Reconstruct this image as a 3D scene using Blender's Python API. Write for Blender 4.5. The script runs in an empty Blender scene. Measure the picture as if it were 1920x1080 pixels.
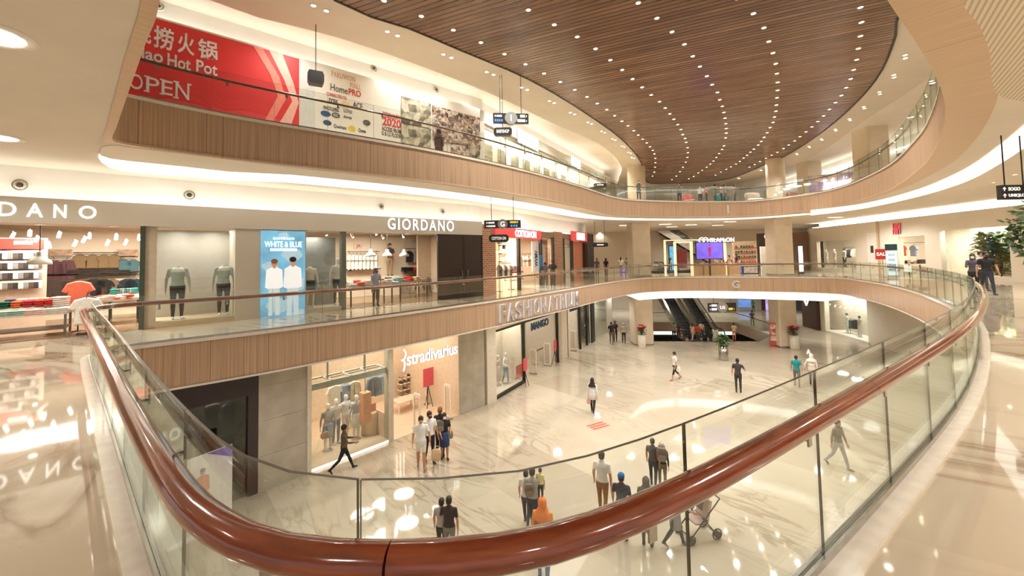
import bpy, bmesh, math, random
import numpy as np
from mathutils import Vector, Matrix
from mathutils.geometry import tessellate_polygon
random.seed(7)
S = bpy.context.scene
COL = S.collection
# ------------------------------------------------------------------ camera
HC, FPX, PITCH, ROLL, Y0 = 1.85, 760.0, math.radians(2.5), -0.02, 449.0
CR = Matrix.Rotation(math.pi / 2 + PITCH, 3, 'X') @ Matrix.Rotation(ROLL, 3, 'Z')
cd = bpy.data.cameras.new('camera'); cam = bpy.data.objects.new('camera', cd); COL.objects.link(cam)
cam.matrix_world = Matrix.Translation((0, 0, HC)) @ CR.to_4x4()
cd.sensor_width = 36; cd.lens = FPX / 1920 * 36; cd.shift_y = -(540 - Y0) / 1920
cd.clip_start = .05; cd.clip_end = 300
S.camera = cam
# ------------------------------------------------------------------ light and exposure
S.view_settings.view_transform = 'Standard'; S.view_settings.look = 'None'
S.view_settings.exposure = EXPO = .18; S.view_settings.gamma = 1; S.view_settings.use_curve_mapping = False
S.cycles.transparent_max_bounces = 16; S.cycles.max_bounces = 8; S.cycles.glossy_bounces = 4
S.cycles.diffuse_bounces = 4; S.cycles.caustics_reflective = False; S.cycles.caustics_refractive = False
S.cycles.sample_clamp_indirect = 6; S.cycles.adaptive_threshold = .03
w = bpy.data.worlds.new('world'); S.world = w; w.use_nodes = True
w.node_tree.nodes['Background'].inputs[0].default_value = (1, .98, .95, 1)
w.node_tree.nodes['Background'].inputs[1].default_value = .5

def lamp(name, kind, loc, power, color=(1, .98, .955), size=.3, rot=(0, 0, 0), sy=None):
    l = bpy.data.lights.new(name, kind); l.energy = power; l.color = color
    o = bpy.data.objects.new(name, l); o.location = loc; o.rotation_euler = rot; COL.objects.link(o)
    if kind == 'AREA':
        l.shape = 'RECTANGLE' if sy else 'DISK'; l.size = size
        if sy: l.size_y = sy
    else: l.shadow_soft_size = size
    if kind == 'SPOT': l.spot_size = math.radians(125); l.spot_blend = .8
    return o
# ------------------------------------------------------------------ pixel -> place
def ray(px, py):
    return CR @ Vector(((px - 960) / FPX, (Y0 - py) / FPX, -1))
def at(px, py, z=0.):
    r = ray(px, py); t = (z - HC) / r.z
    return Vector((r.x * t, r.y * t, z))
def proj(p):
    c = CR.transposed() @ (Vector(p) - Vector((0, 0, HC)))
    return 960 + FPX * c.x / -c.z, Y0 - FPX * c.y / -c.z, -c.z
def ppm(p): return FPX / proj(p)[2]          # pixels per metre at a point

class Fac:
    """a vertical wall line: s runs along it, dep goes behind it (away from the viewer), z is up"""
    def __init__(self, a, b):
        self.a = Vector((a[0], a[1])); d = Vector((b[0], b[1])) - self.a
        self.L = d.length; self.u = d / self.L; self.n = Vector((-self.u.y, self.u.x)); self.rz = math.atan2(d.y, d.x)
    def w(self, s, dep=0., z=0.):
        p = self.a + self.u * s + self.n * dep
        return Vector((p.x, p.y, z))
    def hit(self, px, py, dep=0.):
        r = ray(px, py); r2 = Vector((r.x, r.y)); o = self.a + self.n * dep
        t = o.dot(self.n) / r2.dot(self.n)
        return (r2 * t - self.a).dot(self.u), HC + r.z * t
    def s(self, px, py=480, dep=0.): return self.hit(px, py, dep)[0]
# ------------------------------------------------------------------ mesh builder
class MB:
    def __init__(self): self.v = []; self.f = []; self.m = []; self.uv = {}; self.sm = []
    def add(self, vs, fs, m=0, uvs=None, smooth=False):
        o = len(self.v); self.v += [tuple(x) for x in vs]
        for i, f in enumerate(fs):
            if uvs: self.uv[len(self.f)] = uvs[i]
            self.f.append([o + k for k in f]); self.m.append(m); self.sm.append(smooth)
        return self
    def box(self, x0, x1, y0, y1, z0, z1, m=0, rot=None, piv=None, bev=0):
        vs = [Vector((x, y, z)) for z in (z0, z1) for y in (y0, y1) for x in (x0, x1)]
        if rot is not None:
            pv = Vector(piv) if piv else Vector(((x0 + x1) / 2, (y0 + y1) / 2, (z0 + z1) / 2))
            vs = [pv + rot @ (v - pv) for v in vs]
        return self.add(vs, [(0, 2, 3, 1), (4, 5, 7, 6), (0, 1, 5, 4), (1, 3, 7, 5), (3, 2, 6, 7), (2, 0, 4, 6)], m)
    def prism(self, poly, z0, z1, m=0, ax='z', holes=None, side=True):
        """poly of 2-D points extruded; ax 'z': xy plane up z; ax 'y': xz plane along y"""
        loops = [poly] + (holes or [])
        tri = tessellate_polygon([[Vector((p[0], p[1], 0)) for p in l] for l in loops])
        fl = [p for l in loops for p in l]; n = len(fl)
        c = (lambda p, h: (p[0], p[1], h)) if ax == 'z' else (lambda p, h: (p[0], h, p[1]))
        vs = [c(p, z0) for p in fl] + [c(p, z1) for p in fl]
        fs = []
        for t in tri:
            a, b, d = [Vector((fl[i][0], fl[i][1], 0)) for i in t]
            t = list(t) if (b - a).cross(d - a).z > 0 else list(t)[::-1]
            fs.append(t[::-1]); fs.append([i + n for i in t])
        if side:
            o = 0
            for l in loops:
                k = len(l)
                for i in range(k): fs.append([o + i, o + (i + 1) % k, n + o + (i + 1) % k, n + o + i])
                o += k
        return self.add(vs, fs, m)
    def tube(self, pts, r, n=8, m=0, closed=False, flat=1., cap=True, up=None):
        pts = [Vector(p) for p in pts]; k = len(pts)
        rs = r if isinstance(r, (list, tuple)) else [r] * k
        vs = []; ref = Vector(up) if up else None
        for i, p in enumerate(pts):
            a = pts[(i - 1) % k] if closed or i else p; b = pts[(i + 1) % k] if closed or i < k - 1 else p
            t = (b - a).normalized()
            if ref is None:
                ref = Vector((0, 0, 1)) if abs(t.z) < .9 else Vector((1, 0, 0))
            x = t.cross(ref)
            if x.length < 1e-4: x = t.orthogonal()
            x.normalize(); y = x.cross(t).normalized()
            if up is None: ref = y
            for j in range(n):
                q = 2 * math.pi * j / n
                vs.append(p + x * (math.cos(q) * rs[i]) + y * (math.sin(q) * rs[i] * flat))
        fs = []
        for i in range(k if closed else k - 1):
            a = i * n; b = ((i + 1) % k) * n
            for j in range(n): fs.append((a + j, a + (j + 1) % n, b + (j + 1) % n, b + j))
        self.add(vs, fs, m, smooth=True)
        if cap and not closed:
            self.add(vs[:n], [list(range(n))[::-1]], m); self.add(vs[-n:], [list(range(n))], m)
        return self
    def lathe(self, prof, n=16, c=(0, 0, 0), m=0, smooth=True, sx=1., sy=1.):
        vs = [(c[0] + r * sx * math.cos(2 * math.pi * j / n), c[1] + r * sy * math.sin(2 * math.pi * j / n), c[2] + z) for r, z in prof for j in range(n)]
        fs = [(i * n + j, i * n + (j + 1) % n, (i + 1) * n + (j + 1) % n, (i + 1) * n + j) for i in range(len(prof) - 1) for j in range(n)]
        if prof[0][0] > 1e-5: fs.append(list(range(n))[::-1])
        if prof[-1][0] > 1e-5: fs.append([(len(prof) - 1) * n + j for j in range(n)])
        return self.add(vs, fs, m, smooth=smooth)
    def ball(self, c, r, m=0, n=12, k=8, s=(1, 1, 1)):
        pr = [(r * math.sin(math.pi * i / k), -r * math.cos(math.pi * i / k)) for i in range(k + 1)]
        vs = [(c[0] + a * s[0] * math.cos(2 * math.pi * j / n), c[1] + a * s[1] * math.sin(2 * math.pi * j / n), c[2] + b * s[2]) for a, b in pr for j in range(n)]
        fs = [(i * n + j, i * n + (j + 1) % n, (i + 1) * n + (j + 1) % n, (i + 1) * n + j) for i in range(k) for j in range(n)]
        return self.add(vs, fs, m, smooth=True)
    def soft(self, x0, x1, y0, y1, z0, z1, m=0, n=16, p=4., k=5):
        """rounded cushion-like block (superellipse sections)"""
        cx, cy, a, b, h = (x0 + x1) / 2, (y0 + y1) / 2, (x1 - x0) / 2, (y1 - y0) / 2, z1 - z0
        vs = []
        for i in range(k + 1):
            t = -1 + 2 * i / k; sc = (1 - abs(t) ** 4 * .28)
            for j in range(n):
                q = 2 * math.pi * (j + .5) / n; c_, s_ = math.cos(q), math.sin(q)
                vs.append((cx + a * sc * math.copysign(abs(c_) ** (2 / p), c_), cy + b * sc * math.copysign(abs(s_) ** (2 / p), s_), z0 + h * (t + 1) / 2))
        fs = [(i * n + j, i * n + (j + 1) % n, (i + 1) * n + (j + 1) % n, (i + 1) * n + j) for i in range(k) for j in range(n)]
        fs += [list(range(n))[::-1], [k * n + j for j in range(n)]]
        return self.add(vs, fs, m, smooth=False)
    def ribbon(self, a, b, m=0, closed=False, u0=0.):
        """strip between two polylines, UV: x = metres along, y = metres across"""
        k = len(a); vs = [tuple(p) for p in a] + [tuple(p) for p in b]; fs = []; uvs = []; u = u0
        for i in range(k if closed else k - 1):
            j = (i + 1) % k; d = (Vector(a[j]) - Vector(a[i])).length
            h0 = (Vector(b[i]) - Vector(a[i])).length; h1 = (Vector(b[j]) - Vector(a[j])).length
            fs.append((i, j, k + j, k + i)); uvs.append([(u, 0), (u + d, 0), (u + d, h1), (u, h0)]); u += d
        return self.add(vs, fs, m, uvs, smooth=True)
    def text(self, s, x0, x1, z0, z1, y=0., dep=.02, m=0, bold=0., sp=1., shear=0., keep=False, flip=False):
        """text fitted in the box x0..x1, z0..z1 standing in the xz plane, front face at y, body behind it"""
        cu = bpy.data.curves.new('t', 'FONT'); cu.body = s; cu.extrude = .5; cu.offset = bold; cu.space_character = sp; cu.shear = shear
        cu.resolution_u = 3; cu.align_x = 'CENTER'; cu.space_line = .9
        ob = bpy.data.objects.new('t', cu); me = bpy.data.meshes.new_from_object(ob)
        vs = [v.co for v in me.vertices]
        if vs:
            ax, bx = min(v.x for v in vs), max(v.x for v in vs); ay, by = min(v.y for v in vs), max(v.y for v in vs)
            kx, kz = (x1 - x0) / max(bx - ax, 1e-6), (z1 - z0) / max(by - ay, 1e-6)
            if keep: kx = kz = min(kx, kz)
            cx, cz = (x0 + x1) / 2, (z0 + z1) / 2; mx, mz = (ax + bx) / 2, (ay + by) / 2
            self.add([(cx + (v.x - mx) * kx, y + dep * (.5 - v.z), cz + (v.y - mz) * kz) for v in vs], [list(p.vertices) for p in me.polygons], m)
        bpy.data.objects.remove(ob); bpy.data.curves.remove(cu); bpy.data.meshes.remove(me)
        return self
    def mesh(self, name, mats):
        me = bpy.data.meshes.new(name); me.from_pydata(self.v, [], self.f)
        me.polygons.foreach_set('material_index', self.m); me.polygons.foreach_set('use_smooth', self.sm)
        for x in (mats if isinstance(mats, (list, tuple)) else [mats]): me.materials.append(x)
        if self.uv:
            ul = me.uv_layers.new(name='UVMap')
            for i, q in self.uv.items():
                for k, li in enumerate(me.polygons[i].loop_indices): ul.data[li].uv = q[k]
        me.update(); return me
    def build(self, name, mats, parent=None, loc=(0, 0, 0), rz=0.):
        o = bpy.data.objects.new(name, self.mesh(name, mats)); COL.objects.link(o)
        o.location = loc; o.rotation_euler = (0, 0, rz)
        if parent is not None: o.parent = parent
        return o
def tag(o, label=None, cat=None, group=None, kind=None):
    for k, x in (('label', label), ('category', cat), ('group', group), ('kind', kind)):
        if x: o[k] = x
    return o
def thing(name, label, cat, loc=(0, 0, 0), rz=0., group=None):
    o = bpy.data.objects.new(name, None); COL.objects.link(o); o.location = loc; o.rotation_euler = (0, 0, rz); o.empty_display_size = .1
    return tag(o, label, cat, group)
def struct(name, mb, mats, F=None):
    o = mb.build(name, mats, None, F.w(0) if F else (0, 0, 0), F.rz if F else 0.)
    o['kind'] = 'structure'; return o
def dup(root, loc, rz=None, label=None, group=None, mats=None):
    r = root.copy(); COL.objects.link(r); r.location = loc
    if rz is not None: r.rotation_euler = (0, 0, rz)
    if label: r['label'] = label
    if group: r['group'] = group
    for ch in root.children:
        c = ch.copy(); COL.objects.link(c); c.parent = r
        for g in ch.children:
            d = g.copy(); COL.objects.link(d); d.parent = c
    return r
# ------------------------------------------------------------------ materials
_M = {}
def nodes(name):
    m = bpy.data.materials.new(name); m.use_nodes = True; nt = m.node_tree
    return m, nt, nt.nodes['Principled BSDF'], (lambda t: nt.nodes.new(t)), nt.links.new
def ramp(nd, stops):
    r = nd.color_ramp
    while len(r.elements) > 1: r.elements.remove(r.elements[-1])
    r.elements[0].position = stops[0][0]; r.elements[0].color = (*stops[0][1], 1)
    for p, c in stops[1:]:
        e = r.elements.new(p); e.color = (*c, 1)
def lin(r, g, b): return tuple(((c / 255) / 12.92 if c <= 10 else ((c / 255 + .055) / 1.055) ** 2.4) for c in (r, g, b))
def mat(rgb, rough=.5, metal=0., emit=0., var=.06, scale=8., coat=0., ec=None):
    """plain material with slight procedural mottling; rgb 0..255 display colour"""
    key = (rgb, rough, metal, emit, var, scale, coat)
    if key in _M: return _M[key]
    m, nt, b, N, L = nodes('mat_%02x%02x%02x' % rgb); c = lin(*rgb)
    b.inputs['Roughness'].default_value = rough; b.inputs['Metallic'].default_value = metal; b.inputs['Coat Weight'].default_value = coat
    tc = N('ShaderNodeTexCoord'); no = N('ShaderNodeTexNoise'); no.inputs['Scale'].default_value = scale; L(tc.outputs['Object'], no.inputs['Vector'])
    cr = N('ShaderNodeValToRGB'); ramp(cr, [(.3, tuple(x * (1 - var) for x in c)), (.7, tuple(min(1, x * (1 + var)) for x in c))])
    L(no.outputs[0], cr.inputs[0]); L(cr.outputs[0], b.inputs['Base Color'])
    if emit:
        L(cr.outputs[0], b.inputs['Emission Color']); b.inputs['Emission Strength'].default_value = emit
    _M[key] = m; return m
def glass_mat(name, tint=(.962, .982, .97), refl=.045):
    m = bpy.data.materials.new(name); m.use_nodes = True; nt = m.node_tree; nt.nodes.clear(); N = nt.nodes.new; L = nt.links.new
    o = N('ShaderNodeOutputMaterial'); mx = N('ShaderNodeMixShader'); t = N('ShaderNodeBsdfTransparent'); g = N('ShaderNodeBsdfGlossy')
    t.inputs[0].default_value = (*tint, 1); g.inputs['Roughness'].default_value = 0; g.inputs[0].default_value = (.9, 1, .95, 1)
    fr = N('ShaderNodeLayerWeight'); fr.inputs[0].default_value = .5
    pw = N('ShaderNodeMath'); pw.operation = 'POWER'; pw.inputs[1].default_value = 4.5; L(fr.outputs['Facing'], pw.inputs[0])
    ma = N('ShaderNodeMath'); ma.operation = 'MULTIPLY_ADD'; ma.inputs[1].default_value = .75; ma.inputs[2].default_value = refl; ma.use_clamp = True; fr = pw
    L(fr.outputs[0], ma.inputs[0]); L(ma.outputs[0], mx.inputs[0]); L(t.outputs[0], mx.inputs[1]); L(g.outputs[0], mx.inputs[2]); L(mx.outputs[0], o.inputs[0])
    return m
def wood_panel(name, base, dark, joint=1.25):
    """laminate seen in UV metres: fine grain across the height, a joint every `joint` metres"""
    m, nt, b, N, L = nodes(name)
    uv = N('ShaderNodeUVMap'); mp = N('ShaderNodeMapping'); mp.inputs['Scale'].default_value = (28, .35, 1); L(uv.outputs[0], mp.inputs[0])
    n1 = N('ShaderNodeTexNoise'); n1.inputs['Scale'].default_value = 1; n1.inputs['Detail'].default_value = 3; L(mp.outputs[0], n1.inputs['Vector'])
    c1 = N('ShaderNodeValToRGB'); ramp(c1, [(.3, dark), (.55, base), (.75, tuple(min(1, x * 1.12) for x in base))]); L(n1.outputs[0], c1.inputs[0])
    sx = N('ShaderNodeSeparateXYZ'); L(uv.outputs[0], sx.inputs[0])
    d = N('ShaderNodeMath'); d.operation = 'DIVIDE'; d.inputs[1].default_value = joint; L(sx.outputs[0], d.inputs[0])
    fr = N('ShaderNodeMath'); fr.operation = 'FRACT'; L(d.outputs[0], fr.inputs[0])
    lt = N('ShaderNodeMath'); lt.operation = 'LESS_THAN'; lt.inputs[1].default_value = .012 / joint; L(fr.outputs[0], lt.inputs[0])
    mx = N('ShaderNodeMixRGB'); mx.inputs[2].default_value = (*[x * .45 for x in dark], 1); L(lt.outputs[0], mx.inputs[0]); L(c1.outputs[0], mx.inputs[1])
    L(mx.outputs[0], b.inputs['Base Color']); b.inputs['Roughness'].default_value = .38
    return m
def marble(name, c0, c1, vein, rough, vs=.25, rot=.6, strength=1., tile=(2.4, 1.2), patch=.12):
    m, nt, b, N, L = nodes(name)
    tc = N('ShaderNodeTexCoord'); mp = N('ShaderNodeMapping'); mp.inputs['Rotation'].default_value = (0, 0, rot); L(tc.outputs['Object'], mp.inputs[0])
    # large slabs, each shifted in tone
    br = N('ShaderNodeTexBrick'); br.inputs['Scale'].default_value = 1; br.inputs['Mortar Size'].default_value = .004
    br.inputs['Brick Width'].default_value = tile[0]; br.inputs['Row Height'].default_value = tile[1]
    br.inputs['Color1'].default_value = (.25, .2, .13, 1); br.inputs['Color2'].default_value = (1, 1, 1, 1); br.inputs['Mortar'].default_value = (.5, .5, .5, 1); L(mp.outputs[0], br.inputs['Vector'])
    n0 = N('ShaderNodeTexNoise'); n0.inputs['Scale'].default_value = .35; n0.inputs['Detail'].default_value = 4; L(mp.outputs[0], n0.inputs['Vector'])
    ws = N('ShaderNodeMapping'); ws.inputs['Scale'].default_value = (1, 3.2, 1); L(mp.outputs[0], ws.inputs[0])
    wn = N('ShaderNodeTexNoise'); wn.inputs['Scale'].default_value = vs; wn.inputs['Detail'].default_value = 7; wn.inputs['Distortion'].default_value = 1.6; L(ws.outputs[0], wn.inputs['Vector'])
    # thin veins where the noise crosses its middle repeatedly
    mu = N('ShaderNodeMath'); mu.operation = 'MULTIPLY'; mu.inputs[1].default_value = 6; L(wn.outputs[0], mu.inputs[0])
    pp = N('ShaderNodeMath'); pp.operation = 'PINGPONG'; pp.inputs[1].default_value = .5; L(mu.outputs[0], pp.inputs[0])
    vr = N('ShaderNodeValToRGB'); ramp(vr, [(0, (1, 1, 1)), (.10, (.45, .45, .45)), (.25, (0, 0, 0))]); L(pp.outputs[0], vr.inputs[0])
    nm = N('ShaderNodeTexNoise'); nm.inputs['Scale'].default_value = .22; nm.inputs['Detail'].default_value = 2; L(tc.outputs['Object'], nm.inputs['Vector'])
    mk = N('ShaderNodeValToRGB'); ramp(mk, [(.45, (0, 0, 0)), (.62, (strength, strength, strength))]); L(nm.outputs[0], mk.inputs[0])
    vm = N('ShaderNodeMath'); vm.operation = 'MULTIPLY'; L(vr.outputs[0], vm.inputs[0]); L(mk.outputs[0], vm.inputs[1])
    bc = N('ShaderNodeMixRGB'); bc.inputs[1].default_value = (*c0, 1); bc.inputs[2].default_value = (*c1, 1); L(n0.outputs[0], bc.inputs[0])
    tb = N('ShaderNodeMixRGB'); tb.blend_type = 'MULTIPLY'; tb.inputs[0].default_value = patch; L(bc.outputs[0], tb.inputs[1]); L(br.outputs[0], tb.inputs[2])
    mx = N('ShaderNodeMixRGB'); mx.inputs[2].default_value = (*vein, 1); L(vm.outputs[0], mx.inputs[0]); L(tb.outputs[0], mx.inputs[1])
    L(mx.outputs[0], b.inputs['Base Color']); b.inputs['Roughness'].default_value = rough; b.inputs['IOR'].default_value = 2.1
    return m
M_FASC = wood_panel('wood_fascia', lin(198, 166, 134), lin(170, 138, 108))
M_CEILW = None
M_WHITE = mat((236, 226, 210), .7); M_CREAM = mat((222, 206, 180), .7); M_SOFF = mat((228, 217, 200), .75, var=.03, scale=1.)
M_COVE = mat((255, 252, 247), .6, emit=1.0, var=.01); M_LED = mat((255, 252, 246), .6, emit=4.5, var=.01)
M_STEEL = mat((190, 186, 178), .25, 1.); M_CHROME = mat((225, 222, 215), .12, 1.); M_BLACK = mat((34, 31, 29), .4); M_DARK = mat((62, 52, 46), .45)
M_GLASS = glass_mat('balustrade_glass'); M_SHOPGL = glass_mat('shop_glass', (.96, .98, .97), .04)
M_FLG = marble('marble_ground', lin(198, 180, 152), lin(214, 200, 176), lin(128, 96, 66), .04, vs=.16, strength=.75)
M_FLL = marble('marble_lower', lin(192, 178, 154), lin(212, 201, 180), lin(136, 116, 92), .05, vs=.22, rot=.85, strength=.65, tile=(7, 2.8), patch=.3)
M_LETW = mat((255, 252, 245), .5, emit=1.6, var=0.)
M_MIRROR = mat((205, 200, 190), .05, 1., var=.02)
# ------------------------------------------------------------------ plan curves
Z1, ZL = 5.6, -5.6; FH = 1.08           # first floor, lower ground, fascia height
def offset(C, d, closed=True):
    """positive d = to the right of travel"""
    n = len(C); out = []
    for i in range(n):
        a = C[(i - 1) % n] if closed or i else C[i]; b = C[(i + 1) % n] if closed or i < n - 1 else C[i]
        t = (b - a).normalized(); out.append(C[i] + Vector((t.y, -t.x)) * d)
    return out
def cat_rom(P, closed=True, step=.45):
    P = [Vector((p[0], p[1])) for p in P]; n = len(P); out = []
    for i in range(n if closed else n - 1):
        g = (lambda k: P[k % n]) if closed else (lambda k: P[min(max(k, 0), n - 1)])
        p0, p1, p2, p3 = g(i - 1), g(i), g(i + 1), g(i + 2)
        # centripetal
        def td(a, b, t): return t + max((b - a).length, 1e-4) ** .5
        t0 = 0; t1 = td(p0, p1, t0); t2 = td(p1, p2, t1); t3 = td(p2, p3, t2)
        k = max(2, int((p2 - p1).length / step))
        for j in range(k):
            t = t1 + (t2 - t1) * j / k
            A1 = p0 * ((t1 - t) / (t1 - t0)) + p1 * ((t - t0) / (t1 - t0)); A2 = p1 * ((t2 - t) / (t2 - t1)) + p2 * ((t - t1) / (t2 - t1))
            A3 = p2 * ((t3 - t) / (t3 - t2)) + p3 * ((t - t2) / (t3 - t2))
            B1 = A1 * ((t2 - t) / (t2 - t0)) + A2 * ((t - t0) / (t2 - t0)); B2 = A2 * ((t3 - t) / (t3 - t1)) + A3 * ((t - t1) / (t3 - t1))
            out.append(B1 * ((t2 - t) / (t2 - t1)) + B2 * ((t - t1) / (t2 - t1)))
    if not closed: out.append(P[-1])
    return out
def v3(C, z): return [Vector((p.x, p.y, z)) for p in C]
def X(px, py, z=0.): p = at(px, py, z); return (p.x, p.y)
# ground-floor opening, clockwise seen from above (inside is on the right of travel)
far_g = [X(*p) for p in [(266, 649), (480, 624), (720, 593), (905, 567.5), (1050, 545), (1120, 533), (1172, 525.5), (1215, 521.5), (1290, 519.5), (1450, 519.5), (1567, 521), (1612, 526), (1656, 533), (1716, 548), (1775, 572), (1818, 600), (1831, 632), (1814, 719), (1768, 796), (1704, 870), (1600, 986), (1511, 1080)]]
near_rail = [Vector(at(*p, .95)[:2]) for p in [(1450, 832), (1400, 860), (1300, 915), (1200, 962), (1100, 1003), (1000, 1030), (920, 1042), (840, 1049), (760, 1053), (680, 1053), (600, 1050), (520, 1040), (455, 1016), (400, 984), (365, 958), (338, 930)]]
near_g = [tuple(p) for p in offset(near_rail, .135, False)]
left_g = [X(*p) for p in [(308, 1080), (226, 834), (202, 762), (176, 686)]]
c0 = Vector(left_g[-1]); c1 = Vector(far_g[0])
corner = [(c0.x - .75, c0.y + .75), (c1.x - .25, c1.y - .35)]
OG = cat_rom(far_g + near_g + left_g + corner, True, .3)
def smooth(C, it, ok):
    for _ in range(it):
        C = [(C[i - 1] + C[i] * 2 + C[(i + 1) % len(C)]) / 4 if ok(C[i]) else C[i] for i in range(len(C))]
    return C
OG = smooth(OG, 5, lambda p: p.y < 5.5)
# first-floor opening
b1 = Z1 - FH
up_l = [X(*p, b1) for p in [(417, 294.5), (640, 320), (800, 339), (927, 357), (1010, 371), (1085, 386), (1168, 403)]]
up_f = [X(1230, 405.5, b1), X(1320, 406, b1), X(1420, 404, b1), X(1540, 392, b1)]
up_r = [X(*p, b1) for p in [(1650, 363), (1725, 317), (1757, 278), (1776, 222), (1773, 173), (1753, 123), (1710, 50), (1677, 0)]]
O1 = cat_rom(up_l + up_f + up_r + [(3.3, 3.5), (2.3, 1.9), (.9, .1), (-.6, .3), (-1.8, 1.9), X(290, 0, b1), X(264, 80, b1), X(228, 190, b1), X(212, 240, b1), X(206, 255, b1), X(211, 263, b1), X(232, 268, b1)], True, .35)
W0 = (-40, -9); OUT = [(-45, -9), (55, -9), (55, 75), (-45, 75)]
def slab(C, z, name, m, thick=.04, out=OUT):
    mb = MB(); mb.prism(out, z - thick, z, 0, holes=[[(p.x, p.y) for p in C]]); return struct(name, mb, m)
# ------------------------------------------------------------------ floors and slabs
FA = Fac(X(330, 612), X(905, 555))                 # long shop front, ground floor left
FB = Fac((FA.w(FA.L).x, FA.w(FA.L).y), (6.9, 33.9)) # brick shop front after it
FE = Fac(X(483, 925, ZL), X(862, 778, ZL))          # lower ground, concrete shop front
FM = Fac(X(925, 752, ZL), X(1105, 645, ZL))         # lower ground, black-framed shop front
FD = Fac((29.0, 39.5), (26.4, 20.0))                # white shop front on the right, both floors
esc_g = [(13.2, 39), (20.5, 39), (20.5, 47), (13.2, 47)]
mb = MB(); mb.prism(OUT, -.05, 0, 0, holes=[[(p.x, p.y) for p in offset(OG, .02)], esc_g]); struct('floor', mb, M_FLG)
holeL = [X(1216, 604, ZL), X(1376, 604, ZL), X(1446, 629, ZL), X(1425, 640, ZL), X(1216, 640, ZL)]
mb = MB(); mb.prism(OUT, ZL - .05, ZL, 0, holes=[holeL]); struct('floor_lower', mb, M_FLL)
mb = MB(); mb.prism(OUT, ZL - 5, ZL - 4.95, 0); struct('floor_basement', mb, mat((70, 84, 70), .3))
mb = MB(); mb.prism(OUT, Z1 - .05, Z1, 0, holes=[[(p.x, p.y) for p in offset(O1, .02)]]); struct('floor_upper', mb, M_FLG)
# soffits
lg_ce = -FH - .02
mb = MB(); mb.prism(OUT, lg_ce, lg_ce + .04, 0, holes=[[(p.x, p.y) for p in offset(OG, .0)], esc_g]); struct('ceiling_lower', mb, M_SOFF)
g_ce = Z1 - FH - .02
mb = MB(); mb.prism(OUT, g_ce, g_ce + .04, 0, holes=[[(p.x, p.y) for p in offset(O1, -.02)]]); struct('ceiling', mb, mat((228, 217, 200), .75, var=.03, scale=1.))
# wooden fascias round both openings, with a stone kerb on top and a pale lip below
def fascia(C, z, nm, lip_m, lipw):
    mb = MB(); mb.ribbon(v3(C, z + .0), v3(C, z - FH), 0, True)
    Co = offset(C, -.16); mb.ribbon(v3(Co, z - .06), v3(Co, z - FH), 0, True)
    struct('trim_fascia_' + nm, mb, M_FASC)
    mb = MB(); Ci = offset(C, .03); Ck = offset(C, -.17)
    mb.ribbon(v3(Ci, z + .03), v3(Ck, z + .03), 0, True); mb.ribbon(v3(Ci, z + .03), v3(Ci, z - .05), 0, True); mb.ribbon(v3(Ck, z + .03), v3(Ck, z - .0), 0, True)
    struct('trim_kerb_' + nm, mb, mat((232, 220, 200), .12))
    lw = lipw if callable(lipw) else (lambda p: lipw)
    B_ = [c + (o - c) * lw(c) for c, o in zip(C, offset(C, -1.))]
    mb = MB(); mb.ribbon(v3(offset(C, .035), z - FH - .03), v3(B_, z - FH - .03), 0, True); mb.ribbon(v3(offset(C, .035), z - FH - .03), v3(offset(C, .035), z - FH + .02), 0, True)
    struct('trim_lip_' + nm, mb, lip_m)
M_LIP = wood_panel('wood_lip', lin(214, 182, 146), lin(196, 164, 128), 9.)
fascia(OG, 0, 'ground', mat((238, 230, 214), .6), .12)
fascia(O1, Z1, 'upper', M_LIP, lambda p: .10 + .5 * max(0., min(1., (p.x - 1.) / 2.5)) * max(0., min(1., (22 - p.y) / 9.)))
# luminous coves under the slabs
def cove(C, i0, i1, d0, d1, z, name, m=None, pre=()):
    idx = [k % len(C) for k in range(i0, i1)]
    a = offset(C, -d0); b = offset(C, -d1); A = [a[k] for k in idx]; B = [b[k] for k in idx]
    A = [Vector(q[0]) for q in pre] + A; B = [Vector(q[1]) for q in pre] + B
    mb = MB(); mb.ribbon(v3(A, z), v3(B, z)); mb.ribbon(v3(A, z + .03), v3(A, z)); mb.ribbon(v3(B, z + .03), v3(B, z))
    struct('trim_' + name, mb, m or M_COVE)
def near_idx(C, p): p = Vector((p[0], p[1])); return min(range(len(C)), key=lambda k: (C[k] - p).length)
i_c = near_idx(O1, X(560, 312, b1)); i_e = near_idx(O1, (19.5, 27.5)); i_n = i_e + len(O1) if i_e < i_c else i_e
zc = g_ce - .02; pr_ = [((189, 283), (186, 288), (184.5, 295)), ((191, 277), (188, 291), (190, 304)), ((200, 274), (205, 297), (205, 314)), ((218, 273), (226, 300), (226, 320)), ((240, 276), (250, 303), (262, 325)), ((330, 287), (340, 312), (345, 331)), ((417, 298), (428, 322), (434, 339))]
cove(O1, i_c, i_n, .13, 1.2, zc, 'soffit_ring', mat((240, 230, 212), .7, var=.02, scale=1.), [(X(*a, zc), X(*b, zc)) for a, b, c in pr_])  # pale strip and glowing strip stand in for hidden LED light fading across
cove(O1, i_c, i_n, 1.2, 2.6, zc, 'cove_soffit', None, [(X(*b, zc), X(*c, zc)) for a, b, c in pr_])
mb = MB(); lower_r = [X(*p, g_ce - .015) for p in [(1520, 404), (1600, 394), (1700, 374), (1800, 345), (1880, 304), (1960, 250)]]
upper_r = [X(*p, g_ce - .015) for p in [(1520, 394), (1600, 385), (1700, 362), (1800, 322), (1880, 268), (1960, 200)]]
L1 = [Vector(p) for p in cat_rom(lower_r, False)]; L2 = [Vector(p) for p in cat_rom(upper_r, False)]
n = min(len(L1), len(L2)); q = lambda L, i: L[round(i * (len(L) - 1) / (n - 1))]
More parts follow.
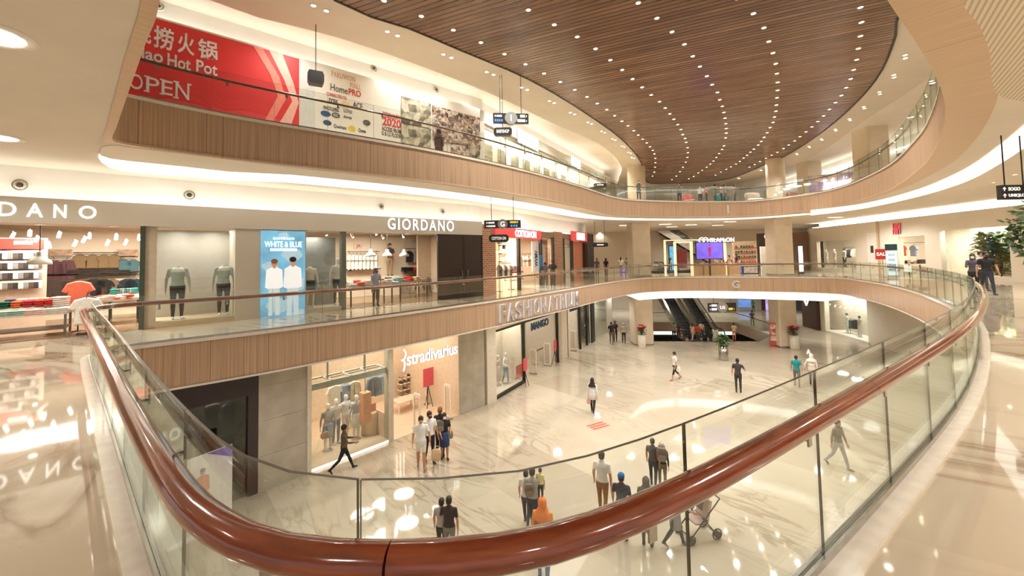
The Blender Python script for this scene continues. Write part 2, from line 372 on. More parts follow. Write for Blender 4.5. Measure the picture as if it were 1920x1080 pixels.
mb.ribbon(v3([q(L1, i) for i in range(n)], g_ce - .016), v3([q(L2, i) for i in range(n)], g_ce - .016)); struct('trim_cove_right', mb, M_COVE)
j0 = near_idx(OG, X(1172, 525)); j1 = near_idx(OG, X(1600, 525))
jj = [k % len(OG) for k in range(j0, j1)]; OB = offset(OG, -.14); mb = MB(); tp = lambda n_, k: min(1., k / 6., (n_ - k) / 10.)
lowz = [-FH - .03 - .55 * max(.05, tp(len(jj), k)) for k in range(len(jj))]
mb.ribbon([Vector((OB[k].x, OB[k].y, -FH - .03)) for k in jj], [Vector((OB[k].x, OB[k].y, z)) for k, z in zip(jj, lowz)]); struct('trim_cove_lower', mb, M_COVE)
# ------------------------------------------------------------------ roof: slatted timber leaf, pale ring, raised walkway ceiling
ZR = 9.38
leaf = [X(*p, ZR - .08) for p in [(630, 0), (767, 52), (873, 97), (990, 147), (1107, 217), (1173, 267), (1203, 305), (1208, 330), (1222, 344), (1280, 343), (1353, 338), (1447, 303), (1480, 288), (1563, 230), (1640, 150), (1677, 67), (1688, 13)]]
leaf += [(11.2, 8.5), (7, 4.0), (1, 3.2), (-4, 6)]
LEAF = cat_rom(leaf, True, 1.)
def slat_mat():
    m, nt, b, N, L = nodes('timber_slats')
    tc = N('ShaderNodeTexCoord'); mp = N('ShaderNodeMapping'); mp.inputs['Rotation'].default_value = (0, 0, math.atan2(.41, .91)); L(tc.outputs['Object'], mp.inputs[0])
    sx = N('ShaderNodeSeparateXYZ'); L(mp.outputs[0], sx.inputs[0])
    d = N('ShaderNodeMath'); d.operation = 'DIVIDE'; d.inputs[1].default_value = .2; L(sx.outputs[1], d.inputs[0])
    fr = N('ShaderNodeMath'); fr.operation = 'FRACT'; L(d.outputs[0], fr.inputs[0])
    g = N('ShaderNodeValToRGB'); ramp(g, [(0, (0, 0, 0)), (.12, (0, 0, 0)), (.18, (1, 1, 1)), (.9, (1, 1, 1)), (1, (0, 0, 0))]); L(fr.outputs[0], g.inputs[0])
    fl = N('ShaderNodeMath'); fl.operation = 'FLOOR'; L(d.outputs[0], fl.inputs[0])
    cx = N('ShaderNodeCombineXYZ'); ml = N('ShaderNodeMath'); ml.operation = 'MULTIPLY'; ml.inputs[1].default_value = .3; L(sx.outputs[0], ml.inputs[0]); L(ml.outputs[0], cx.inputs[0]); L(fl.outputs[0], cx.inputs[1])
    no = N('ShaderNodeTexNoise'); no.inputs['Scale'].default_value = .9; no.inputs['Detail'].default_value = 5; L(cx.outputs[0], no.inputs['Vector'])
    c = N('ShaderNodeValToRGB'); ramp(c, [(.3, lin(104, 74, 54)), (.5, lin(132, 96, 70)), (.72, lin(156, 118, 90))]); L(no.outputs[0], c.inputs[0])
    mx = N('ShaderNodeMixRGB'); mx.inputs[1].default_value = (*lin(48, 32, 24), 1); L(g.outputs[0], mx.inputs[0]); L(c.outputs[0], mx.inputs[2])
    L(mx.outputs[0], b.inputs['Base Color']); b.inputs['Roughness'].default_value = .22
    bp = N('ShaderNodeBump'); bp.inputs['Distance'].default_value = .02; bp.inputs['Strength'].default_value = .35; L(g.outputs[0], bp.inputs['Height']); L(bp.outputs[0], b.inputs['Normal'])
    return m
mb = MB(); mb.prism([(p.x, p.y) for p in LEAF[::-1]], ZR - .08, ZR - .02, 0); struct('ceiling_timber', mb, slat_mat())
mb = MB(); LO = offset(LEAF, -.07); mb.ribbon(v3(LEAF, ZR - .1), v3(LO, ZR - .1), 0, True); mb.ribbon(v3(LEAF, ZR - .1), v3(LEAF, ZR - .02), 0, True); mb.ribbon(v3(LO, ZR - .1), v3(LO, ZR - .02), 0, True); struct('trim_timber_edge', mb, mat((44, 34, 28), .5))
ring_l = [X(*p, ZR) for p in [(393, 0), (640, 72), (800, 128), (923, 177), (1040, 233), (1108, 262), (1150, 291), (1166, 318), (1160, 338)]]
ring_r = [X(*p, ZR) for p in [(1413, 338), (1483, 313), (1547, 280), (1630, 220), (1713, 167), (1760, 132)]]
RING = cat_rom(ring_l + [(12.5, 46), (18, 50), (23.5, 47)] + ring_r + [(17, 12), (12, 6), (3, -1), (-10, 4)], True, 1.)
mb = MB(); mb.prism([(p.x, p.y) for p in RING[::-1]], ZR, ZR + .04, 0); mb.ribbon(v3(RING, ZR), v3(RING, ZR + .09), 0, True); struct('ceiling_ring', mb, M_SOFF)
_c = sum(RING, Vector((0, 0))) / len(RING); _o = [offset(RING, d) for d in (.2, -.2)]; _in = max((.2, -.2), key=lambda d: -sum((p - _c).length for p in offset(RING, d)))
mb = MB(); mb.ribbon(v3(offset(RING, _in), ZR + .1), v3(offset(RING, _in * 1.8), ZR + .1), 0, True); struct('trim_led_ring', mb, mat((255, 249, 238), .6, emit=5., var=.01))
mb = MB(); mb.prism(OUT, 10.0, 10.05, 0); struct('ceiling_upper', mb, mat((240, 230, 214), .7, var=.02, scale=1.))
M_WALLW = mat((238, 233, 224), .65, var=.03, scale=1.)
def led(F, s0, s1, z, dep, name, wd=.12):
    mb = MB(); mb.box(s0, s1, dep, dep + wd, z, z + .03); return struct('trim_' + name, mb, M_LED, F)
# ------------------------------------------------------------------ walls on the left, upper floor over ground floor
s_l = -13.
mb = MB(); mb.box(s_l, FA.L + .02, 0, .12, Z1, 9.2); mb.box(s_l, FA.L + .6, .55, .65, Z1, 10); struct('wall_left_upper', mb, M_WALLW, FA)
led(FA, s_l, FA.L, 9.1, .22, 'led_left_upper', .2)
mb = MB(); mb.box(s_l, FA.L + .5, .75, .85, 3.4, g_ce); mb.box(s_l, FA.L, 0, .75, 3.4, 3.42); struct('wall_left', mb, M_WALLW, FA)
led(FA, s_l, FA.L, 3.5, .25, 'led_left', .2)
mb = MB(); mb.box(0, FB.L, .75, .85, 3.4, g_ce); mb.box(0, FB.L, 0, .75, 3.4, 3.42); struct('wall_brick_head', mb, M_WALLW, FB)
led(FB, 0, FB.L, 3.5, .25, 'led_brick_front', .2)
mb = MB(); mb.box(0, FB.L + 5, 0, .12, 8.6, 9.2); mb.box(0, FB.L + 5, .55, .65, 8.6, 10); struct('wall_left_upper_far', mb, M_WALLW, FB)
led(FB, 0, FB.L + 5, 9.1, .22, 'led_upper_far', .2)
# right hand side
mb = MB(); mb.box(0, FD.L + 14, .9, 1, 4.05, g_ce); mb.box(0, FD.L + 14, 0, 1, 4.0, 4.05); struct('wall_right_head', mb, M_WALLW, FD)
led(FD, 0, FD.L + 14, 4.1, .3, 'led_right', .3)
# enclosing walls
mb = MB(); mb.box(-45, 55, 62, 62.2, ZL - 5, 10); mb.box(48, 48.2, -9, 62, ZL - 5, 10); struct('wall_far', mb, M_CREAM)

def perf_mat():
    m, nt, b, N, L = nodes('perforated_panel'); tc = N('ShaderNodeTexCoord'); mp = N('ShaderNodeMapping'); mp.inputs['Rotation'].default_value = (0, 0, .7); L(tc.outputs['Object'], mp.inputs[0])
    wv = N('ShaderNodeTexWave'); wv.inputs['Scale'].default_value = 5.5; wv.inputs['Distortion'].default_value = 0; L(mp.outputs[0], wv.inputs['Vector']); r = N('ShaderNodeValToRGB'); ramp(r, [(.25, lin(196, 178, 150)), (.5, lin(230, 216, 194))]); L(wv.outputs[0], r.inputs[0]); L(r.outputs[0], b.inputs['Base Color']); b.inputs['Roughness'].default_value = .7; return m
pp_ = [X(*p, g_ce - .012) for p in [(1808, -20), (1838, 50), (1856, 100), (1862, 160), (1885, 185), (1980, 190), (2100, 100), (2050, -40)]]
mb = MB(); mb.prism([tuple(p) for p in cat_rom(pp_, True, .5)], g_ce - .012, g_ce - .004); struct('ceiling_perforated', mb, perf_mat())
# ------------------------------------------------------------------ balustrades
M_EDGE = mat((84, 80, 62), .3); M_RAILW = None
def rail_mat():
    m, nt, b, N, L = nodes('varnished_rail')
    uv = N('ShaderNodeTexCoord'); mp = N('ShaderNodeMapping'); mp.inputs['Scale'].default_value = (3, 3, 30); L(uv.outputs['Object'], mp.inputs[0])
    no = N('ShaderNodeTexNoise'); no.inputs['Scale'].default_value = 1.2; no.inputs['Detail'].default_value = 5; L(mp.outputs[0], no.inputs['Vector'])
    c = N('ShaderNodeValToRGB'); ramp(c, [(.3, lin(112, 48, 26)), (.6, lin(148, 70, 40)), (.8, lin(166, 88, 52))]); L(no.outputs[0], c.inputs[0]); L(c.outputs[0], b.inputs['Base Color'])
    b.inputs['Roughness'].default_value = .16; b.inputs['Coat Weight'].default_value = .8; b.inputs['Coat Roughness'].default_value = .04
    return m
M_RAIL = rail_mat()
def arc_points(C, closed=True):
    acc = [0.]
    for i in range(len(C) if closed else len(C) - 1): acc.append(acc[-1] + (C[(i + 1) % len(C)] - C[i]).length)
    return acc
def along(C, acc, s):
    s %= acc[-1]
    lo = max(k for k in range(len(acc)) if acc[k] <= s + 1e-9); lo = min(lo, len(C) - 1)
    a = C[lo]; b = C[(lo + 1) % len(C)]; t = (s - acc[lo]) / max(acc[lo + 1] - acc[lo], 1e-6)
    return a + (b - a) * t
def balustrade(C, z, s0, s1, pitch, root, top=1.13, rz=.95, rr=.058, skip_sub=False):
    gl = offset(C, -.03); acc = arc_points(C); ln = s1 - s0; n = round(ln / pitch); dp = ln / n
    for k in range(n):
        mb = MB(); a = s0 + k * dp + .002; b = s0 + (k + 1) * dp - .002; q = 5
        P = [along(C, acc, a + (b - a) * i / q) for i in range(q + 1)]
        T = [(P[min(i + 1, q)] - P[max(i - 1, 0)]).normalized() for i in range(q + 1)]; Nn = [Vector((t.y, -t.x)) for t in T]
        A = [p + n_ * -.02 for p, n_ in zip(P, Nn)]; B = [p + n_ * -.034 for p, n_ in zip(P, Nn)]
        z0, z1 = z + .02, z + top
        mb.ribbon(v3(A, z0), v3(A, z1), 0); mb.ribbon(v3(B, z0), v3(B, z1), 0)
        mb.ribbon(v3(A, z1), v3(B, z1), 1); mb.ribbon([Vector((A[0].x, A[0].y, z0)), Vector((A[0].x, A[0].y, z1))], [Vector((B[0].x, B[0].y, z0)), Vector((B[0].x, B[0].y, z1))], 1)
        mb.ribbon([Vector((A[-1].x, A[-1].y, z0)), Vector((A[-1].x, A[-1].y, z1))], [Vector((B[-1].x, B[-1].y, z0)), Vector((B[-1].x, B[-1].y, z1))], 1)
        mb.uv = {}
        mb.build('glass_panel', [M_GLASS, M_EDGE], root)
        # bracket: upright plate under the rail and two clamp discs on the glass
        p = along(C, acc, a + dp * .22); t = (along(C, acc, a + dp * .22 + .05) - p).normalized(); nn = Vector((-t.y, t.x))
        mb = MB(); c = p + nn * .115; R = Matrix.Rotation(math.atan2(t.y, t.x), 3, 'Z')
        mb.box(-.02, .02, .09, .1, rz - .16, rz - rr * .8); mb.tube([(0, -.0, rz - .13), (0, .095, rz - .13)], .012, 8)
        mb.tube([(0, .02, rz - .13), (0, .045, rz - .13)], .026, 12)
        mb.build('bracket', M_STEEL, root, (p.x, p.y, z), math.atan2(t.y, t.x))
    # base channel
    m = max(8, int(ln / .15)); P = [along(C, acc, s0 + ln * i / m) for i in range(m + 1)]
    ch = MB(); oa = offset(P, .0, False); ob_ = offset(P, -.055, False)
    ch.ribbon(v3(oa, z + .03), v3(oa, z + .075)); ch.ribbon(v3(ob_, z + .03), v3(ob_, z + .075)); ch.ribbon(v3(oa, z + .075), v3(offset(P, -.018, False), z + .075)); ch.ribbon(v3(ob_, z + .075), v3(offset(P, -.036, False), z + .075)); ch.uv = {}
    ch.build('base_channel', M_STEEL, root)
    # rail in lengths of about three metres
    R_ = offset(P, -.135, False); seg = 20
    for i in range(0, len(R_) - 1, seg):
        q = [Vector((p.x, p.y, z + rz)) for p in R_[i:i + seg + 1]]
        if len(q) < 2: continue
        d = (q[-1] - q[-2]).normalized() * .004; q[-1] -= d
        mb = MB(); mb.tube(q, rr, 14, 0, up=(0, 0, 1), flat=.9); mb.build('handrail', M_RAIL, root)
aG = arc_points(OG); iS = near_idx(OG, left_g[-1])
r = thing('glass_balustrade', 'curved glass balustrade with a varnished red-brown handrail round the lower opening, nearest the viewer', 'balustrade')
balustrade(OG, 0, 0, aG[-1], 1.3, r)
a1 = arc_points(O1); sA = a1[near_idx(O1, (-8.4, 9.2))]; sB = a1[near_idx(O1, (9.4, 8.1))]
if sA > sB: sA -= a1[-1]
r = thing('glass_balustrade', 'glass balustrade with a slim dark handrail along the upper floor edge under the timber ceiling', 'balustrade')
M_RAIL_, M_RAIL = M_RAIL, mat((92, 66, 48), .25)
balustrade(O1, Z1, sA, sB, 1.35, r, rr=.035)
M_RAIL = M_RAIL_
# ------------------------------------------------------------------ columns
M_COL = mat((222, 205, 178), .3, var=.05, scale=1.5)
def rbox(w, d, r, n=5):
    P = []
    for cx, cy, a0 in ((w / 2 - r, d / 2 - r, 0), (-w / 2 + r, d / 2 - r, 90), (-w / 2 + r, -d / 2 + r, 180), (w / 2 - r, -d / 2 + r, 270)):
        for k in range(n + 1): q = math.radians(a0 + 90 * k / n); P.append((cx + r * math.cos(q), cy + r * math.sin(q)))
    return P
def column(n, x, y, w, z0, z1, rnd=False):
    mb = MB(); mb.prism(rbox(w, w, w * .495 if rnd else .12, 10 if rnd else 4), z0, z1, 0)
    if z0 < 0 or True: mb.prism(rbox(w + .04, w + .04, .12 if not rnd else w * .49, 8), z0, z0 + .12, 1)
    o = struct('column_%d' % n, mb, [M_COL, M_STEEL]); o.location = (x, y, 0)
cA = at(1205, 650, ZL); cB = at(1481, 655, ZL)
for i, (c, k) in enumerate(((cA, 1.55), (cB, 1.4))):
    y = c.y + 1.15; x = c.x + .3
    column(3 * i + 1, x, y, k, ZL, lg_ce); column(3 * i + 2, x, y, k, 0, g_ce); column(3 * i + 3, x, y, k * .95, Z1, ZR, True)
# ------------------------------------------------------------------ people and shop figures
def rings(mb, R, n=12, m=0):
    """R: (cx, cy, z, half width x, half depth y) cross-sections from bottom to top"""
    vs = [(cx + a * math.cos(2 * math.pi * j / n), cy + b * math.sin(2 * math.pi * j / n), z) for cx, cy, z, a, b in R for j in range(n)]
    k = len(R); fs = [(i * n + j, i * n + (j + 1) % n, (i + 1) * n + (j + 1) % n, (i + 1) * n + j) for i in range(k - 1) for j in range(n)]
    fs += [list(range(n))[::-1], [(k - 1) * n + j for j in range(n)]]
    return mb.add(vs, fs, m, smooth=True)
def remeshed(mb, vox):
    o = mb.build('tmp', M_WHITE); md = o.modifiers.new('r', 'REMESH'); md.mode = 'VOXEL'; md.voxel_size = vox
    sm = o.modifiers.new('s', 'SMOOTH'); sm.factor = .5; sm.iterations = 3
    dg = bpy.context.evaluated_depsgraph_get(); me = bpy.data.meshes.new_from_object(o.evaluated_get(dg))
    V = np.empty(len(me.vertices) * 3); me.vertices.foreach_get('co', V); F = [tuple(p.vertices) for p in me.polygons]
    om = o.data; bpy.data.objects.remove(o); bpy.data.meshes.remove(om); bpy.data.meshes.remove(me)
    return V.reshape(-1, 3), F
SKIN = (196, 142, 108)
def rx(v, a):   # swing forward (towards -Y) by a
    c, s = math.cos(a), math.sin(a); return Vector((v.x, v.y * c + v.z * s, -v.y * s + v.z * c))
def figure(name, label, cat, loc, face, h, top, bottom, hair=(40, 30, 26), style='short', skin=SKIN, shoes=(50, 46, 44), sleeve='short', legs='long', stride=0., la=(10, 12, 8), ra=(-10, 12, 8), skirt=None, tunic=None, mask=None, lean=0., group=None, head=True, vox=.021, hijab=None, female=False, turn=0., stand=None, parts=True, cap=None, base=None):
    """face: heading in degrees (0 looks at the viewer, 90 to the right, 180 away). la/ra: (swing, spread, elbow) of the left/right arm in degrees"""
    k = h / 1.7; D = math.radians; mb = MB(); fw = .93 if female else 1.
    sh_w, hp_w = .185 * fw, .168 * (1.03 if female else 1.)
    J = {}
    for sd, nm, a in ((1, 'L', stride), (-1, 'R', -stride)):
        hp = Vector((sd * .088, 0, .90)); a = D(a); kb = max(0, -a) * .9 + .06
        kn = hp + rx(Vector((sd * .008, 0, -.415)), a); an = kn + rx(Vector((0, 0, -.40)), a - kb)
        J[nm] = (hp, kn, an, a - kb)
    lo = min(J['L'][2].z, J['R'][2].z); dz = .085 - lo
    bones = []   # (p, q, radius, region)
    for nm, sd in (('L', 1), ('R', -1)):
        hp, kn, an, a2 = [x + Vector((0, 0, dz)) if isinstance(x, Vector) else x for x in J[nm]]
        mb.tube([hp + Vector((0, 0, .03)), hp.lerp(kn, .35), kn, kn.lerp(an, .35), an, an + Vector((0, 0, -.03))], [.095, .083, .058, .058, .04, .042], 10)
        toe = an + rx(Vector((sd * .02, -.17, -.052)), 0 if an.z < .13 else a2 * .9); heel = an + Vector((0, .05, -.045))
        if an.z > .13: heel = an + rx(Vector((0, .05, -.045)), a2)
        mb.tube([heel, an + Vector((0, -.02, -.04)), an.lerp(toe, .6), toe], [.034, .044, .042, .028], 8, flat=.8)
        bones += [(hp, kn, .085, 'thigh'), (kn, an, .055, 'shin'), (heel, toe, .045, 'foot')]
    z0 = dz; Lz = lambda z: z + z0
    ln = math.tan(D(lean)); yy = lambda z: -(z - .9) * ln
    T = [(.80, .12, .09), (.86, hp_w, .115), (.95, hp_w * 1.0, .118), (1.05, .142 * fw, .10), (1.12, .142 * fw, .10), (1.24, .160 * fw, .112), (1.34, .176 * fw, .108), (1.40, .150 * fw, .085), (1.44, .085, .065)]
    if head: T += [(1.47, .055, .056), (1.53, .052, .054)]
    else: T += [(1.49, .05, .05)]
    rings(mb, [(0, yy(z), Lz(z), a, b) for z, a, b in T])
    bones += [(Vector((0, yy(1.08), Lz(1.08))), Vector((0, yy(1.36), Lz(1.36))), .16, 'chest'), (Vector((0, 0, Lz(.88))), Vector((0, 0, Lz(.99))), .155, 'hips')]
    hc = Vector((0, yy(1.59) - .012, Lz(1.59)))
    if head:
        hb = MB(); rings(hb, [(0, -.03, -.115, .03, .035), (0, -.025, -.085, .052, .07), (0, -.01, -.03, .068, .088), (0, 0, .03, .076, .095), (0, .006, .075, .068, .085), (0, .008, .10, .045, .055), (0, .008, .112, .015, .02)])
        hb.ball((0, -.10, -.025), .016, s=(.8, 1.2, 1.3)); hb.ball((.076, .01, -.01), .022, s=(.4, .8, 1.2)); hb.ball((-.076, .01, -.01), .022, s=(.4, .8, 1.2))
        RT = Matrix.Rotation(D(turn), 3, 'Z'); mb.add([hc + RT @ Vector(v) for v in hb.v], hb.f)
        bones += [(hc + Vector((0, 0, -.05)), hc + Vector((0, 0, .05)), .085, 'head'), (Vector((0, yy(1.46), Lz(1.47))), hc, .05, 'head')]
    hands = []
    for sd, arm in ((1, la), (-1, ra)):
        s_ = Vector((sd * (sh_w - .005), yy(1.385), Lz(1.385))); sw, ab, el = [D(x) for x in arm]
        d1 = rx(Vector((sd * math.sin(ab), 0, -math.cos(ab))), sw); e_ = s_ + d1 * .285
        inn = Vector((-sd * .25 * math.sin(el), 0, 0)); d2 = (rx(Vector((sd * math.sin(ab) * .4, 0, -math.cos(ab))), sw + el) + inn).normalized(); w_ = e_ + d2 * .25
        mb.tube([s_ + Vector((-sd * .05, 0, .012)), s_, s_ + d1 * .1, e_, e_ + d2 * .07, w_], [.045, .056, .05, .040, .042, .027], 9)
        sc = .55 if sleeve == 'short' else 1.
        bones += [(s_, s_ + d1 * .16, .055, 'sleeve'), (s_ + d1 * .165, e_, .045, 'uparm'), (e_, w_, .04, 'forearm')]
        hands.append((w_, d2, sd))
    V, F = remeshed(mb, vox)
    # regions -> materials
    C = V[np.array([f if len(f) == 4 else f + (f[-1],) for f in F])].mean(axis=1)
    best = np.full(len(C), 9.); reg = np.zeros(len(C), int)
    for i, (p, q, r, nm) in enumerate(bones):
        p, q = np.array(p), np.array(q); d = q - p; t = np.clip(((C - p) @ d) / max(d @ d, 1e-9), 0, 1)
        ds = np.linalg.norm(C - (p + t[:, None] * d), axis=1) - r; mk = ds < best; best[mk] = ds[mk]; reg[mk] = i
    waist = Lz(1.0)
    mats = [mat(skin, .55, var=.04), mat(top, .8), mat(bottom, .8), mat(shoes, .5)]
    shin_cut = {'long': 0, 'short': 9, 'knee': 9, 'skin': 9}[legs]
    M = []
    for i, c in zip(reg, C):
        nm = bones[i][3]
        if nm in ('chest', 'hips'): M.append(1 if c[2] > waist - (.06 if tunic is None else .2) else 2)
        elif nm == 'head': M.append(0 if c[2] > Lz(1.455) else 1)
        elif nm == 'sleeve': M.append(1 if sleeve != 'none' else 0)
        elif nm == 'uparm': M.append(1 if sleeve == 'long' else (1 if sleeve == 'short' and best is not None and (Vector(c) - bones[i][0]).length < .05 else 0))
        elif nm == 'forearm': M.append(1 if sleeve == 'long' else 0)
        elif nm == 'thigh': M.append(0 if legs == 'skin' or (legs == 'short' and c[2] < Lz(.58)) else 2)
        elif nm == 'shin': M.append(2 if legs == 'long' else (2 if legs == 'knee' and c[2] > Lz(.40) else 0))
        else: M.append(3)
    out = MB(); out.v = [tuple(v) for v in V]; out.f = [list(f) for f in F]; out.m = M; out.sm = [True] * len(F)
    for w_, d, sd in hands:
        side = d.cross(Vector((sd, 0, 0))); side = side.normalized() if side.length > .1 else Vector((0, -1, 0))    # towards the thumb (forward)
        nrm = d.cross(side).normalized()
        out.tube([w_ - d * .03, w_ + d * .02, w_ + d * .085], [.026, .033, .034], 8, 0, flat=.5, up=nrm)
        for j, (o_, l_) in enumerate(((.026, .068), (.009, .078), (-.009, .072), (-.025, .056))):
            a = w_ + d * .08 + side * o_; cu = nrm * (-sd * .012)
            out.tube([a, a + d * l_ * .5 + cu * .3, a + d * l_ + cu], [.0088, .0085, .007], 6, 0)
        a = w_ + d * .025 + side * .028; out.tube([a, a + d * .03 + side * .026, a + d * .062 + side * .03], [.011, .010, .008], 6, 0)
    if head and parts:
        for sx in (-.03, .03): out.ball(hc + Matrix.Rotation(D(turn), 3, 'Z') @ Vector((sx, -.086, .012)), .010, 4, 6, 4)
        out.ball(hc + Matrix.Rotation(D(turn), 3, 'Z') @ Vector((0, -.088, -.064)), .018, 5, 8, 4, (1, .5, .4))
    mats += [mat((40, 30, 26), .4), mat((150, 84, 74), .5)]
    o = out.build(name, mats); o.location = loc; o.rotation_euler = (0, 0, D(face)); o.scale = (k, k, k); tag(o, label, cat, group)
    RT = Matrix.Rotation(D(turn), 3, 'Z')
    def hp_(mb_, nm, mt):
        mb_.v = [tuple(hc + RT @ Vector(v)) for v in mb_.v]; return mb_.build(nm, mt, o)
    if head and hijab is not None:
        q = MB(); n = 14; R = [(-.29, .20, .15, .02), (-.22, .19, .13, .02), (-.13, .115, .115, .01), (-.08, .088, .11, .005), (0, .094, .115, .012), (.06, .088, .108, .014), (.105, .06, .075, .014), (.128, .02, .03, .014)]
        vs = []; fs = []
        for z, a, b, cy in R:
            for j in range(n):
                t = 2 * math.pi * j / n; vs.append((a * math.cos(t), cy + b * math.sin(t), z))
        for i in range(len(R) - 1):
            for j in range(n):
                ang = 2 * math.pi * (j + .5) / n; front = abs((ang - 1.5 * math.pi)) < .62
                if front and 3 <= i <= 4: continue
                fs.append((i * n + j, i * n + (j + 1) % n, (i + 1) * n + (j + 1) % n, (i + 1) * n + j))
        q.add(vs, fs, 0, smooth=True); hp_(q, 'hijab', mat(hijab, .85, var=.12))
    elif head and style:
        q = MB(); n = 14; R = [(-.055, .076, .092), (-.02, .081, .098), (.03, .087, .106), (.075, .080, .098), (.108, .055, .068), (.124, .018, .022)]
        vs = [(a * math.cos(2 * math.pi * j / n), .012 + b * math.sin(2 * math.pi * j / n), z) for z, a, b in R for j in range(n)]
        fs = []
        for i in range(len(R) - 1):
            for j in range(n):
                ang = 2 * math.pi * (j + .5) / n
                if abs(ang - 1.5 * math.pi) < (1.15 if i < 1 else .85) and i < 2: continue
                fs.append((i * n + j, i * n + (j + 1) % n, (i + 1) * n + (j + 1) % n, (i + 1) * n + j))
        q.add(vs, fs, 0, smooth=True)
        if style == 'long': rings(q, [(0, .075, -.30, .055, .018), (0, .08, -.22, .085, .03), (0, .07, -.10, .09, .045), (0, .05, .0, .085, .06)])
        if style == 'bun': q.ball((0, .12, .03), .045)
        hp_(q, 'hair', mat(hair, .6, var=.15))
        if cap is not None:
            q = MB(); rings(q, [(0, .008, .03, .092, .112), (0, .008, .07, .090, .110), (0, .008, .11, .065, .08), (0, .008, .132, .02, .025)])
            q.prism([(.07, -.09), (.05, -.16), (0, -.185), (-.05, -.16), (-.07, -.09)], .028, .04, 0); hp_(q, 'cap', mat(cap, .7))
    if head and mask is not None:
        q = MB(); q.soft(-.058, .058, -.118, -.05, -.09, -.012, 0, 14, 2.4, 5); hp_(q, 'face_mask', mat(mask, .8))
    if skirt is not None:
        colr, z1, z0_, fl = skirt; q = MB(); rings(q, [(0, 0, Lz(z0_), .17 * fl + .02, .15 * fl + .02), (0, 0, Lz((z0_ + z1) / 2), .18 * (fl * .5 + .5) + .01, .145 * (fl * .5 + .5) + .01), (0, 0, Lz(min(z1, .93)), .185, .135), (0, yy(z1), Lz(z1), .155 if z1 < 1.2 else .165, .118)], 14)
        q.build('skirt', mat(colr, .8), o)
    if tunic is not None:
        colr, z0_ = tunic; q = MB(); rings(q, [(0, 0, Lz(z0_), .205, .155), (0, 0, Lz(.93), .187, .137), (0, yy(1.08), Lz(1.08), .158, .122), (0, yy(1.22), Lz(1.22), .172, .127)], 14); q.build('tunic', mat(colr, .8), o)
    if base is not None:
        q = MB(); q.lathe([(.0, .0), (.2, .0), (.2, .012), (.0, .014)], 20); q.build('base_plate', mat(base, .3), o)
    return o
def person_at(px, yf, yh, z, **kw):
    """stands with the feet at pixel (px, yf) on the floor z and the crown at pixel row yh"""
    p = at(px, yf, z); h = (yf - yh) / ppm(p + Vector((0, 0, .8))); return p, h
def P_(px, yf, yh, z, label, face, top, bottom, hmin=1.45, hmax=1.86, group=None, **kw):
    p, h = person_at(px, yf, yh, z); h = max(hmin, min(hmax, h))
    q = math.degrees(math.atan2(p.x, p.y))      # heading is given relative to the line of sight
    return figure('person', label, 'person', p, face - q, h, top, bottom, group=group, **kw)
MANQ = (228, 222, 212)
def manq(F, px, py, dep, z, h, label, top=MANQ, bottom=MANQ, face=0, group=None, **kw):
    s = F.s(px, py, dep); kw.setdefault('skin', MANQ); kw.setdefault('shoes', MANQ); kw.setdefault('style', None); kw.setdefault('base', (210, 205, 198))
    o = figure('mannequin', label, 'mannequin', F.w(s, dep, z), math.degrees(F.rz) + face, h, top, bottom, parts=False, group=group, **kw)
    return o
# ------------------------------------------------------------------ light fittings
M_BULB = mat((255, 240, 214), .5, emit=14., var=0.); M_TRIM = mat((240, 234, 224), .5)
def fit_mesh(r, deep=.02):
    a = MB(); a.lathe([(r * 1.3, 0), (r * 1.3, -.012), (r, -.018), (r * .98, -.004)], 14, m=0); b = MB(); b.lathe([(0, -.006), (r * .97, -.006)][::-1], 14, m=0, smooth=False)
    return a.mesh('rim', M_TRIM), b.mesh('lens', M_BULB)
_fits = {}
def downlight(p, r, label, group, watts=0, spot=125, col=(1, .98, .955)):
    if r not in _fits: _fits[r] = fit_mesh(r)
    t = thing('recessed_downlight', label, 'ceiling light', p, 0, group)
    for nm, me in zip(('rim', 'lens'), _fits[r]):
        o = bpy.data.objects.new(nm, me); COL.objects.link(o); o.parent = t
    if watts:
        l = lamp('downlight_lamp', 'SPOT', (p[0], p[1], p[2] - .05), watts, col, .12); l.data.spot_size = math.radians(spot)
    return t
T2 = lambda L, ox: [(ox + x / 3, y / 3) for x, y in L]
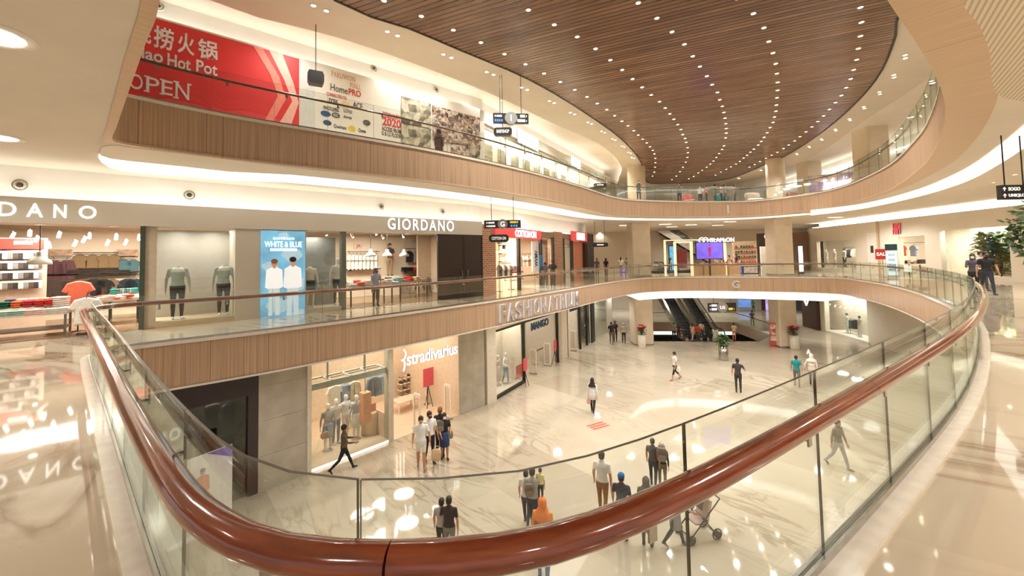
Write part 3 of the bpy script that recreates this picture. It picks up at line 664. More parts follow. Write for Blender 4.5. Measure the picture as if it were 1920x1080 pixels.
arcs = [T2([(240, 3), (450, 90), (630, 168), (785, 238), (918, 303), (1036, 360), (1140, 412), (1232, 460), (1313, 504), (1382, 544), (1440, 581), (1493, 616), (1538, 650), (1578, 681), (1612, 707), (1645, 734), (1671, 759), (1695, 782), (1718, 803), (1736, 825), (1752, 845), (1761, 865), (1766, 890), (1766, 915), (1765, 940), (1760, 968), (1750, 990)], 640),
        T2([(1052, 55), (1198, 138), (1327, 206), (1430, 273), (1513, 337), (1580, 392), (1638, 443), (1692, 490), (1743, 533), (1790, 571), (1822, 607), (1848, 640), (1870, 670), (1892, 700), (1910, 728), (1920, 756), (1934, 778), (1940, 800), (1948, 830), (1950, 858), (1946, 885), (1938, 912), (1922, 940), (1905, 965), (1885, 990), (1860, 1010)], 640),
        T2([(-250, 15), (-145, 101), (-60, 178), (10, 248), (57, 315), (97, 373), (136, 427), (166, 475), (195, 519), (209, 560), (223, 597), (232, 632), (238, 664), (243, 695), (245, 722), (245, 748), (241, 775), (232, 820), (222, 840), (205, 863), (190, 885), (173, 905), (155, 922), (135, 940), (110, 958), (88, 972), (62, 992), (35, 1005)], 1280),
        T2([(310, -10), (398, 75), (457, 155), (485, 232), (508, 297), (524, 357), (530, 413), (534, 462), (534, 507), (531, 549), (527, 590), (524, 625), (517, 657), (508, 688), (492, 717), (475, 746), (458, 772), (442, 795), (425, 815), (400, 838), (382, 855), (362, 873), (343, 888), (322, 908), (300, 922), (272, 938), (245, 952), (215, 967), (185, 985)], 1280),
        T2([(1000, 40), (1006, 124), (1000, 202), (988, 272), (978, 335), (962, 392), (945, 443), (920, 492), (893, 536), (860, 576), (826, 614), (793, 651), (760, 683), (727, 713), (694, 741), (660, 768), (630, 792), (597, 815), (567, 835), (533, 856), (500, 872), (468, 890), (435, 908), (405, 925), (375, 940)], 1280)]
PW = 370.
for a, w_ in zip(arcs, ('leftmost', 'second', 'third', 'fourth', 'rightmost')):
    for k, q in enumerate(a):
        p = at(*q, ZR - .08)
        downlight(p, .065, 'small round spotlight in the %s curving row of lights on the slatted timber ceiling' % w_, 'timber ceiling lights, %s row' % w_, PW if k % 3 == 1 or (k < 6 and k % 2) else 0)
ring_px = T2([(288, 188), (597, 314), (837, 412), (1030, 498), (1184, 573), (1301, 637), (1397, 692), (1473, 742), (1533, 784), (1585, 824), (1621, 859), (1640, 888)], 640) + [(600, 15)]
ring_px2 = T2([(1310, 180), (1252, 318), (1188, 428), (1108, 523), (1020, 605), (940, 672), (860, 731), (782, 784), (712, 826), (642, 866), (440, 957), (315, 1003)], 1280)
for L_, side in ((ring_px, 'left'), (ring_px2, 'right')):
    for k, q in enumerate(L_):
        p = at(*q, ZR - .0)
        for d in (-.13, .13):
            downlight((p.x + d, p.y + d, p.z), .07, 'one of the paired spotlights along the pale ceiling ring, %s of the timber ceiling' % side, 'ring spotlights, %s side' % side, 420 if k % 2 == 0 and d > 0 else 0)
for q in T2([(300, 338), (550, 427), (757, 507), (900, 565), (1030, 640)], 640):
    downlight(at(*q, 10.0), .06, 'small spotlight in the bright raised ceiling over the upper walkway', 'upper walkway spotlights', 160)
G_px = [(92, 327), (320, 343), (493, 356), (630, 366), (738, 375), (822, 383), (905, 391), (985, 399)]
for q in G_px: downlight(at(*q, g_ce), .07, 'small downlight in the pale soffit above the clothing shop front on the left', 'soffit downlights on the left', 330, 140)
for q in [(1398, 416), (1456, 412), (1622, 401), (1659, 395), (1823, 356), (1863, 342), (1903, 327)]: downlight(at(*q, g_ce), .07, 'small downlight in the pale soffit before the white shop front on the right', 'soffit downlights on the right', 400, 140)
for k, q in enumerate([(-24, 62), (-6, 257), (13, 314.5)]):
    p = at(*q, g_ce)
    downlight(p, .3, ('large round recessed ceiling light at the left edge of the picture, topmost of three', 'large round recessed ceiling light at the left edge, middle of three', 'large round recessed ceiling light at the left edge, lowest of three')[k], None, 420, 150)
for q in [(1172, 422), (1201, 424), (1247, 420), (1260, 425), (1296, 421), (1345, 422), (1369, 415), (1566, 407)]:
    p = at(*q, g_ce); mb = MB(); mb.box(-.5, .5, -.12, .12, -.02, -.004, 0); t = thing('slot_light', 'flat rectangular light in the soffit beyond the far columns', 'ceiling light', p, 0, 'slot lights beyond the columns')
    mb.build('lens', M_BULB, t); f = MB(); f.box(-.54, .54, -.16, -.12, -.03, 0); f.box(-.54, .54, .12, .16, -.03, 0); f.box(-.54, -.5, -.12, .12, -.03, 0); f.box(.5, .54, -.12, .12, -.03, 0); f.build('frame', M_TRIM, t)
    lamp('slot_lamp', 'SPOT', (p.x, p.y, p.z - .06), 300, size=.2).data.spot_size = 2.5
# fill spots without fittings, added to brighten the three floors
for x, y in [(-11, 3), (-7, 1), (-3, -2), (3, -4), (8, -2), (12, 3), (17, 8), (22, 14), (24, 24), (24, 33), (16, 37), (9, 38), (3, 32), (30, 5), (-16, 6), (20, 44), (10, 46), (30, 44), (13, -3), (5.6, 2.2), (8.6, 4.6), (5, -1.5)]:
    lamp('ground_fill', 'SPOT', (x, y, g_ce - .08), 170 if x < 0 else (520 if y < 9 else 330), size=.25).data.spot_size = 2.6
for x, y in [(-9, 9), (-6.5, 12), (-3.6, 16), (.5, 20.5), (2.5, 25), (6, 30.5), (-3, 3), (4, 0), (9, 5), (15, 10), (20, 17), (24, 25), (26, 34), (15, 36), (10, 40), (21, 37), (8, 35), (20, 47), (12, 50), (28, 42), (3, 34), (-6, 5)]:
    lamp('lower_fill', 'SPOT', (x, y, lg_ce - .08), 170 if y < 31 else 420, size=.25).data.spot_size = 2.6
for x, y in [(-7, 13.2), (-3, 16.5), (.5, 20), (3.5, 25), (6, 30), (9, 34), (16, 35), (24, 31), (25, 22), (20, 14), (15, 8)]:
    lamp('upper_fill', 'SPOT', (x, y, 9.9), 300, size=.25).data.spot_size = 2.6
# ------------------------------------------------------------------ shop helpers
def R_(F, px0, py0, px1, py1, dep=0., side='l'):
    """pixel rectangle (heights read at the left or right edge) -> s0, s1, z0, z1"""
    q = px0 if side == 'l' else px1
    return F.s(px0, (py0 + py1) / 2, dep), F.s(px1, (py0 + py1) / 2, dep), F.hit(q, py1, dep)[1], F.hit(q, py0, dep)[1]
def fs(F, name, px0, px1, z0, z1, d0, d1, m, dep=None):
    """structural block on a shop front between two pixel columns"""
    d = d0 if dep is None else dep; mb = MB(); a, b = F.s(px0, 490, d), F.s(px1, 490, d); mb.box(a, b, d0, d1, z0, z1); return struct(name, mb, m, F)
def board(F, px0, py0, px1, py1, dep, name, label, cat, m, th=.04, side='l', group=None):
    a, b, z0, z1 = R_(F, px0, py0, px1, py1, dep, side); t = thing(name, label, cat, F.w((a + b) / 2, dep, z0), F.rz, group)
    w_, h = b - a, z1 - z0; mb = MB(); mb.box(-w_ / 2, w_ / 2, 0, th, 0, h); mb.build('panel', m, t); return t, w_, h
def sign(F, text, px0, py0, px1, py1, dep, label, m=None, bold=0., sp=1.1, shear=0., th=.05, name='shop_sign', side='l', ms=None):
    a, b, z0, z1 = R_(F, px0, py0, px1, py1, dep, side); t = thing(name, label, 'sign', F.w((a + b) / 2, dep, z0), F.rz)
    w_, h = b - a, z1 - z0; mb = MB(); mb.text(text, -w_ / 2, w_ / 2, 0, h, 0, .012, 0, bold, sp, shear); mb.build('lettering', m or M_LETW, t)
    if th > .012:
        mb = MB(); mb.text(text, -w_ / 2, w_ / 2, 0, h, .013, th, 0, bold, sp, shear); mb.build('letter_sides', ms or mat((70, 84, 110), .5), t)
    return t
def puff(mb, poly, t, m=0, c=None):
    n = len(poly); cx = sum(p[0] for p in poly) / n; cz = sum(p[1] for p in poly) / n
    L_ = [(-t, .90), (-t * .45, 1), (t * .45, 1), (t, .90)]; vs = []
    for y, k in L_: vs += [(cx + (p[0] - cx) * k, y, cz + (p[1] - cz) * k) for p in poly]
    fs_ = [(i * n + j, i * n + (j + 1) % n, (i + 1) * n + (j + 1) % n, (i + 1) * n + j) for i in range(3) for j in range(n)]
    tri = tessellate_polygon([[Vector((p[0], p[1], 0)) for p in poly]])
    fs_ += [tuple(t_) for t_ in tri] + [tuple(3 * n + q for q in t_) for t_ in tri]
    return mb.add(vs, fs_, m)
def mir(h): return h + [(-x, z) for x, z in h[::-1]]
SHIRT = mir([(.06, 0), (.12, -.02), (.23, -.06), (.33, -.27), (.25, -.32), (.21, -.24), (.22, -.5), (.225, -.72)])
JACKET = mir([(.05, 0), (.12, -.02), (.24, -.07), (.30, -.35), (.31, -.62), (.23, -.63), (.215, -.32), (.22, -.55), (.235, -.76)])
TROUS = mir([(.17, 0), (.19, -.25), (.17, -.98), (.04, -.98), (.012, -.36)])
DRESS = mir([(.05, 0), (.09, .01), (.19, -.05), (.20, -.2), (.15, -.42), (.22, -.75), (.27, -1.05)])
_gm = {}
def garment(F, px, py, dep, kind, rgb, label, group, w=None, rot=0., th=.07, k=1.):
    """hangs with its collar at pixel (px, py) on the plane `dep` behind the shop front"""
    s, z = F.hit(px, py, dep); key = (kind, rgb, th)
    if key not in _gm:
        a = MB(); puff(a, {'shirt': SHIRT, 'jacket': JACKET, 'trousers': TROUS, 'dress': DRESS}[kind], th)
        if kind == 'jacket': a.box(-.012, .012, -th - .006, -th, -.70, -.1, 1)
        h = MB(); h.tube([(-.17, 0, -.04), (0, 0, .035), (.17, 0, -.04)], .01, 6); h.tube([(0, 0, .03), (0, 0, .075), (.025, 0, .10), (0, 0, .125)], .006, 6)
        _gm[key] = (a.mesh(kind, [mat(rgb, .85, var=.1, scale=14.), mat(tuple(int(c * .6) for c in rgb), .8)]), h.mesh('hanger', mat((90, 74, 58), .5)))
    a, h = _gm[key]; nm = {'shirt': 'hanging_shirt', 'jacket': 'hanging_jacket', 'trousers': 'hanging_trousers', 'dress': 'hanging_dress'}[kind]
    o = bpy.data.objects.new(nm, a); COL.objects.link(o); o.location = F.w(s, dep, z); o.rotation_euler = (0, 0, F.rz + math.radians(rot)); o.scale = (k, k, k); tag(o, label, 'clothes', group)
    c = bpy.data.objects.new('hanger', h); COL.objects.link(c); c.parent = o
    return o
def rail(F, px0, px1, py, dep, label, legs=None, group=None, r=.016, brackets=0.):
    s0, z = F.hit(px0, py, dep); s1 = F.hit(px1, py, dep)[0]; t = thing('clothes_rail', label, 'clothes rail', F.w((s0 + s1) / 2, dep, z if legs is None else legs), F.rz, group)
    h = 0 if legs is None else z - legs; w_ = s1 - s0; mb = MB(); mb.tube([(-w_ / 2, 0, h), (w_ / 2, 0, h)], r, 8); mb.build('bar', M_BLACK, t)
    if legs is not None:
        for x in (-w_ / 2 + .02, w_ / 2 - .02):
            l = MB(); l.tube([(x, 0, 0.01), (x, 0, h)], r * .9, 8); l.tube([(x, -.22, .012), (x, .22, .012)], r * .9, 8); l.build('leg', M_BLACK, t)
    if brackets:
        for x in (-w_ / 2 + .1, w_ / 2 - .1): l = MB(); l.tube([(x, 0, 0), (x, brackets, .03)], .012, 6); l.build('bracket', M_BLACK, t)
    return t
_fm = {}
def folded(F, s, dep, z, w_, d, h, rgb, label, group, rot=0.):
    key = (rgb, round(w_, 2), round(d, 2), round(h, 2))
    if key not in _fm:
        a = MB(); n = max(1, round(h / .05))
        for i in range(n): a.soft(-w_ / 2, w_ / 2, -d / 2, d / 2, h * i / n, h * (i + 1) / n, 0, 16, 5., 4)
        _fm[key] = a.mesh('folded_shirt', mat(rgb, .85, var=.1, scale=14.))
    o = bpy.data.objects.new('folded_shirt', _fm[key]); COL.objects.link(o); o.location = F.w(s, dep, z); o.rotation_euler = (0, 0, F.rz + math.radians(rot)); tag(o, label, 'folded clothes', group); return o
def table(F, s0, s1, d0, d1, z, label, top_m, leg_m, shelf=None, name='display_table', zf=0.):
    t = thing(name, label, 'table', F.w((s0 + s1) / 2, (d0 + d1) / 2, zf), F.rz); a, b, h = (s1 - s0) / 2, (d1 - d0) / 2, z - zf
    mb = MB(); mb.box(-a, a, -b, b, h - .045, h); mb.build('table_top', top_m, t)
    for x in (-a + .04, a - .04):
        for y in (-b + .04, b - .04): l = MB(); l.box(x - .025, x + .025, y - .025, y + .025, 0, h - .045); l.build('leg', leg_m, t)
    if shelf: m = MB(); m.box(-a + .03, a - .03, -b + .03, b - .03, shelf - .02, shelf + .02); m.build('lower_shelf', leg_m, t)
    return t
def wshelf(F, px0, px1, py, dep, label, m=None, d=.32, group=None):
    s0, z = F.hit(px0, py, dep); s1 = F.hit(px1, py, dep)[0]; t = thing('wall_shelf', label, 'shelf', F.w((s0 + s1) / 2, dep, z), F.rz, group); w_ = (s1 - s0) / 2
    mb = MB(); mb.box(-w_, w_, -d / 2, d / 2, -.035, 0); mb.build('shelf_board', m or M_BLACK, t); 
    for x in (-w_ * .8, w_ * .8): mb = MB(); mb.box(x - .012, x + .012, -d / 2 + .05, d / 2, -.1, -.035); mb.build('bracket', M_BLACK, t)
    return t, s0, s1, z
def shopfill(F, s, dep, z, pw, size=1.2): return lamp('shop_fill', 'AREA', F.w(s, dep, z), pw, (1, .93, .82), size)  # soft area fill added under shop ceilings, with no fitting
def pane(n, F, px0, px1, z0, z1, dep, m=None):
    mb = MB(); a, b = F.s(px0, 490, dep), F.s(px1, 490, dep); mb.box(a, b, dep, dep + .012, z0, z1, 0); return struct('window_%d' % n, mb, m or M_SHOPGL, F)
_tk = []
def spot_head(F, px, py, dep, label, group, lit=True):
    """white track spotlight aimed down and outwards"""
    if not _tk:
        a = MB(); a.tube([(0, 0, 0), (0, 0, -.09)], .014, 6); b = MB(); d = Vector((0, -.5, -.8)).normalized(); c = Vector((0, 0, -.12))
        b.tube([c - d * .10, c - d * .09, c + d * .09], [.022, .04, .045], 12); e = MB(); e.tube([c + d * .09, c + d * .094], [.038, .038], 12)
        _tk.extend([a.mesh('stem', M_TRIM), b.mesh('lamp_head', M_TRIM), e.mesh('lens', M_BULB)])
    s, z = F.hit(px, py, dep); t = thing('track_spotlight', label, 'spotlight', F.w(s, dep, z + .1), F.rz + random.uniform(-.6, .6), group)
    for nm, me in zip(('stem', 'lamp_head', 'lens'), _tk): o = bpy.data.objects.new(nm, me); COL.objects.link(o); o.parent = t
_pd = []
def pendant(F, px, py, dep, label, ztop, group=None, k=1.):
    s, z = F.hit(px, py, dep); t = thing('pendant_lamp', label, 'pendant lamp', F.w(s, dep, z), F.rz, group); m = mat((196, 196, 176), .45)
    a = MB(); a.lathe([(.0, .36 * k), (.07 * k, .355 * k), (.085 * k, .25 * k), (.12 * k, .2 * k), (.235 * k, .1 * k), (.25 * k, 0), (.235 * k, .0), (.22 * k, .09 * k)], 20); a.build('lamp_shade', m, t)
    a = MB(); a.tube([(0, 0, .36 * k), (0, 0, ztop - z)], .012, 6); a.build('cord', M_BLACK, t); a = MB(); a.ball((0, 0, .08 * k), .06 * k); a.build('bulb', M_BULB, t); return t
def nozzle(F, px, py, dep, label, group, r=.17):
    s, z = F.hit(px, py, dep); t = thing('air_nozzle', label, 'air vent', F.w(s, dep, z), F.rz, group)
    def rg(r0, r1, y0, y1):
        m = MB(); n = 20; vs = [(q * math.cos(2 * math.pi * j / n), y, q * math.sin(2 * math.pi * j / n)) for q, y in ((r0, y0), (r1, y1)) for j in range(n)]
        return m.add(vs, [(j, (j + 1) % n, n + (j + 1) % n, n + j) for j in range(n)], smooth=True)
    rg(r, r * .86, -.02, -.05).build('outer_ring', M_TRIM, t); rg(r * .8, r * .42, -.01, -.07).build('cone', mat((200, 190, 170), .5), t); b = MB(); b.ball((0, -.04, 0), r * .3); b.build('nozzle_ball', M_DARK, t); rg(r * .86, r * .8, -.012, -.012).build('gap', M_BLACK, t); return t
def poster_person(mb, x, z, h, tm, bm, sm, hm, y=-.004):
    """flat printed figure made of simple shapes"""
    e = lambda cx, cz, a, b, m, yy: mb.prism([(cx + a * math.cos(2 * math.pi * k / 14), cz + b * math.sin(2 * math.pi * k / 14)) for k in range(14)], yy - .002, yy, m, 'y')
    mb.prism([(x - .09 * h, z), (x - .085 * h, z + .5 * h), (x + .085 * h, z + .5 * h), (x + .09 * h, z), (x + .02 * h, z), (x, z + .38 * h), (x - .02 * h, z)], y - .002, y, bm, 'y')
    mb.prism([(x - .09 * h, z + .47 * h), (x - .14 * h, z + .5 * h), (x - .125 * h, z + .8 * h), (x - .04 * h, z + .85 * h), (x + .04 * h, z + .85 * h), (x + .125 * h, z + .8 * h), (x + .14 * h, z + .5 * h), (x + .09 * h, z + .47 * h)], y - .004, y - .002, tm, 'y')
    e(x, z + .92 * h, .05 * h, .068 * h, sm, y - .004); e(x, z + .955 * h, .054 * h, .045 * h, hm, y - .006); mb.prism([(x - .022 * h, z + .83 * h), (x + .022 * h, z + .83 * h), (x + .02 * h, z + .88 * h), (x - .02 * h, z + .88 * h)], y - .006, y - .004, sm, 'y')

# ================================================================== long shop front, ground floor left
M_BAND = mat((205, 196, 180), .6, var=.02, scale=1.); M_DKWOOD = mat((58, 46, 40), .35); M_INT = mat((232, 214, 188), .7, var=.03, scale=1.)
F = FA; sl = s_l
mb = MB(); mb.box(sl, F.L, -.06, .06, 2.95, 3.6); mb.box(sl, F.L, .06, .75, 2.95, 3.0); struct('wall_sign_band', mb, M_BAND, F)
fs(F, 'wall_post_green', 262, 272, 0, 2.95, 0, .3, mat((66, 76, 66), .35))
fs(F, 'wall_pier_mirror', 272, 294, 0, 2.95, .1, .5, mat((206, 190, 166), .3), 0.1)
fs(F, 'wall_pier_left', 441, 489, 0, 2.95, 0, 1.7, M_BAND)
fs(F, 'wall_pier_poster', 487, 574, 0, 2.95, .02, 1.2, mat((196, 186, 168), .5))
fs(F, 'wall_post_grey', 641, 649, 0, 2.95, 0, .25, mat((110, 112, 100), .3))
fs(F, 'wall_display_back', 292, 441, .16, 2.95, 1.55, 1.62, mat((198, 192, 182), .25, var=.03), 1.3)
fs(F, 'floor_display_plinth', 292, 441, 0, .16, .03, 1.55, mat((206, 184, 152), .4))
fs(F, 'floor_display_plinth_right', 574, 643, 0, .14, .03, 1.5, mat((206, 190, 166), .4))
pane(1, F, 293, 441, .16, 2.95, .02); pane(2, F, 574, 642, .14, 2.95, .02)
# dark double door
for i, (a, b) in enumerate(((821, 871), (871, 905))):
    s0, s1 = F.s(a, 490), F.s(b, 490); mb = MB(); mb.box(s0, s1, 0, .08, 0, 2.95); mb.box(s0 + .01, s0 + .07, -.02, 0, 0, 2.93); mb.box(s1 - .07, s1 - .01, -.02, 0, 0, 2.93); mb.box(s0 + .07, s1 - .07, -.02, 0, 2.84, 2.93)
    d = struct('door_%d' % (i + 1), mb, M_DKWOOD, F); h = MB(); x = s1 - .16 if i == 0 else s0 + .16; h.tube([(x, -.05, 1.0), (x, -.05, 1.3)], .015, 8); h.tube([(x, -.05, 1.02), (x, 0, 1.02)], .01, 6); h.tube([(x, -.05, 1.28), (x, 0, 1.28)], .01, 6); h.build('door_handle', M_STEEL, d)
# shop interior shell
mb = MB(); mb.box(sl, F.L, 5.4, 5.5, 0, 3.4); mb.box(F.L - .3, F.L, .1, 5.5, 0, 3.4); struct('wall_shop_back', mb, M_INT, F)
mb = MB(); mb.box(sl, F.L, .05, 5.5, .002, .012); struct('floor_shop', mb, mat((150, 118, 90), .25, var=.12), F)
mb = MB(); mb.box(sl, F.L, .75, 5.5, 3.3, 3.36, 0)
for k in range(8): mb.box(sl, F.L, .95 + k * .6, 1.07 + k * .6, 3.12, 3.2, 1)
for k in range(12): mb.box(sl + 1.6 * k, sl + 1.6 * k + .1, .9, 5.4, 3.2, 3.26, 1)
struct('ceiling_shop', mb, [mat((66, 48, 38), .7), mat((214, 196, 172), .6)], F)
for s_ in (F.s(30), F.s(120), F.s(210), F.s(400), F.s(690), F.s(770)): shopfill(F, s_, 2.4, 3.08, 120, 1.4)
for s_ in (F.s(340), F.s(410), F.s(600)): shopfill(F, s_, .9, 2.92, 14, .5)
# signs
a0, a1_ = F.s(0, 396, -.06), F.s(181, 396, -.06); z0, z1 = F.hit(160, 410, -.06)[1], F.hit(160, 386, -.06)[1]
t = thing('shop_sign', 'large white letters ending in DANO on the grey band at the left edge', 'sign', F.w(a0, -.075, z0), F.rz)
mb = MB(); W_ = a1_ - a0; lw = [.17, .17, .155, .20]; x = .0
for ch, x0, x1 in (('G', -.99, -.80), ('I', -.72, -.70), ('O', -.62, -.42), ('R', -.32, -.19), ('D', -.02, .155), ('A', .255, .42), ('N', .53, .665), ('O', .80, 1.0)): mb.text(ch, x0 * W_, x1 * W_, 0, z1 - z0, 0, .015, 0, .006)
mb.build('lettering', M_LETW, t)
sign(F, 'GIORDANO', 727, 408, 851, 430, -.11, 'white GIORDANO letters with dark blue sides, right end of the grey band', sp=1.25, bold=.01)
# light box poster
t, w_, h = board(F, 489, 432, 572, 612, -.055, 'lightbox_poster', 'tall lit sky-blue poster of two people in white, WHITE & BLUE, between the shop windows', 'poster', mat((120, 186, 222), .4, emit=.45, var=.25, scale=1.6), .06)
wm, sk, hm, pm, cl = 0, 1, 2, 3, 4; PRT = None; clouds = []
for cx, cz, r in ((-.30, .62, .22), (.2, .74, .3), (-.1, .2, .34), (.35, .42, .3), (.42, .06, .35), (-.42, .02, .3), (.0, .95, .15)):
    mb = MB(); clouds.append(mb); mb.prism([(cx * w_ + r * w_ * (1 + .12 * math.sin(5 * k)) * math.cos(2 * math.pi * k / 18) * .8, max(.01, min(h - .01, cz * h + r * w_ * .55 * math.sin(2 * math.pi * k / 18)))) for k in range(18) if abs(cx * w_ + r * w_ * (1 + .12 * math.sin(5 * k)) * math.cos(2 * math.pi * k / 18) * .8) < w_ * .5], -.002, 0, cl, 'y')
PRT = [mat((244, 246, 246), .5, emit=.5), mat((226, 176, 146), .5, emit=.2), mat((170, 110, 70), .5), mat((214, 232, 240), .5, emit=.4), mat((178, 212, 230), .5, emit=.42), mat((50, 40, 36), .5)]
for mb in clouds: mb.build('cloud_print', PRT, t)
for q_ in ((-.21 * w_, .10 * h, .60 * h, 2), (.21 * w_, .07 * h, .65 * h, 5)): mb = MB(); poster_person(mb, *q_[:3], wm, pm, sk, q_[3], -.006); mb.build('printed_figure', PRT, t)
mb = MB(); mb.text('WHITE & BLUE', -.42 * w_, .42 * w_, .825 * h, .885 * h, -.012, .008); mb.text('GIORDANO', -.24 * w_, .24 * w_, .905 * h, .93 * h, -.012, .008, sp=1.3); mb.text('\u25a0\u25a0\u25a0\u25a0\u25a0\u25a0\u25a0\u25a0\u25a0', -.3 * w_, .3 * w_, .785 * h, .81 * h, -.012, .008); mb.build('lettering', M_LETW, t)
# window figures
G_ = [(333, 595, 1.0, 'headless mannequin in a sage button shirt, left one in the large shop window', (168, 176, 160), (52, 44, 40)),
      (419, 597, 1.0, 'headless mannequin in a pale sage shirt, right one in the large shop window', (176, 186, 172), (50, 44, 42))]
for px, py, dep, lb, tc, bc in G_:
    o = manq(F, px, 540, .45, .16, 1.86, lb, tc, bc, head=False, sleeve='long', skin=(182, 170, 140), shoes=(236, 232, 224), face=4)
    q = MB(); rings(q, [(0, 0, 1.31, .19, .118), (0, 0, 1.38, .165, .10), (0, 0, 1.44, .10, .075)]); q.build('collar', mat((240, 236, 226), .8), o)
manq(F, 581, 520, .55, .14, 1.72, 'headless mannequin in a cream top and black skirt just right of the sky-blue poster', (226, 216, 198), (40, 36, 36), head=False, skirt=((40, 36, 36), 1., .62, 1.), legs='skin', shoes=(236, 232, 224), face=-10)
manq(F, 633, 520, .6, .14, 1.82, 'white-headed mannequin in a cream patterned blouse and dark jeans beside the grey post', (224, 214, 196), (52, 54, 62), sleeve='long', shoes=(236, 232, 224), face=10)
t, w_, h = board(F, 574, 445, 629, 575, 1.2, 'backdrop_board', 'tall grey cloud-printed backdrop behind the window mannequins', 'display board', mat((146, 146, 142), .5, var=.28, scale=1.4)); mb = MB(); mb.text('WHITE\n& BLUE', -.1 * w_, .35 * w_, .26 * h, .38 * h, -.006, .004); mb.build('lettering', mat((190, 188, 180), .5), t)
# ---- left part of the shop interior
D0 = 5.2
t, w_, h = board(F, -40, 447, 82, 467, 2.94, 'header_board', 'red header board reading essentials above the wall of sock packs', 'sign', mat((196, 66, 56), .5), .06); mb = MB(); mb.text('essentials', w_ * .02, w_ * .32, .45 * h, .95 * h, -.01, .008, 0, .01); mb.build('lettering', M_LETW, t)
fs(F, 'wall_sock_display', -40, 88, 0, F.hit(40, 446, 3.0)[1], 3.02, 3.1, mat((206, 186, 164), .7), 3.02)
pm = []
for c in ((60, 52, 50), (236, 230, 222), (150, 146, 142), (92, 78, 70)):
    a = MB(); a.soft(-.05, .05, -.025, .025, -.24, -.03, 0, 10, 3, 4); b = MB(); b.box(-.05, .05, -.028, .028, -.06, 0); pm.append((a.mesh('sock_pack', mat(c, .8)), b.mesh('header_card', mat((238, 234, 228), .6))))
rows = ((472, 'top row'), (491, 'second row'), (510, 'third row'), (529, 'bottom row'))
for py, rn in rows:
    s0, z = F.hit(-8, py, 2.95); s1 = F.hit(80, py, 2.95)[0]; t = thing('hook_rail', 'thin rail of the %s of the sock wall' % rn, 'display rail', F.w((s0 + s1) / 2, 2.97, z), F.rz); mb = MB(); mb.tube([(-(s1 - s0) / 2, 0, .03), ((s1 - s0) / 2, 0, .03)], .012, 6); mb.build('bar', M_STEEL, t)
    for k in range(17):
        a, b = pm[(k // 2 + int(py)) % 4]; o = bpy.data.objects.new('sock_pack', a); COL.objects.link(o); o.location = F.w(s0 + .05 + k * (s1 - s0 - .1) / 16, 2.94, z + .02); o.rotation_euler = (0, 0, F.rz); tag(o, 'sock pack hanging in the %s of the sock wall under the red board' % rn, 'socks', 'sock packs, ' + rn); c = bpy.data.objects.new('header_card', b); COL.objects.link(c); c.parent = o
rail(F, 90, 133, 484, D0, 'black rail with two burgundy jackets at the back wall of the clothing shop', brackets=.2)
for px in (101, 125): garment(F, px, 489, D0, 'jacket', (92, 56, 58), 'burgundy jacket hanging on the back wall, right of the red header board', 'burgundy jackets on the back wall', k=.9)
rail(F, 137, 222, 474, D0, 'black rail with four khaki shirts on the back wall of the clothing shop', brackets=.2)
for px in (150, 174, 195, 214): garment(F, px, 478, D0, 'shirt', (124, 100, 66), 'khaki brown shirt hanging on the back wall of the clothing shop', 'khaki shirts on the back wall', k=.68, rot=random.uniform(-8, 22))
rail(F, 222, 259, 482, D0, 'short black rail with two teal shirts by the green post', brackets=.2)
for px in (233, 250): garment(F, px, 487, D0, 'shirt', (72, 104, 108), 'teal shirt hanging on the back wall next to the green post', 'teal shirts on the back wall', k=.68)
wshelf(F, 88, 262, 513, D0, 'long black shelf under the khaki shirts on the back wall')
for px, c in zip((140, 160, 178, 196, 214, 232), ((66, 50, 44), (58, 46, 42), (52, 44, 44), (66, 52, 44), (60, 56, 52), (52, 46, 42))):
    s, z = F.hit(px, 513, D0); folded(F, s, D0, z, .34, .3, .14, c, 'dark folded clothes on the long black shelf at the back', 'dark folded clothes on the back shelf')
rail(F, 88, 262, 520, D0, 'lower black rail with dark trousers along the back wall', brackets=.2)
for px in (100, 110, 121, 131, 150, 163): garment(F, px, 525, D0 - .15, 'trousers', (70, 54, 44), 'dark brown trousers hanging on the lower rail at the back wall', 'dark trousers on the lower rail', k=.8)
for px, c in ((176, (34, 30, 30)), (196, (38, 34, 34)), (206, (110, 92, 70)), (240, (34, 40, 44)), (252, (28, 60, 64))): garment(F, px, 523, D0 - .15, 'shirt', c, {176: 'black shirt on the lower rail under the second khaki shirt', 196: 'black shirt on the lower rail under the third khaki shirt', 206: 'olive tan jacket shirt on the lower rail', 240: 'charcoal shirt on the lower rail near the green post', 252: 'dark teal shirt at the right end of the lower rail'}[px], 'shirts on the lower rail', k=1.0)
for px0, px1, lb in ((90, 135, 'narrow photo strip above the burgundy jackets'), (219, 258, 'narrow photo strip above the teal shirts')):
    t, w_, h = board(F, px0, 468, px1, 480, D0 + .1, 'wall_picture', lb + ' in the clothing shop', 'picture', mat((176, 142, 112), .5, var=.45, scale=6.))
for k, (px, py) in enumerate([(56, 436), (111, 439), (141, 455), (168, 441), (158, 448), (218, 443), (202, 454), (236, 453), (261, 444), (92, 458), (69, 447), (24, 440)]): spot_head(F, px, py, 2.0 + .3 * (k % 4), 'white spotlight on the ceiling track of the clothing shop, left part', 'track spotlights, left part of the shop')
pendant(F, 74, 496, 1.6, 'sage-grey dome pendant lamp hanging before the wall of sock packs', 3.15)
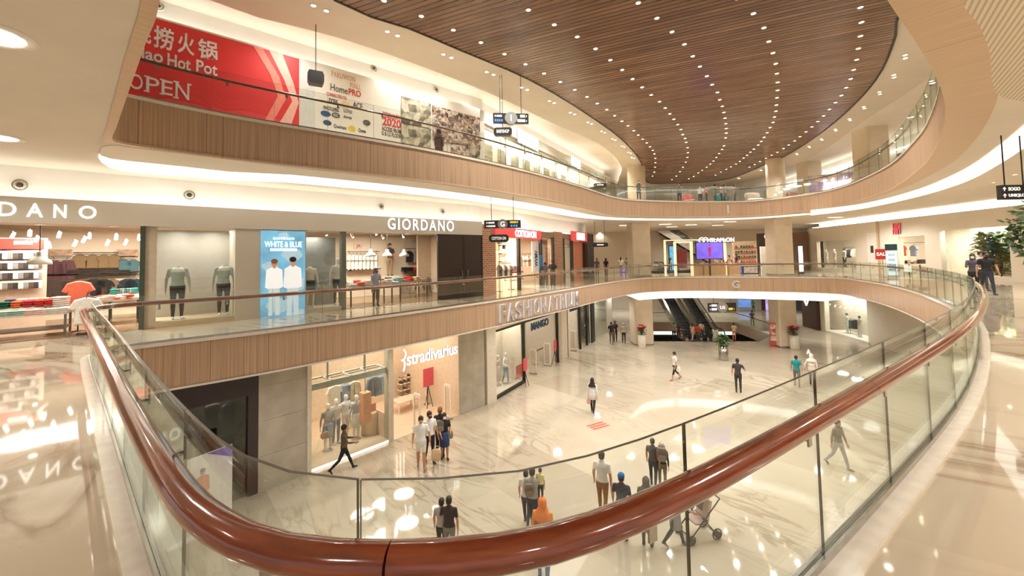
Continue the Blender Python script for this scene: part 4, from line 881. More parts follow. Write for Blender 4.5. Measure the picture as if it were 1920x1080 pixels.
# near table with coloured tees on a grey frame
sA_, sB_ = F.s(-30, 590, .5), F.s(128, 590, .5); zt = .62
table(F, sA_, sB_, .35, 1.35, zt, 'long low display table piled with coloured tees at the shop entrance', mat((206, 196, 180), .5), mat((120, 116, 110), .35, .6), .2)
bx = MB(); t = thing('display_box', 'white raised box on the low table carrying rows of coloured tees', 'display box', F.w((sA_ + sB_) / 2 - .15, 1.05, zt), F.rz); bx.soft(-(sB_ - sA_) / 2 + .2, (sB_ - sA_) / 2 - .3, -.28, .28, 0, .18, 0, 20, 10, 4); bx.build('box', mat((228, 218, 202), .6), t)
cols = ((24, 94, 66, 'dark green'), (232, 106, 52, 'orange'), (196, 42, 38, 'red'), (200, 46, 40, 'bright red'), (190, 40, 36, 'deep red'))
x0, x1 = F.s(-2, 566, .95), F.s(104, 566, .95)
for k, (r_, g_, b_, nm) in enumerate(cols):
    folded(F, x0 + (k + .5) * (x1 - x0) / 5, .93, zt + .18, (x1 - x0) / 5 * .94, .3, .16, (r_, g_, b_), '%s pile of folded tees in the front row on the low table' % nm, 'coloured tees, front row')
    c = ((58, 54, 96), (246, 226, 214), (240, 196, 190), (246, 206, 140), (236, 168, 160))[k]; folded(F, x0 + (k + .5) * (x1 - x0) / 5 + .05, 1.22, zt + .18, (x1 - x0) / 5 * .94, .28, .2, c, '%s pile of folded tees behind the front row on the low table' % ('navy', 'cream white', 'pale pink', 'pale yellow', 'salmon pink')[k], 'coloured tees, back row')
for k, (px, c, nm) in enumerate(((12, (166, 196, 178), 'mint'), (42, (156, 188, 172), 'pale green'), (68, (238, 198, 186), 'pale pink'), (92, (236, 228, 214), 'white'), (112, (232, 224, 210), 'cream white'))):
    s = F.s(px, 592, .5); o = folded(F, s, .52, zt, .52, .3, .13, c, 'crumpled %s tee at the front edge of the low table' % nm, 'loose tees at the table edge', random.uniform(-14, 14))
folded(F, F.s(115, 575, .9), .95, zt, .34, .4, .4, (236, 228, 214), 'tall pile of white tees at the right end of the low table', 'white tees')
# orange tee torso and rack of white tees
s = F.s(148, 540, 1.1); t = thing('torso_form', 'orange tee on a torso form left of the rack of white tees', 'mannequin', F.w(s, 1.1, 0), F.rz)
mb = MB(); puff(mb, [(x, z) for x, z in SHIRT], .11); mb.v = [(x, y, z + 1.42) for x, y, z in mb.v]; mb.build('tee', mat((226, 116, 84), .8), t); mb = MB(); mb.lathe([(.16, 0), (.16, .02), (.02, .03), (.015, .75), (0, .75)], 14); mb.build('stand', M_BLACK, t)
s = F.s(164, 560, .25); t = thing('tee_rack', 'floor rack of white tees with a round black base at the shop entrance', 'clothes rack', F.w(s, .25, 0), F.rz)
mb = MB(); mb.box(-.19, .19, -.16, .16, 0, .03); mb.tube([(0, 0, .03), (0, 0, 1.02)], .016, 8); mb.tube([(0, -.3, 1.0), (0, .35, 1.0)], .014, 8); mb.build('stand', M_BLACK, t)
for k, c in enumerate(((240, 236, 228), (238, 232, 222), (236, 230, 222), (70, 74, 112), (228, 120, 60))):
    o = garment(F, 164, 545, .05 + .09 * k, 'shirt', c, ('front white tee on the floor rack at the entrance', 'second white tee on the floor rack', 'third white tee on the floor rack', 'navy tee on the floor rack behind the white tees', 'orange tee at the back of the floor rack')[k], 'tees on the floor rack'); o.location = F.w(s, .0 + .1 * k, 1.0)
# rear tables
s0, s1 = F.s(168, 560, 2.2), F.s(264, 560, 2.2); table(F, s0, s1, 1.9, 2.9, .78, 'rear display table covered with loose cream and grey tees', mat((200, 184, 164), .5), M_BLACK)
for k in range(14):
    c = random.choice(((232, 220, 206), (220, 206, 190), (200, 190, 180), (232, 160, 140), (206, 70, 60), (236, 226, 212)))
    folded(F, s0 + .15 + (k % 7) * (s1 - s0 - .3) / 6, 2.1 + .5 * (k // 7), .78, .3, .34, .07 + .03 * (k % 3), c, 'loosely folded pale tee on the rear table by the green post', 'loose tees on the rear table', random.uniform(-15, 15))
s0, s1 = F.s(205, 530, 3.6), F.s(262, 530, 3.6); table(F, s0, s1, 3.2, 4.0, .9, 'back table of teal and white folded clothes near the green post', mat((120, 100, 84), .5), M_BLACK)
for k, c in enumerate(((36, 132, 120), (232, 226, 216), (40, 140, 130), (210, 200, 190), (60, 150, 140))): folded(F, s0 + .2 + k * (s1 - s0 - .4) / 4, 3.4, .9, .34, .34, .16, c, '%s folded clothes on the back table' % ('teal', 'white', 'green teal', 'light grey', 'pale teal')[k], 'folded clothes on the back table')
# ---- right part
D1 = 4.6
fs(F, 'wall_shop_back_right', 648, 822, 0, 3.2, D1 + .25, D1 + .33, M_INT, D1 + .25)
rail(F, 652, 712, 472, D1, 'black rail of white tees at the back of the right part of the shop', brackets=.2)
for k in range(8): garment(F, 655 + k * 7.2, 477, D1, 'shirt', (238, 228, 212), 'white tee hanging on the back rail left of the spotlit figure', 'white tees on the back rail', rot=60, k=1.05)
t, w_, h = board(F, 664, 456, 680, 468, D1 + .2, 'wall_picture', 'small framed red and cream print above the white tees', 'picture', mat((226, 206, 180), .5, var=.1)); mb = MB(); mb.text('JR', -.3 * w_, .3 * w_, .2 * h, .8 * h, -.006, .004, 0, .02); mb.build('print', mat((200, 80, 70), .5), t)
wshelf(F, 650, 712, 505, D1, 'black shelf with folded white clothes under the white tees')
for k in range(4): s, z = F.hit(656 + k * 16, 505, D1); folded(F, s, D1, z, .32, .3, .12, (232, 222, 208), 'folded white clothes on the shelf under the white tees', 'folded white clothes on the shelf')
s = F.s(731, 490, D1 - .2); q = thing('display_plinth', 'pale plinth carrying the spotlit figure at the back of the shop', 'plinth', F.w(s, D1 - .2, 0), F.rz); mb = MB(); mb.box(-.4, .4, -.3, .3, 0, 1.0); mb.build('block', M_INT, q)
figure('mannequin', 'spotlit figure in charcoal tee and khaki trousers on a plinth in the shop', 'mannequin', F.w(s, D1 - .2, 1.0), math.degrees(F.rz), 1.7, (66, 60, 54), (150, 120, 84), parts=False, la=(8, 14, 30), ra=(8, 14, 30))
pn = ('sage dome pendant lamp, leftmost of three over the right entrance', 'sage dome pendant lamp before the spotlit figure', 'sage dome pendant lamp, right of the spotlit figure')
for (px, py, dp), l in zip(((695, 481, 2.4), (726, 481, 2.6), (758, 481, 2.2)), pn): pendant(F, px, py, dp, l, 3.15, k=.95)
rail(F, 760, 816, 466, D1, 'black rail of dark shirts at the back, right of the spotlit figure', brackets=.2)
for px, c, l in ((767, (40, 36, 34), 'black shirt'), (782, (150, 152, 138), 'grey green tee'), (796, (62, 66, 60), 'charcoal shirt'), (809, (72, 76, 68), 'dark olive jacket')): garment(F, px, 471, D1, 'shirt', c, l + ' hanging on the rail right of the spotlit figure', 'dark shirts on the right rail', k=.85)
t, w_, h = board(F, 772, 450, 815, 463, D1 + .2, 'wall_picture', 'pale photo strip above the dark shirts at the back of the shop', 'picture', mat((214, 200, 182), .5, var=.2, scale=5.))
wshelf(F, 754, 818, 508, D1, 'black shelf with black, red and pale folded clothes under the dark shirts')
for px, c, nm in ((759, (36, 32, 32), 'black'), (768, (44, 36, 36), 'charcoal'), (779, (206, 50, 50), 'red'), (790, (214, 60, 58), 'bright red'), (801, (206, 190, 150), 'beige'), (811, (140, 184, 196), 'pale blue')): s, z = F.hit(px, 508, D1); folded(F, s, D1, z, .34, .3, .2, c, '%s folded clothes on the shelf under the dark shirts' % nm, 'folded clothes under the dark shirts')
rail(F, 768, 818, 516, D1 - .3, 'low black rail of beige and grey clothes at the right end of the shop', legs=0.)
for k, (px, c) in enumerate(((777, (190, 170, 144)), (786, (176, 156, 130)), (795, (90, 84, 78)), (803, (130, 120, 112)), (811, (220, 210, 198)))): garment(F, px, 519, D1 - .3, 'jacket', c, '%s long garment on the low rail at the right end of the shop' % ('beige', 'tan', 'dark grey', 'grey', 'cream')[k], 'garments on the low right rail', rot=50, k=.95)
for i, (p0, p1, dp, lb) in enumerate(((650, 745, 1.3, 'front display table of bright folded tees at the right entrance'), (712, 795, 2.3, 'rear display table of dark and red folded tees at the right entrance'))):
    s0, s1 = F.s(p0, 540, dp), F.s(p1, 540, dp); z = .8; table(F, s0, s1, dp - .4, dp + .5, z, lb, mat((170, 150, 128), .5), M_BLACK)
    pal = (((238, 228, 214), 'white'), ((214, 86, 66), 'coral'), ((232, 206, 190), 'blush'), ((196, 50, 46), 'red'), ((226, 160, 90), 'orange'), ((206, 196, 186), 'grey'), ((168, 190, 200), 'pale blue')) if i == 0 else (((44, 48, 76), 'navy'), ((38, 36, 40), 'black'), ((126, 176, 168), 'mint'), ((120, 124, 122), 'grey'), ((206, 44, 44), 'red'), ((220, 190, 150), 'sand'), ((232, 220, 200), 'cream'))
    for k, (c, nm) in enumerate(pal):
        for r2 in range(2): folded(F, s0 + .2 + k * (s1 - s0 - .4) / 6, dp - .18 + .4 * r2, z, .27, .34, .09 + .06 * ((k + r2) % 3), c, '%s folded tees in the %s of the %s table at the right entrance' % (nm, ('front row', 'back row')[r2], ('front', 'rear')[i]), 'folded tees, %s table at the right entrance' % ('front', 'rear')[i], random.uniform(-8, 8))
for px, py in ((611, 437), (638, 437), (660, 441), (717, 443), (756, 441), (705, 436)): spot_head(F, px, py, 1.6, 'white spotlight on the ceiling track over the right entrance of the shop', 'track spotlights, right part of the shop')
for px in (703, 763, 820): pass
for px, py in ((75, 424), (212, 426), (703, 437), (763, 438), (819, 440)): s = F.s(px, py, .3); downlight(F.w(s, .3, 2.95), .085, 'flat downlight in the lintel under the grey sign band', 'lintel downlights under the sign band', 60)
for k, (px, py) in enumerate(((38, 347), (355, 366), (714, 388), (829, 397))): nozzle(F, px, py, .74, ('round grey air nozzle above the letter A of the left sign', 'round air nozzle above the left shop window', 'round air nozzle above the white GI letters', 'round air nozzle above the dark double door')[k], None, .17 if k < 2 else .15)
# ================================================================== brick shop front
def brick_mat():
    m, nt, b, N, L = nodes('red_brick'); tc = N('ShaderNodeTexCoord'); sx = N('ShaderNodeSeparateXYZ'); L(tc.outputs['Object'], sx.inputs[0]); cx = N('ShaderNodeCombineXYZ')
    ad = N('ShaderNodeMath'); L(sx.outputs[0], ad.inputs[0]); L(sx.outputs[1], ad.inputs[1]); L(ad.outputs[0], cx.inputs[0]); L(sx.outputs[2], cx.inputs[1])
    br = N('ShaderNodeTexBrick'); br.inputs['Scale'].default_value = 1; br.inputs['Brick Width'].default_value = .3; br.inputs['Row Height'].default_value = .1; br.inputs['Mortar Size'].default_value = .012
    for k, c in (('Color1', (176, 116, 84)), ('Color2', (150, 96, 70)), ('Mortar', (206, 188, 164))): br.inputs[k].default_value = (*lin(*c), 1)
    L(cx.outputs[0], br.inputs['Vector']); L(br.outputs[0], b.inputs['Base Color']); b.inputs['Roughness'].default_value = .8; return m
M_BRICK = brick_mat(); F = FB; M_RED = mat((206, 62, 62), .5); M_REDL = mat((226, 78, 78), .5, emit=.35)
fs(F, 'wall_brick_pier_left', 905.5, 930, 0, 3.5, 0, .5, M_BRICK); fs(F, 'wall_brick_pier', 1040, 1056, 0, 3.5, 0, .5, M_BRICK); fs(F, 'wall_brick_arch', 1074, 1100, 0, 2.9, .35, .5, mat((222, 150, 116), .7, var=.1))
fs(F, 'wall_brick_side', 1017, 1038, 0, 3.0, 1.6, 1.7, M_BRICK); fs(F, 'wall_pier_dark', 1103, 1114, 0, 3.6, -.1, .6, M_DARK); fs(F, 'wall_brick_lintel', 1014, 1103, 3.1, 3.45, .05, .6, mat((150, 120, 96), .6))
for a in (973, 1014, 1037, 1056, 1072): fs(F, 'trim_frame_%d' % a, a, a + 3.4, 0, 3.1, 0, .14, M_BLACK)
pane(3, F, 1017, 1038, 0, 3.1, .05); pane(4, F, 1059, 1073, 0, 3.1, .05)
mb = MB(); mb.box(0, F.L, 4.2, 4.3, 0, 3.4); mb.box(F.s(1014), F.s(1014) + .1, 1.8, 4.2, 0, 3.4); struct('wall_brick_shop_back', mb, mat((240, 222, 196), .7), F)
mb = MB(); mb.box(0, F.L, .7, 4.3, 3.3, 3.36); struct('ceiling_brick_shop', mb, M_INT, F)
for px in (935, 950, 968, 995, 1030, 1085): shopfill(F, F.s(px), 1.6, 3.2, 110, 1.2)
t, w_, h = board(F, 929, 424, 1015, 444, -.12, 'sign_board', 'red sign board with white COTTON ON letters over the brick shop front', 'sign', M_REDL, .1); mb = MB(); mb.text('COTTON ON', -.12 * w_, .36 * w_, .12 * h, .86 * h, -.03, .03, 0, .02, .9); mb.build('lettering', M_LETW, t)
t, w_, h = board(F, 1072, 433, 1101, 451, -.12, 'sign_board', 'small red sign board with white letters at the far end of the brick front', 'sign', M_REDL, .1); mb = MB(); mb.text('IIII', -.2 * w_, .3 * w_, .12 * h, .88 * h, -.03, .03, 0, .03, .9); mb.build('lettering', M_LETW, t)
t, w_, h = board(F, 998, 453, 1012, 509, .3, 'advert_panel', 'tall white advert panel with vertical lettering inside the brick shop front', 'poster', mat((242, 234, 220), .5, emit=.2)); mb = MB(); mb.text('WVMV', -.35 * h, .2 * h, -.22 * w_, .2 * w_, -.008, .006, 0, .02); mb.v = [(-z, y, x + .5 * h) for x, y, z in mb.v]; mb.build('lettering', M_BLACK, t)
for py, nm in ((458, 'top'), (474, 'middle'), (489, 'lower')):
    wshelf(F, 934, 970, py, 2.6, '%s white shelf inside the brick shop front' % nm, M_WHITE)
    for k in range(6):
        s, z = F.hit(937 + 6 * k, py, 2.6); folded(F, s, 2.6, z, .36, .3, .12 + .12 * ((k * 7 + int(py)) % 3), random.choice(((226, 210, 190), (206, 180, 150), (110, 90, 78), (238, 226, 210), (180, 150, 130))), 'folded clothes or bag on the %s white shelf of the brick shop' % nm, 'goods on the %s shelf of the brick shop' % nm)
rail(F, 935, 972, 447, 2.7, 'high rail of pale garments inside the brick shop front')
for k in range(6): garment(F, 938 + 6 * k, 450, 2.7, 'shirt', ((236, 224, 206), (60, 54, 52), (230, 214, 196), (206, 186, 164), (240, 230, 216), (120, 100, 88))[k], '%s garment on the high rail of the brick shop' % ('first cream', 'black', 'second cream', 'tan', 'white', 'brown')[k], 'garments on the high rail of the brick shop', rot=50, k=.9)
rail(F, 934, 958, 494, .6, 'floor rack of patterned garments beside the left brick pier', legs=0.)
for k in range(5): garment(F, 936 + 5 * k, 497, .6, 'shirt', ((70, 64, 62), (226, 212, 196), (90, 82, 78), (232, 222, 208), (130, 112, 98))[k], '%s garment on the floor rack beside the left brick pier' % ('black', 'cream', 'dark grey', 'white', 'brown')[k], 'garments on the floor rack', rot=55, k=.95)
s0, s1 = F.s(952, 520, .7), F.s(974, 520, .7); table(F, s0, s1, .5, 1.3, 1.05, 'white counter behind red tape in the brick shop entrance', M_WHITE, M_WHITE, .5)
t = thing('barrier_tape', 'red tape strung across the white counter of the brick shop', 'barrier', F.w((s0 + s1) / 2, .42, .93), F.rz); mb = MB(); mb.box((s0 - s1) / 2, (s1 - s0) / 2, 0, .01, 0, .09); mb.build('tape', M_RED, t)
for k, (c, nm) in enumerate((((236, 220, 200), 'cream'), ((210, 180, 160), 'blush'), ((240, 232, 220), 'white'))): folded(F, s0 + .3 + k * .5, .8, 1.05, .4, .4, .3, c, '%s heap of clothes on the white counter of the brick shop' % nm, 'heaps on the white counter')
s = F.s(1015, 540, -.5); t = thing('sanitiser_stand', 'thin stand with a blue notice board before the brick shop', 'stand', F.w(s, -.5, 0), F.rz); mb = MB(); mb.box(-.2, .2, -.15, .15, 0, .02); mb.tube([(0, 0, .02), (0, 0, 1.1)], .025, 8); mb.build('pole', M_BLACK, t); mb = MB(); mb.box(-.25, .25, -.03, 0, 1.1, 1.95); mb.build('notice_board', mat((64, 128, 186), .5), t)
for k in range(5): garment(F, 980 + 3.6 * k, 480, 2.4, 'shirt', ((220, 200, 178), (180, 160, 140), (236, 226, 210), (150, 130, 112), (226, 206, 184))[k], 'neutral garment deep inside the brick shop, behind the tall advert panel', 'garments behind the advert panel', rot=40)
rail(F, 978, 997, 476, 2.4, 'rail deep inside the brick shop behind the tall advert panel')

# ================================================================== hanging signs
M_SIGN = mat((48, 46, 44), .35); M_YEL = mat((236, 200, 70), .5, emit=.6); M_BLUE = mat((80, 150, 230), .5, emit=.6); M_DISC = mat((150, 146, 140), .4); M_TXW = mat((245, 242, 236), .5, emit=.8)
def hang_sign(px0, px1, py0, py1, dist, ztop, label, lines, disc=None, rz=0., th=.12, rods=2, curved=False):
    """direction board; px/py = its picture box, dist = how far ahead it hangs"""
    r = ray((px0 + px1) / 2, py1); c = Vector((0, 0, HC)) + r * (dist / r.y); k = ppm(c); q = math.cos(rz - math.atan2(-c.x, c.y)) if rz else 1.
    w_, h = (px1 - px0) / k / max(.35, abs(math.cos(rz) + math.sin(rz) * c.x / c.y)), (py1 - py0) / k
    t = thing('hanging_sign', label, 'sign', c, rz); mb = MB()
    if curved: mb.prism([(x * w_ / 2, z * h) for x, z in ((-.8, .0), (-1, .25), (-1, .75), (-.8, 1), (.8, 1), (1, .75), (1, .25), (.8, 0))], -th / 2, th / 2, 0, 'y')
    else: mb.box(-w_ / 2, w_ / 2, -th / 2, th / 2, 0, h)
    mb.build('sign_board', M_SIGN, t)
    for x in ((-w_ * .3, w_ * .3) if rods == 2 else (0,)): m = MB(); m.tube([(x, 0, h), (x, 0, ztop - c.z)], .014, 6); m.build('rod', M_BLACK, t)
    for txt, x0, x1, z0, z1, m_ in lines: m = MB(); m.text(txt, x0 * w_, x1 * w_, z0 * h, z1 * h, -th / 2 - .012, .01, 0, .01); m.build('lettering', m_, t)
    if disc:
        m = MB(); n = 24; R = h * .62; m.prism([(R * math.cos(2 * math.pi * k / n), h * .5 + R * math.sin(2 * math.pi * k / n)) for k in range(n)], -th / 2 - .04, th / 2 + .04, 0, 'y'); m.build('level_disc', M_DISC, t)
        m = MB(); m.text(disc, -R * .45, R * .45, h * .5 - R * .5, h * .5 + R * .5, -th / 2 - .056, .014, 0, .02, keep=True); m.build('level_letter', M_TXW, t)
    return t, w_, h
DL = lambda a, b, c, d: [(a, -.44, -.22, .6, .8, M_TXW), (b, -.44, -.2, .18, .38, M_TXW), (c, .2, .42, .6, .85, M_YEL), (d, .22, .4, .16, .4, M_BLUE)]
hang_sign(908, 977, 413, 428, 17.5, g_ce, 'black direction board with a grey G disc before the brick shop', DL('\u25cf \u25a0\u25a0\u25a0\u25a0', '\u25cf \u25a0\u25a0\u25a0\u25a0\u25a0', '\u25a0\u25a0\u25a0\u25a0\u25a0 \u25cf', '\u25a0 \u25a0 \u25a0'), 'G', .0)
hang_sign(917, 954, 440, 454, 18., 0, 'black oval blade sign reading COTTON ON beside the left brick pier', [('COTTON ON', -.36, .36, .3, .7, M_TXW)], None, .0, .16, 0, True)
hang_sign(1110, 1140, 455, 463, 31., g_ce, 'small black oval hanging sign over the far corridor', [('\u25a0\u25a0\u25a0\u25a0', -.2, .2, .38, .62, M_TXW)], None, 0, .2, 2, True)
hang_sign(925, 991, 213, 232, 16.5, 10., 'black direction board with a grey number 1 disc over the upper walkway', [('\u25cf \u25a0\u25a0\u25a0\u25a0', -.46, -.26, .62, .8, M_TXW), ('\u25a0 \u25a0 \u25a0 \u25a0', -.46, -.24, .16, .38, M_BLUE), ('\u25a0\u25a0\u25a0 \u2197', .26, .45, .6, .86, M_TXW), ('\u25a0\u25a0\u25a0\u25a0\u25a0 \u2197', .18, .45, .14, .4, M_TXW)], '1', .12)
hang_sign(926, 960, 240, 255, 16.4, 10., 'black oval BABYSHOP blade sign under the upper direction board', [('BABYSHOP', -.34, .34, .3, .72, M_TXW)], None, 0, .2, 1, True)
hang_sign(583, 601, 135, 159, 12.6, 9.99, 'dark brown blade sign on a long rod before the red banner', [], None, .5, .3, 1, True)
hang_sign(1874, 1932, 347, 374, 9.5, g_ce, 'black direction board with white arrows to SOGO and UNIQLO at the right edge', [('\u2191', -.46, -.36, .58, .86, M_TXW), ('SOGO', -.28, .1, .6, .84, M_TXW), ('\u2191', -.46, -.36, .12, .4, M_TXW), ('UNIQLO', -.28, .24, .14, .38, M_TXW)], None, 0, .1, 2)
hang_sign(1328, 1380, 568, 584, 31.5, lg_ce, 'black direction board with a grey LG disc before the escalators', [('\u2190 \u25a0\u25a0\u25a0\u25a0', -.46, -.2, .6, .85, M_TXW), ('\u2190 \u25a0\u25a0\u25a0\u25a0', -.46, -.2, .16, .42, M_TXW), ('\u25a0\u25a0\u25a0 \u2192', .22, .44, .16, .42, M_YEL)], 'LG', 0)
hang_sign(1113, 1137, 344, 350, 24, Z1 + .2, 'small black sign low behind the upper balustrade at the far left', [('\u25a0\u25a0\u25a0\u25a0', -.25, .25, .35, .65, M_TXW)], None, 0, .15, 0, True)

# letters fixed to the fascias
def fascia_fac(C, pa, pb):
    return Fac((pa[0], pa[1]), (pb[0], pb[1]))
G0, G1 = at(930, 563.6, 0), at(1100, 536.7, 0); FX = Fac((G0.x, G0.y), (G1.x, G1.y))
a, z0 = FX.hit(938, 608, -.12); b = FX.s(1087, 575, -.12); z0 = -.98; z1 = -.2
t = thing('fascia_letters', 'large silver FASHION ATRIUM letters on the wooden fascia', 'sign', FX.w((a + b) / 2, -.1, z0), FX.rz); wl = b - a; txt = 'FASHION ATRIUM'
ws = {'I': .42, ' ': .18, 'M': 1.15, 'F': .85}; tot = sum(ws.get(c, 1.) for c in txt); x = -wl / 2
for c in txt:
    q = ws.get(c, 1.) / tot * wl
    if c != ' ': mb = MB(); mb.text(c, x + q * .08, x + q * .9, 0, z1 - z0, -.06, .02, 0, .012); l_ = mb.build('letter', mat((196, 176, 154), .35, .3), t); mb = MB(); mb.text(c, x + q * .08, x + q * .9, 0, z1 - z0, -.038, .13, 0, .012); mb.build('letter_sides', mat((226, 236, 250), .4, emit=.22), l_)  # pale, faintly glowing sides put the lit edges into the material
    x += q
def small_letter(px, py, C, i, z, d, ch, label, hgt):
    p = C[i]; q = C[(i + 1) % len(C)]; tdir = (q - p).normalized(); n_ = Vector((tdir.y, -tdir.x)); c = p + n_ * .06
    t = thing('level_letter', label, 'sign', (c.x, c.y, z), math.atan2(n_.y, n_.x) + math.pi / 2); mb = MB(); mb.text(ch, -hgt / 2, hgt / 2, 0, hgt, 0, .08, 0, .03, keep=True); mb.build('letter', mat((226, 220, 210), .35, .4), t)
pG = at(1378, 520, 0); small_letter(0, 0, OG, near_idx(OG, (pG.x, pG.y)), -.85, 0, 'G', 'silver letter G on the far wooden fascia of the ground floor', .58)
p1_ = at(1370, 405, b1); small_letter(0, 0, O1, near_idx(O1, (p1_.x, p1_.y)), Z1 - .85, 0, '1', 'silver figure 1 on the far wooden fascia of the upper floor', .6)

# ================================================================== upper floor, left: hoardings and lit shops
F = FA; M_BAN = mat((214, 44, 42), .5, var=.05, scale=1.); M_BANP = mat((236, 178, 160), .6); M_SILV = mat((232, 222, 218), .5)
zb, zt_ = 5.75, 9.12
sa, sb = F.s(200, 150), F.s(560, 150); t = thing('banner', 'huge red hoarding with white Chinese and Hot Pot lettering on the upper floor', 'banner', F.w((sa + sb) / 2, -.05, zb), F.rz); wd = sb - sa; hb_ = zt_ - zb
mb = MB(); mb.box(-wd / 2, wd / 2, 0, .04, 0, hb_); mb.build('panel', M_BAN, t)
def ban(txt, px0, py0, px1, py1, m, bold, side='l', sp=1., serif=False):
    a, b, z0, z1 = R_(F, px0, py0, px1, py1, -.06, side); mb = MB(); o_ = (sa + sb) / 2; mb.text(txt, a - o_, b - o_, z0 - zb, z1 - zb, -.012, .01, 0, bold, sp); mb.build('lettering', m, t)
ban('底捞火锅', 243, 88, 409, 42, M_SILV, .018, 'l') if False else None
for ch, p in (('捞', (288, 46, 326, 88)), ('火', (333, 58, 365, 98)), ('锅', (371, 70, 408, 108)), ('底', (250, 40, 284, 76))): ban(ch, *p, M_SILV, .02)
ban('dilao Hot Pot', 238, 112, 408, 86, M_SILV, .02) if False else None
a_, b_, z0_, z1_ = R_(F, 268, 84, 308, 110, -.06); zz = F.hit(330, 122, -.06)[1]
for tx, px0, py0, px1, py1 in (('lao', 266, 86, 306, 110), ('Hot', 314, 99, 358, 124), ('Pot', 368, 111, 408, 134)): ban(tx, px0, py0, px1, py1, M_SILV, .02)

for tx, px0, py0, px1, py1, sf in (('O', 242, 136, 268, 165, ''), ('P', 274, 143, 299, 171, 'ab'), ('E', 303, 149, 324, 176, 'ab'), ('N', 329, 153, 355, 183, 'abc')):
    ban(tx, px0, py0, px1, py1, M_SILV, .004); a, b, z0, z1 = R_(F, px0, py0, px1, py1, -.06); o_ = (sa + sb) / 2; q_ = (z1 - z0) * .045; w9 = (b - a) * .16
    for c9 in sf: mb = MB(); x9 = (a if c9 in 'ab' else b) - o_; z9 = (z0 if c9 == 'a' else z1) - zb; mb.box(x9 - w9, x9 + w9 * (1.6 if c9 != 'c' else 1), -.013, -.002, z9 - q_, z9 + q_); mb.build('serif', M_SILV, t)
ban('From', 258, 186, 300, 197, M_SILV, .006)
def chev(x0, x1):
    o_ = (sa + sb) / 2; pts = [(F.hit(x, y, -.06)) for x, y in x0 + x1[::-1]]; mb = MB(); mb.prism([(s - o_, max(.01, min(hb_ - .01, z - zb))) for s, z in pts], -.012, -.002, 0, 'y'); return mb
chev([(475, 71), (507, 140), (521, 180), (497, 225)], [(493, 76), (524, 145), (536, 186), (512, 228)]).build('chevron', mat((232, 132, 112), .6), t)
chev([(505, 79), (533, 150), (548, 190), (523, 232)], [(530, 86), (550, 155), (560, 193), (546, 235)]).build('chevron', M_BANP, t)
# white home hoarding with logos
sa2, sb2 = F.s(590, 150), FA.L - .02; t = thing('hoarding_board', 'white hoarding with home store logos and FEBRUARY 2020, upper floor', 'banner', F.w((sa2 + sb2) / 2, -.04, zb), F.rz); wd2 = sb2 - sa2
mb = MB(); mb.box(-wd2 / 2, wd2 / 2, 0, .03, 0, hb_); mb.build('panel', mat((228, 222, 208), .55, var=.02, scale=1.), t); sa_, sb_ = sa, sb; sa, sb = sa2, sb2
M_INK = mat((70, 64, 62), .6); M_INKR = mat((196, 60, 56), .6); M_INKB = mat((40, 80, 120), .6); M_INKP = mat((208, 160, 130), .6)
for tx, px0, py0, px1, py1, m_, bo in (('PAKUWON', 622, 132, 666, 142, M_INKP, 0), ('MALL', 657, 153.5, 677, 163, M_INKP, 0), ('Home', 620, 156, 652, 169, M_INK, .0), ('PRO', 654, 165, 677, 177, M_INKR, .02), ('JYSK', 616, 183, 635, 193, M_INK, .02), ('ACE', 662, 190, 680, 201, M_INK, 0), ('VINOTI LIVING', 606, 197, 636, 204, M_INK, 0), ('LOYO', 645, 204, 660, 210, M_INK, 0), ('CONNECTED TO', 612, 172, 650, 178, M_INKR, 0), ('iloop', 645, 215, 660, 222, M_INK, 0), ('Quadrant', 626, 232, 650, 240, M_INK, 0), ('Qone', 672, 240, 686, 248, M_INK, .02), ('FEBRUARY', 718, 209, 751, 219, M_INKR, .01), ('2020', 717, 218, 752, 234, M_INKR, .03), ('ACCESS FROM', 716, 236, 752, 244, M_INK, .01), ('G & LG FLOOR', 716, 245, 752, 253, M_INK, .01)):
    ban(tx, px0, py0, px1, py1, m_, bo)
def oval(px, py, rx_, rz_, m_, nm='logo'):
    s, z = F.hit(px, py, -.06); mb = MB(); o_ = (sa + sb) / 2; mb.prism([(s - o_ + rx_ * math.cos(2 * math.pi * k / 20), z - zb + rz_ * math.sin(2 * math.pi * k / 20)) for k in range(20)], -.012, -.002, 0, 'y'); mb.build(nm, m_, t)
oval(611, 213, .18, .11, M_INKB); oval(630, 216, .15, .10, M_INK); oval(614, 230, .15, .10, M_INKB); oval(660, 241, .14, .12, mat((220, 190, 60), .6)); oval(688, 230, .15, .11, M_INK); oval(688, 230, .11, .075, mat((236, 232, 222), .6)); oval(630, 216, .11, .06, mat((236, 232, 222), .6)); oval(648, 196, .16, .14, mat((236, 200, 150), .6)); oval(614, 247, .1, .07, M_INKR)
def photo_mat(name, cols, sc=3.):
    m, nt, b, N, L = nodes(name); tc = N('ShaderNodeTexCoord'); vo = N('ShaderNodeTexVoronoi'); vo.inputs['Scale'].default_value = sc; L(tc.outputs['Object'], vo.inputs['Vector'])
    no = N('ShaderNodeTexNoise'); no.inputs['Scale'].default_value = sc * .8; no.inputs['Detail'].default_value = 4; L(tc.outputs['Object'], no.inputs['Vector'])
    r = N('ShaderNodeValToRGB'); ramp(r, [(.3 + .4 * i / (len(cols) - 1), lin(*c)) for i, c in enumerate(cols)]); mx = N('ShaderNodeMixRGB'); mx.inputs[0].default_value = .5; L(no.outputs[0], mx.inputs[1]); L(vo.outputs['Color'], mx.inputs[2]); L(mx.outputs[0], r.inputs[0]); L(r.outputs[0], b.inputs['Base Color']); b.inputs['Roughness'].default_value = .5; return m
